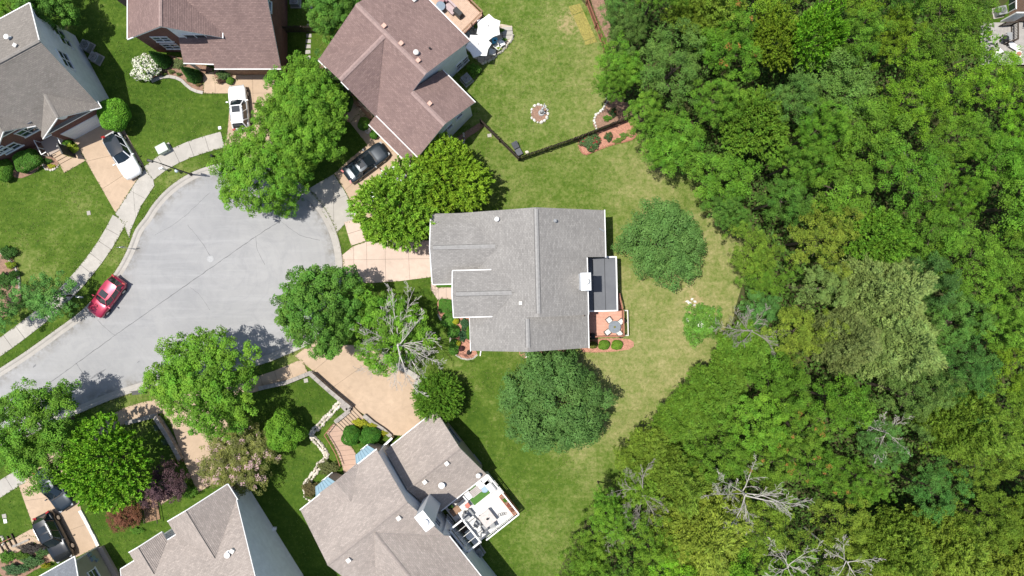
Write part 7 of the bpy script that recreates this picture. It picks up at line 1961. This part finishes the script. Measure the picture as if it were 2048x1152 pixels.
for x, y, sz, mt, lab, nm in ((979, 271, (.42, .34, .06), 'walk', 'pale square paver on the grass beside the fence', 'paver'), (1054, 304, (.28, .3, .12), 'stone', 'pale rock by the corner of the dark fence', 'rock'), (178, 426, (.36, .42, .06), 'conc', 'pale square utility box lid on the left front lawn', 'box lid'), (440, 256, (.3, .3, .1), 'white', 'white round cap on the lawn near the top sidewalk', 'lid'),
                          (612, 761, (.42, .40, .05), 'conc', 'pale square lid on the lawn by the block wall', 'lid'), (9, 1032, (.42, .42, .06), 'conc', 'round grey lid on the lawn at the left edge', 'lid'), (11, 1042, (.34, .42, .06), 'white', 'white lid on the lawn beside the grey one', 'lid')):
    p = W(x, y); 
    b = MB()
    if nm == 'rock': b.blob((0, 0, .08), (.2, .16, .14), 5)
    else: b.box((0, 0, sz[2] / 2), sz, .2)
    o = b.build(nm.replace(' ', '_'), M[mt], bevel=.02); o.location = p; tag(o, lab, nm)
# straw mats
for k, (pts, lab) in enumerate([([(1137, 13), (1160, 7), (1166, 22), (1144, 31)], 'upper piece of yellow straw matting on the bare soil'), ([(1146, 32), (1167, 23), (1190, 74), (1168, 82)], 'long strip of yellow straw matting beside the fence'), ([(1169, 83), (1190, 75), (1194, 84), (1170, 91)], 'lower piece of yellow straw matting by the fence')]):
    b = MB(); pl = [P2(*p) for p in pts]; pl = pl if poly_area(pl) > 0 else pl[::-1]; b.prism(pl, .005, .035)
    tag(b.build('straw_mat', m_plain('straw_matting', (.25, .22, .06), .95, .35, 10, kind='World')), lab, 'mat', 'straw mats on the bare soil')
# street furniture
p = W(383, 349); root = empty('street_lamp', p, 'tall dark street lamp at the kerb near the top sidewalk', 'street lamp')
b = MB(); b.tube([(0, 0, 0), (0, 0, .5), (0, 0, 6.3)], [.13, .075, .05], 10); local_part('pole', b, 'dark', root)
b = MB(); b.cyl((0, 0, 0), .2, .25, 12, r2=.14); local_part('base', b, 'dark', root)
b = MB(); b.tube([(0, 0, 6.25), (-.15, .05, 6.6), (-.5, .12, 6.7)], .04, 6); local_part('arm', b, 'dark', root)
b = MB(); b.box((-.7, .16, 6.68), (.62, .26, .12), -.25, taper=.7); h_ = local_part('lamp_head', b, 'dark', root, bevel=.02)
b = MB(); b.box((-.7, .16, 6.605), (.45, .18, .03), -.25); b.build('lens', M['lampglass'], h_)
p = W(357, 343, .2); p.z = 0; root = empty('globe_light', p, 'small pale globe garden light on the verge beside the lamp post', 'lamp')
b = MB(); b.cyl((0, 0, 0), .05, .5, 8); local_part('stem', b, 'grey', root); b = MB(); b.blob((0, 0, .62), (.2, .2, .2), 2, 10, rough=.02); local_part('globe', b, m_plain('pale_blue_glass_globe', (.48, .56, .62), .15), root, smooth=True)
p = W(333, 340); root = empty('mailbox', p, 'white mailbox on a short post by the sidewalk', 'mailbox', None, .4)
b = MB(); b.box((0, 0, .5), (.1, .1, 1.0)); local_part('post', b, 'white', root); b = MB(); b.box((0, 0, 1.1), (.42, .2, .2)); local_part('box', b, 'white', root, bevel=.05); b = MB(); b.box((.1, .11, 1.15), (.14, .012, .03)); local_part('flag', b, 'taillamp', root)
p = W(263, 497); root = empty('street_sign', p, 'grey street sign seen from above on the grass verge', 'sign', None, .2)
b = MB(); b.cyl((0, 0, 0), .03, 2.1, 8); local_part('post', b, 'steel', root); b = MB(); b.box((0, .03, 1.85), (.62, .02, .62)); local_part('sign_panel', b, 'grey', root)
p = W(327, 298, .4); p.z = 0; root = empty('utility_cabinet', p, 'pale green transformer cabinet on the lawn above the sidewalk', 'utility box', None, math.radians(28)); pg = m_plain('pale_green_enamel', (.44, .50, .44), .5, .06)
b = MB(); b.box((0, 0, .40), (1.05, .80, .76)); local_part('cabinet', b, pg, root, bevel=.04); b = MB(); b.box((0, 0, .80), (1.1, .85, .06)); local_part('lid', b, pg, root, bevel=.02); b = MB(); b.box((0, 0, .02), (1.3, 1.0, .06)); local_part('base', b, 'conc', root)
b = MB(); b.box((.3, -.41, .45), (.1, .03, .12)); local_part('handle', b, 'dark', root)
root = empty('iron_bench', W(280, 784), 'low black iron bench on the verge beside the lower maple', 'bench', None, math.radians(8))
b = MB(); b.box((0, 0, .40), (1.2, .36, .04)); local_part('seat', b, 'dark', root); b = MB(); b.box((0, .2, .6), (1.2, .04, .4)); local_part('backrest', b, 'dark', root)
for x in (-.55, .55): b = MB(); b.box((x, 0, .2), (.05, .36, .4)); local_part('leg', b, 'dark', root)
p = W(425, 312, .3); p.z = 0; b = MB(); b.cyl((0, 0, 0), .14, .5, 10, r2=.12); b.blob((0, 0, .55), (.14, .14, .12), 1, 8); o = b.build('hydrant', M['dark']); o.location = p; tag(o, 'small dark hydrant on the verge below the white SUV', 'hydrant')
p = W(156, 594, .3); p.z = 0; b = MB(); b.box((0, 0, .05), (.75, .18, .10), -.1); o = b.build('plank', M['steel']); o.location = p; tag(o, 'narrow pale plank lying in the tree shade by the red car', 'plank')
# ---------------------------------------------------------------- steps and walks with rails
def stair(name, a, b_, n, w, label, mat, z0, z1, riser='darkwood', part='tread'):
    A, B = W(*a, 0), W(*b_, 0); d = B - A; L = d.length; d.normalize(); ang = math.atan2(d.y, d.x); root = empty(name, A, label, 'steps')
    for k in range(n):
        z = z0 + (z1 - z0) * (k + 1) / n; c = A + d * (L * (k + .5) / n)
        m = MB(); m.box(c + Vector((0, 0, z / 2)), (L / n - .05, w, z), ang); m.build(part, mat if not isinstance(mat, str) else M[mat], root, local=A)
        m = MB(); m.box(c - d * (L / n / 2) + Vector((0, 0, z / 2 - .005)), (.07, w * 1.0, z + .02), ang); m.build('nosing', M[riser], root, local=A)
    return root
walkbrick = m_concrete('pinkish_brick_walk', (.50, .345, .265), .15, .2)
stair('steps', (682, 858), (718, 822), 8, 1.7, 'eight timber edged steps from the tan driveway down to the brick walk', 'tan', .02, .30)
paved('brick_walk', [(667, 846), (653, 866), (668, 890), (682, 922), (688, 945), (694, 955), (712, 945), (718, 920), (708, 900), (700, 890), (690, 875), (684, 858)], walkbrick, [((640, 856 + 10 * k), (730, 846 + 10 * k)) for k in range(1, 11)], .05, .02, 'paver')
for pts, lab in (([(668, 848), (653, 867), (664, 884), (676, 905), (684, 928)], 'dark brown handrail along the left of the brick walk'),):
    root = empty('walk_railing', W(*pts[0]), lab, 'railing')
    for i in range(len(pts) - 1):
        a, c = W(*pts[i], .0), W(*pts[i + 1], .0); m = MB(); m.bar(a + Vector((0, 0, .85)), c + Vector((0, 0, .85)), .07, .05); m.build('handrail', M['redwood'], root, local=root.location)
        for k in range(4):
            m = MB(); q = a.lerp(c, k / 4); m.box(q + Vector((0, 0, .42)), (.035, .035, .84)); m.build('baluster', M['redwood'], root, local=root.location)
stair('steps', (318, 1000), (372, 966), 1, 1.0, 'tan landing beside the purple plum tree', 'tan', .02, .05)
root = empty('wooden_steps', W(305, 1020), 'brown plank steps leading to the small gable door', 'steps')
for k in range(14):
    a = W(300 + k * .5, 998 + 3.2 * k); m = MB(); m.box(a + Vector((0, 0, .09)), (1.5, .14, .05), math.radians(14)); m.build('plank', M['wood'], root, local=root.location)
for dx in (-.55, .75):
    m = MB(); a = W(300, 996); c = W(308, 1042); m.bar(a + Vector((dx, 0, .8)), c + Vector((dx, 0, .8)), .06, .06); m.build('handrail', M['darkwood'], root, local=root.location)
root = empty('timber_steps', W(350, 925), 'dark timber edged steps between the block wall and the plum tree', 'steps')
for k in range(6):
    m = MB(); a = W(331 + 6.4 * k, 937 - 4.1 * k); m.box(a + Vector((0, 0, .08)), (.10, .75, .14), math.radians(32)); m.build('tread', M['wood'], root, local=root.location)
root = empty('timber_steps', W(14, 1085), 'brown railed steps at the left edge above the planted bed', 'steps')
for k in range(4):
    m = MB(); a = W(4 + 8.5 * k, 1092 - 5 * k); m.box(a + Vector((0, 0, .10)), (.10, 1.2, .18), math.radians(28)); m.build('tread', M['darkwood'], root, local=root.location)
m = MB(); m.bar(W(0, 1086) + Vector((0, 0, .8)), W(34, 1070) + Vector((0, 0, .8)), .06, .06); m.build('handrail', M['redwood'], root, local=root.location)
# low fence wall by the house entrance
root = empty('garden_wall', W(772, 886), 'thin white capped wall between the front bay and the garage of the tan house', 'wall')
m = MB(); m.bar(W(758, 900) + Vector((0, 0, .55)), W(788, 871) + Vector((0, 0, .55)), .16, 1.1); m.build('wall_panel', M['sidingtan'], root, local=root.location)
m = MB(); m.bar(W(758, 900) + Vector((0, 0, 1.13)), W(788, 871) + Vector((0, 0, 1.13)), .2, .06); m.build('cap', M['white'], root, local=root.location)
# ---------------------------------------------------------------- front terrace bits of the mauve house
for k, (x, y, lab) in enumerate(((736, 262, 'white wire plant stand by the clipped bush'),)):
    p = W(x, y, .3); p.z = .05; root = empty('plant_stand', p, lab, 'plant stand')
    for j in range(3): b = MB(); r = .10 + .08 * j; b.tube([(r * math.cos(t), r * math.sin(t), .35) for t in np.linspace(0, 2 * math.pi, 15)], .02, 5, cap=False); b.build('ring', M['white'], root)
    for j in range(3): a = 2.1 * j; b = MB(); b.bar((.2 * math.cos(a), .2 * math.sin(a), 0), (.2 * math.cos(a), .2 * math.sin(a), .36), .03, .03); b.build('leg', M['white'], root)
paved('front_terrace', [(704, 196), (718, 202), (745, 228), (745, 242), (735, 238), (722, 226), (712, 216)], m_concrete('cream_terrace', (.56, .45, .34), .1, .15), [((700, 210), (750, 214)), ((716, 196), (716, 240))], .05, .025, 'paver')
for a, c, lab in (((706, 200), (719, 214), 'wooden bench at the upper end of the front terrace'), ((735, 228), (744, 238), 'wooden bench at the lower end of the front terrace')):
    root = empty('garden_bench', W(*a), lab, 'bench')
    for j in (-.12, .02, .16):
        d = (W(*c) - W(*a)).normalized(); sd = Vector((-d.y, d.x, 0)) * j; m = MB(); m.bar(W(*a) + sd + Vector((0, 0, .45)), W(*c) + sd + Vector((0, 0, .45)), .10, .04); m.build('slat', M['wood'], root, local=root.location)
    for f in (.1, .9): m = MB(); q = W(*a).lerp(W(*c), f); m.box(q + Vector((0, 0, .22)), (.08, .30, .44), .785); m.build('leg', M['wood'], root, local=root.location)
# rocker shaped white lattice by the maple
root = empty('garden_arch', W(600, 149), 'small white garden arch at the edge of the big maple', 'arch')
for j in (-.12, .12): b = MB(); b.tube([(-.25 + j, .4, 0), (-.2 + j, .35, 1.2), (0 + j, 0, 1.5), (.2 + j, -.35, 1.2), (.25 + j, -.4, 0)], .03, 6); b.build('hoop', M['white'], root)
for j in range(4): b = MB(); t = -.3 + .2 * j; b.bar((t * .6 - .12, -t, 1.35), (t * .6 + .12, -t, 1.35), .03, .03); b.build('rung', M['white'], root)
# ---------------------------------------------------------------- grey deck by the corner house
gd = m_plain('weathered_grey_deck_boards', (.34, .325, .31), .85, .12, 3, kind='World')
Fg = lambda u, v, h=0.0: Vector((u, v, h))
d8, o8 = deck('deck', Fg, 46.6, 56, 22.2, 26.4, .4, gd, 'weathered grey deck with white loungers at the top right corner', 'v')
for x, y, rz, lab in ((2029, 92, -.55, 'white lounge chair in the open on the grey deck'), (1996, 107, .8, 'white lounge chair half under leaves on the grey deck edge')):
    p = W(x, y, .8); p.z = .4; root = empty('lounge_chair', p, lab, 'lounger', None, rz)
    b = MB(); b.box((.1, 0, .32), (.95, .52, .07)); local_part('seat', b, 'white', root); b = MB(); b.box((-.5, 0, .48), (.5, .52, .06), tilt=Matrix.Rotation(.7, 3, 'Y')); local_part('backrest', b, 'white', root)
    for sx in (-.4, .5):
        for sy in (-.22, .22): b = MB(); b.bar((sx, sy, 0), (sx, sy, .3), .05, .05); local_part('leg', b, 'white', root)
p = W(2035, 109, .8); p.z = .4; root = empty('bucket', p, 'white rimmed round planter tub on the grey deck', 'tub')
b = MB(); b.cyl((0, 0, 0), .26, .6, 16, r2=.34); local_part('tub', b, 'white', root); b = MB(); b.cyl((0, 0, .58), .24, .05, 14); local_part('soil', b, m_plain('terracotta_soil', (.38, .17, .13), .9), root)
p = W(2007, 79, .8); p.z = .4; root = empty('kettle_grill', p, 'black kettle grill at the edge of the grey deck', 'grill')
b = MB(); b.blob((0, 0, .75), (.32, .32, .24), 3, 12, rough=.02); local_part('bowl', b, 'dark', root, smooth=True)
for k in range(3): a = 2.09 * k; b = MB(); b.bar((.1 * math.cos(a), .1 * math.sin(a), .6), (.32 * math.cos(a), .32 * math.sin(a), 0), .03, .03); local_part('leg', b, 'steel', root)
p = W(2015, 74, .8); p.z = .4; root = empty('side_cart', p, 'grey side cart beside the kettle grill', 'cart'); b = MB(); b.box((0, 0, .7), (.5, .7, .06)); local_part('shelf', b, 'grey', root)
for sx in (-.2, .2):
    for sy in (-.3, .3): b = MB(); b.bar((sx, sy, 0), (sx, sy, .7), .04, .04); local_part('leg', b, 'grey', root)
rl = empty('deck_railing', Fg(49.5, 25.2, .4), 'dark brown stair railing at the corner of the brick house', 'railing')
railing(rl, rl.location.copy(), Fg, [(48.4, 26.0), (49.6, 26.1), (49.6, 24.4), (48.9, 24.2)], .4, 1.0, 'darkwood', .15, 'darkwood')
b = MB(); p = W(2000, 20, 0); ac_unit(2002, 22, 'grey blue air conditioner at the wall of the tan brick house', .2)

for k, (x, y) in enumerate(((1384, 598), (1390, 603), (1379, 606), (1388, 610), (1374, 603))):
    p = W(x, y); b = MB(); b.blob((0, 0, .05), (.16 + .03 * (k % 3), .13, .09), 40 + k, 7); o = b.build('rock', M['whitestone']); o.location = p
    tag(o, ('topmost', 'rightmost upper', 'middle left', 'lowest', 'leftmost')[k] + ' pale rock in the small pile above the white-blooming lawn tree', 'rock', 'pale rocks on the dry lawn')
# ================================================================ LOOSE GRASS OVER THE LAWNS AND THE PAVED EDGES
def in_poly_np(X, Y, poly):
    c = np.zeros(len(X), bool); n = len(poly); j = n - 1
    for i in range(n):
        xi, yi = poly[i][0], poly[i][1]; xj, yj = poly[j][0], poly[j][1]
        m = ((yi > Y) != (yj > Y)) & (X < (xj - xi) * (Y - yi) / (yj - yi + 1e-12) + xi); c ^= m; j = i
    return c
def outlines(prefixes):
    out = []
    for o in list(SC.objects):
        if o.type == 'MESH' and o.parent is None and any(o.name.split('.')[0] == p for p in prefixes):
            me = o.data; f = max(me.polygons, key=lambda p: len(p.vertices)); out.append([o.matrix_world @ me.vertices[i].co for i in f.vertices])
    return out
def grass_stuff():
    rng = np.random.default_rng(3); n = 150000
    X = rng.uniform(-55, 32, n); Y = rng.uniform(-31, 31, n)
    hard = outlines(['driveway', 'driveway_apron', 'front_walk', 'sidewalk', 'patio', 'brick_walk', 'front_terrace', 'mulch_bed'])
    bad = in_poly_np(X, Y, offset(EDGE, .75)) | in_poly_np(X, Y, [P2(*p) for p in FOREST])
    for p in hard: bad |= in_poly_np(X, Y, p)
    for H in (H1, H2, H3, H4, H5, H6, H7):
        for p in H.polys: bad |= in_poly_np(X, Y, p)
    X, Y = X[~bad], Y[~bad]
    # clumps: keep more where a low frequency pattern is high
    k = np.sin(X * .7 + 1) * np.sin(Y * .8) + np.sin(X * 1.9 - Y * 1.3) * .6 + rng.normal(0, .7, len(X)); m = k > -.2; X, Y = X[m], Y[m]; n0 = len(X)
    ex, ey = [], []
    for p in hard:
        for i in range(len(p)):
            a, c = p[i], p[(i + 1) % len(p)]; L = (c - a).length; q = int(L * 16)
            t = rng.uniform(0, 1, q); keep = (np.sin(t * L * 2.1 + i) + rng.normal(0, .6, q)) > .0; t = t[keep]
            ex.append(a.x + (c.x - a.x) * t + rng.normal(0, .045, len(t))); ey.append(a.y + (c.y - a.y) * t + rng.normal(0, .045, len(t)))
    ke = offset(EDGE, .78); kx = np.array([p.x for p in ke]); ky = np.array([p.y for p in ke]); r = rng.integers(0, len(kx) - 1, 2600); f = rng.uniform(0, 1, 2600)
    ex.append(kx[r] * (1 - f) + kx[r + 1] * f + rng.normal(0, .07, 2600)); ey.append(ky[r] * (1 - f) + ky[r + 1] * f + rng.normal(0, .07, 2600))
    EX, EY = np.concatenate(ex), np.concatenate(ey); low = np.concatenate([np.full(n0, .025), np.full(len(EX), .075)])
    C = np.stack([np.concatenate([X, EX]), np.concatenate([Y, EY]), low + rng.uniform(0, .05, n0 + len(EX))], 1); n = len(C)
    A, B = oriented(C, np.tile([0, 0, 1.], (n, 1)), .15, rng, .34, .75)
    dry = np.zeros(n); den = np.full(n, .3)
    for px, py, rr, d, b in DRY:
        c = P2(px, py); w = np.exp(-((C[:, 0] - c.x) ** 2 + (C[:, 1] - c.y) ** 2) / (2 * (rr / PPM * .62) ** 2)); dry += w * d; den += w
    dry = dry / den + .09
    o = link('grass', leaf_mesh('grass', C, A, B, rng.normal(.5, .2, n), rng.normal(.5, .2, n), dry + rng.normal(0, .12, n), m_leaf('grass_blades', .25, .7, .15, (.34, .31, .135))))
    o.color = (.105, .182, .026, 1); tag(o, kind='stuff')
grass_stuff()
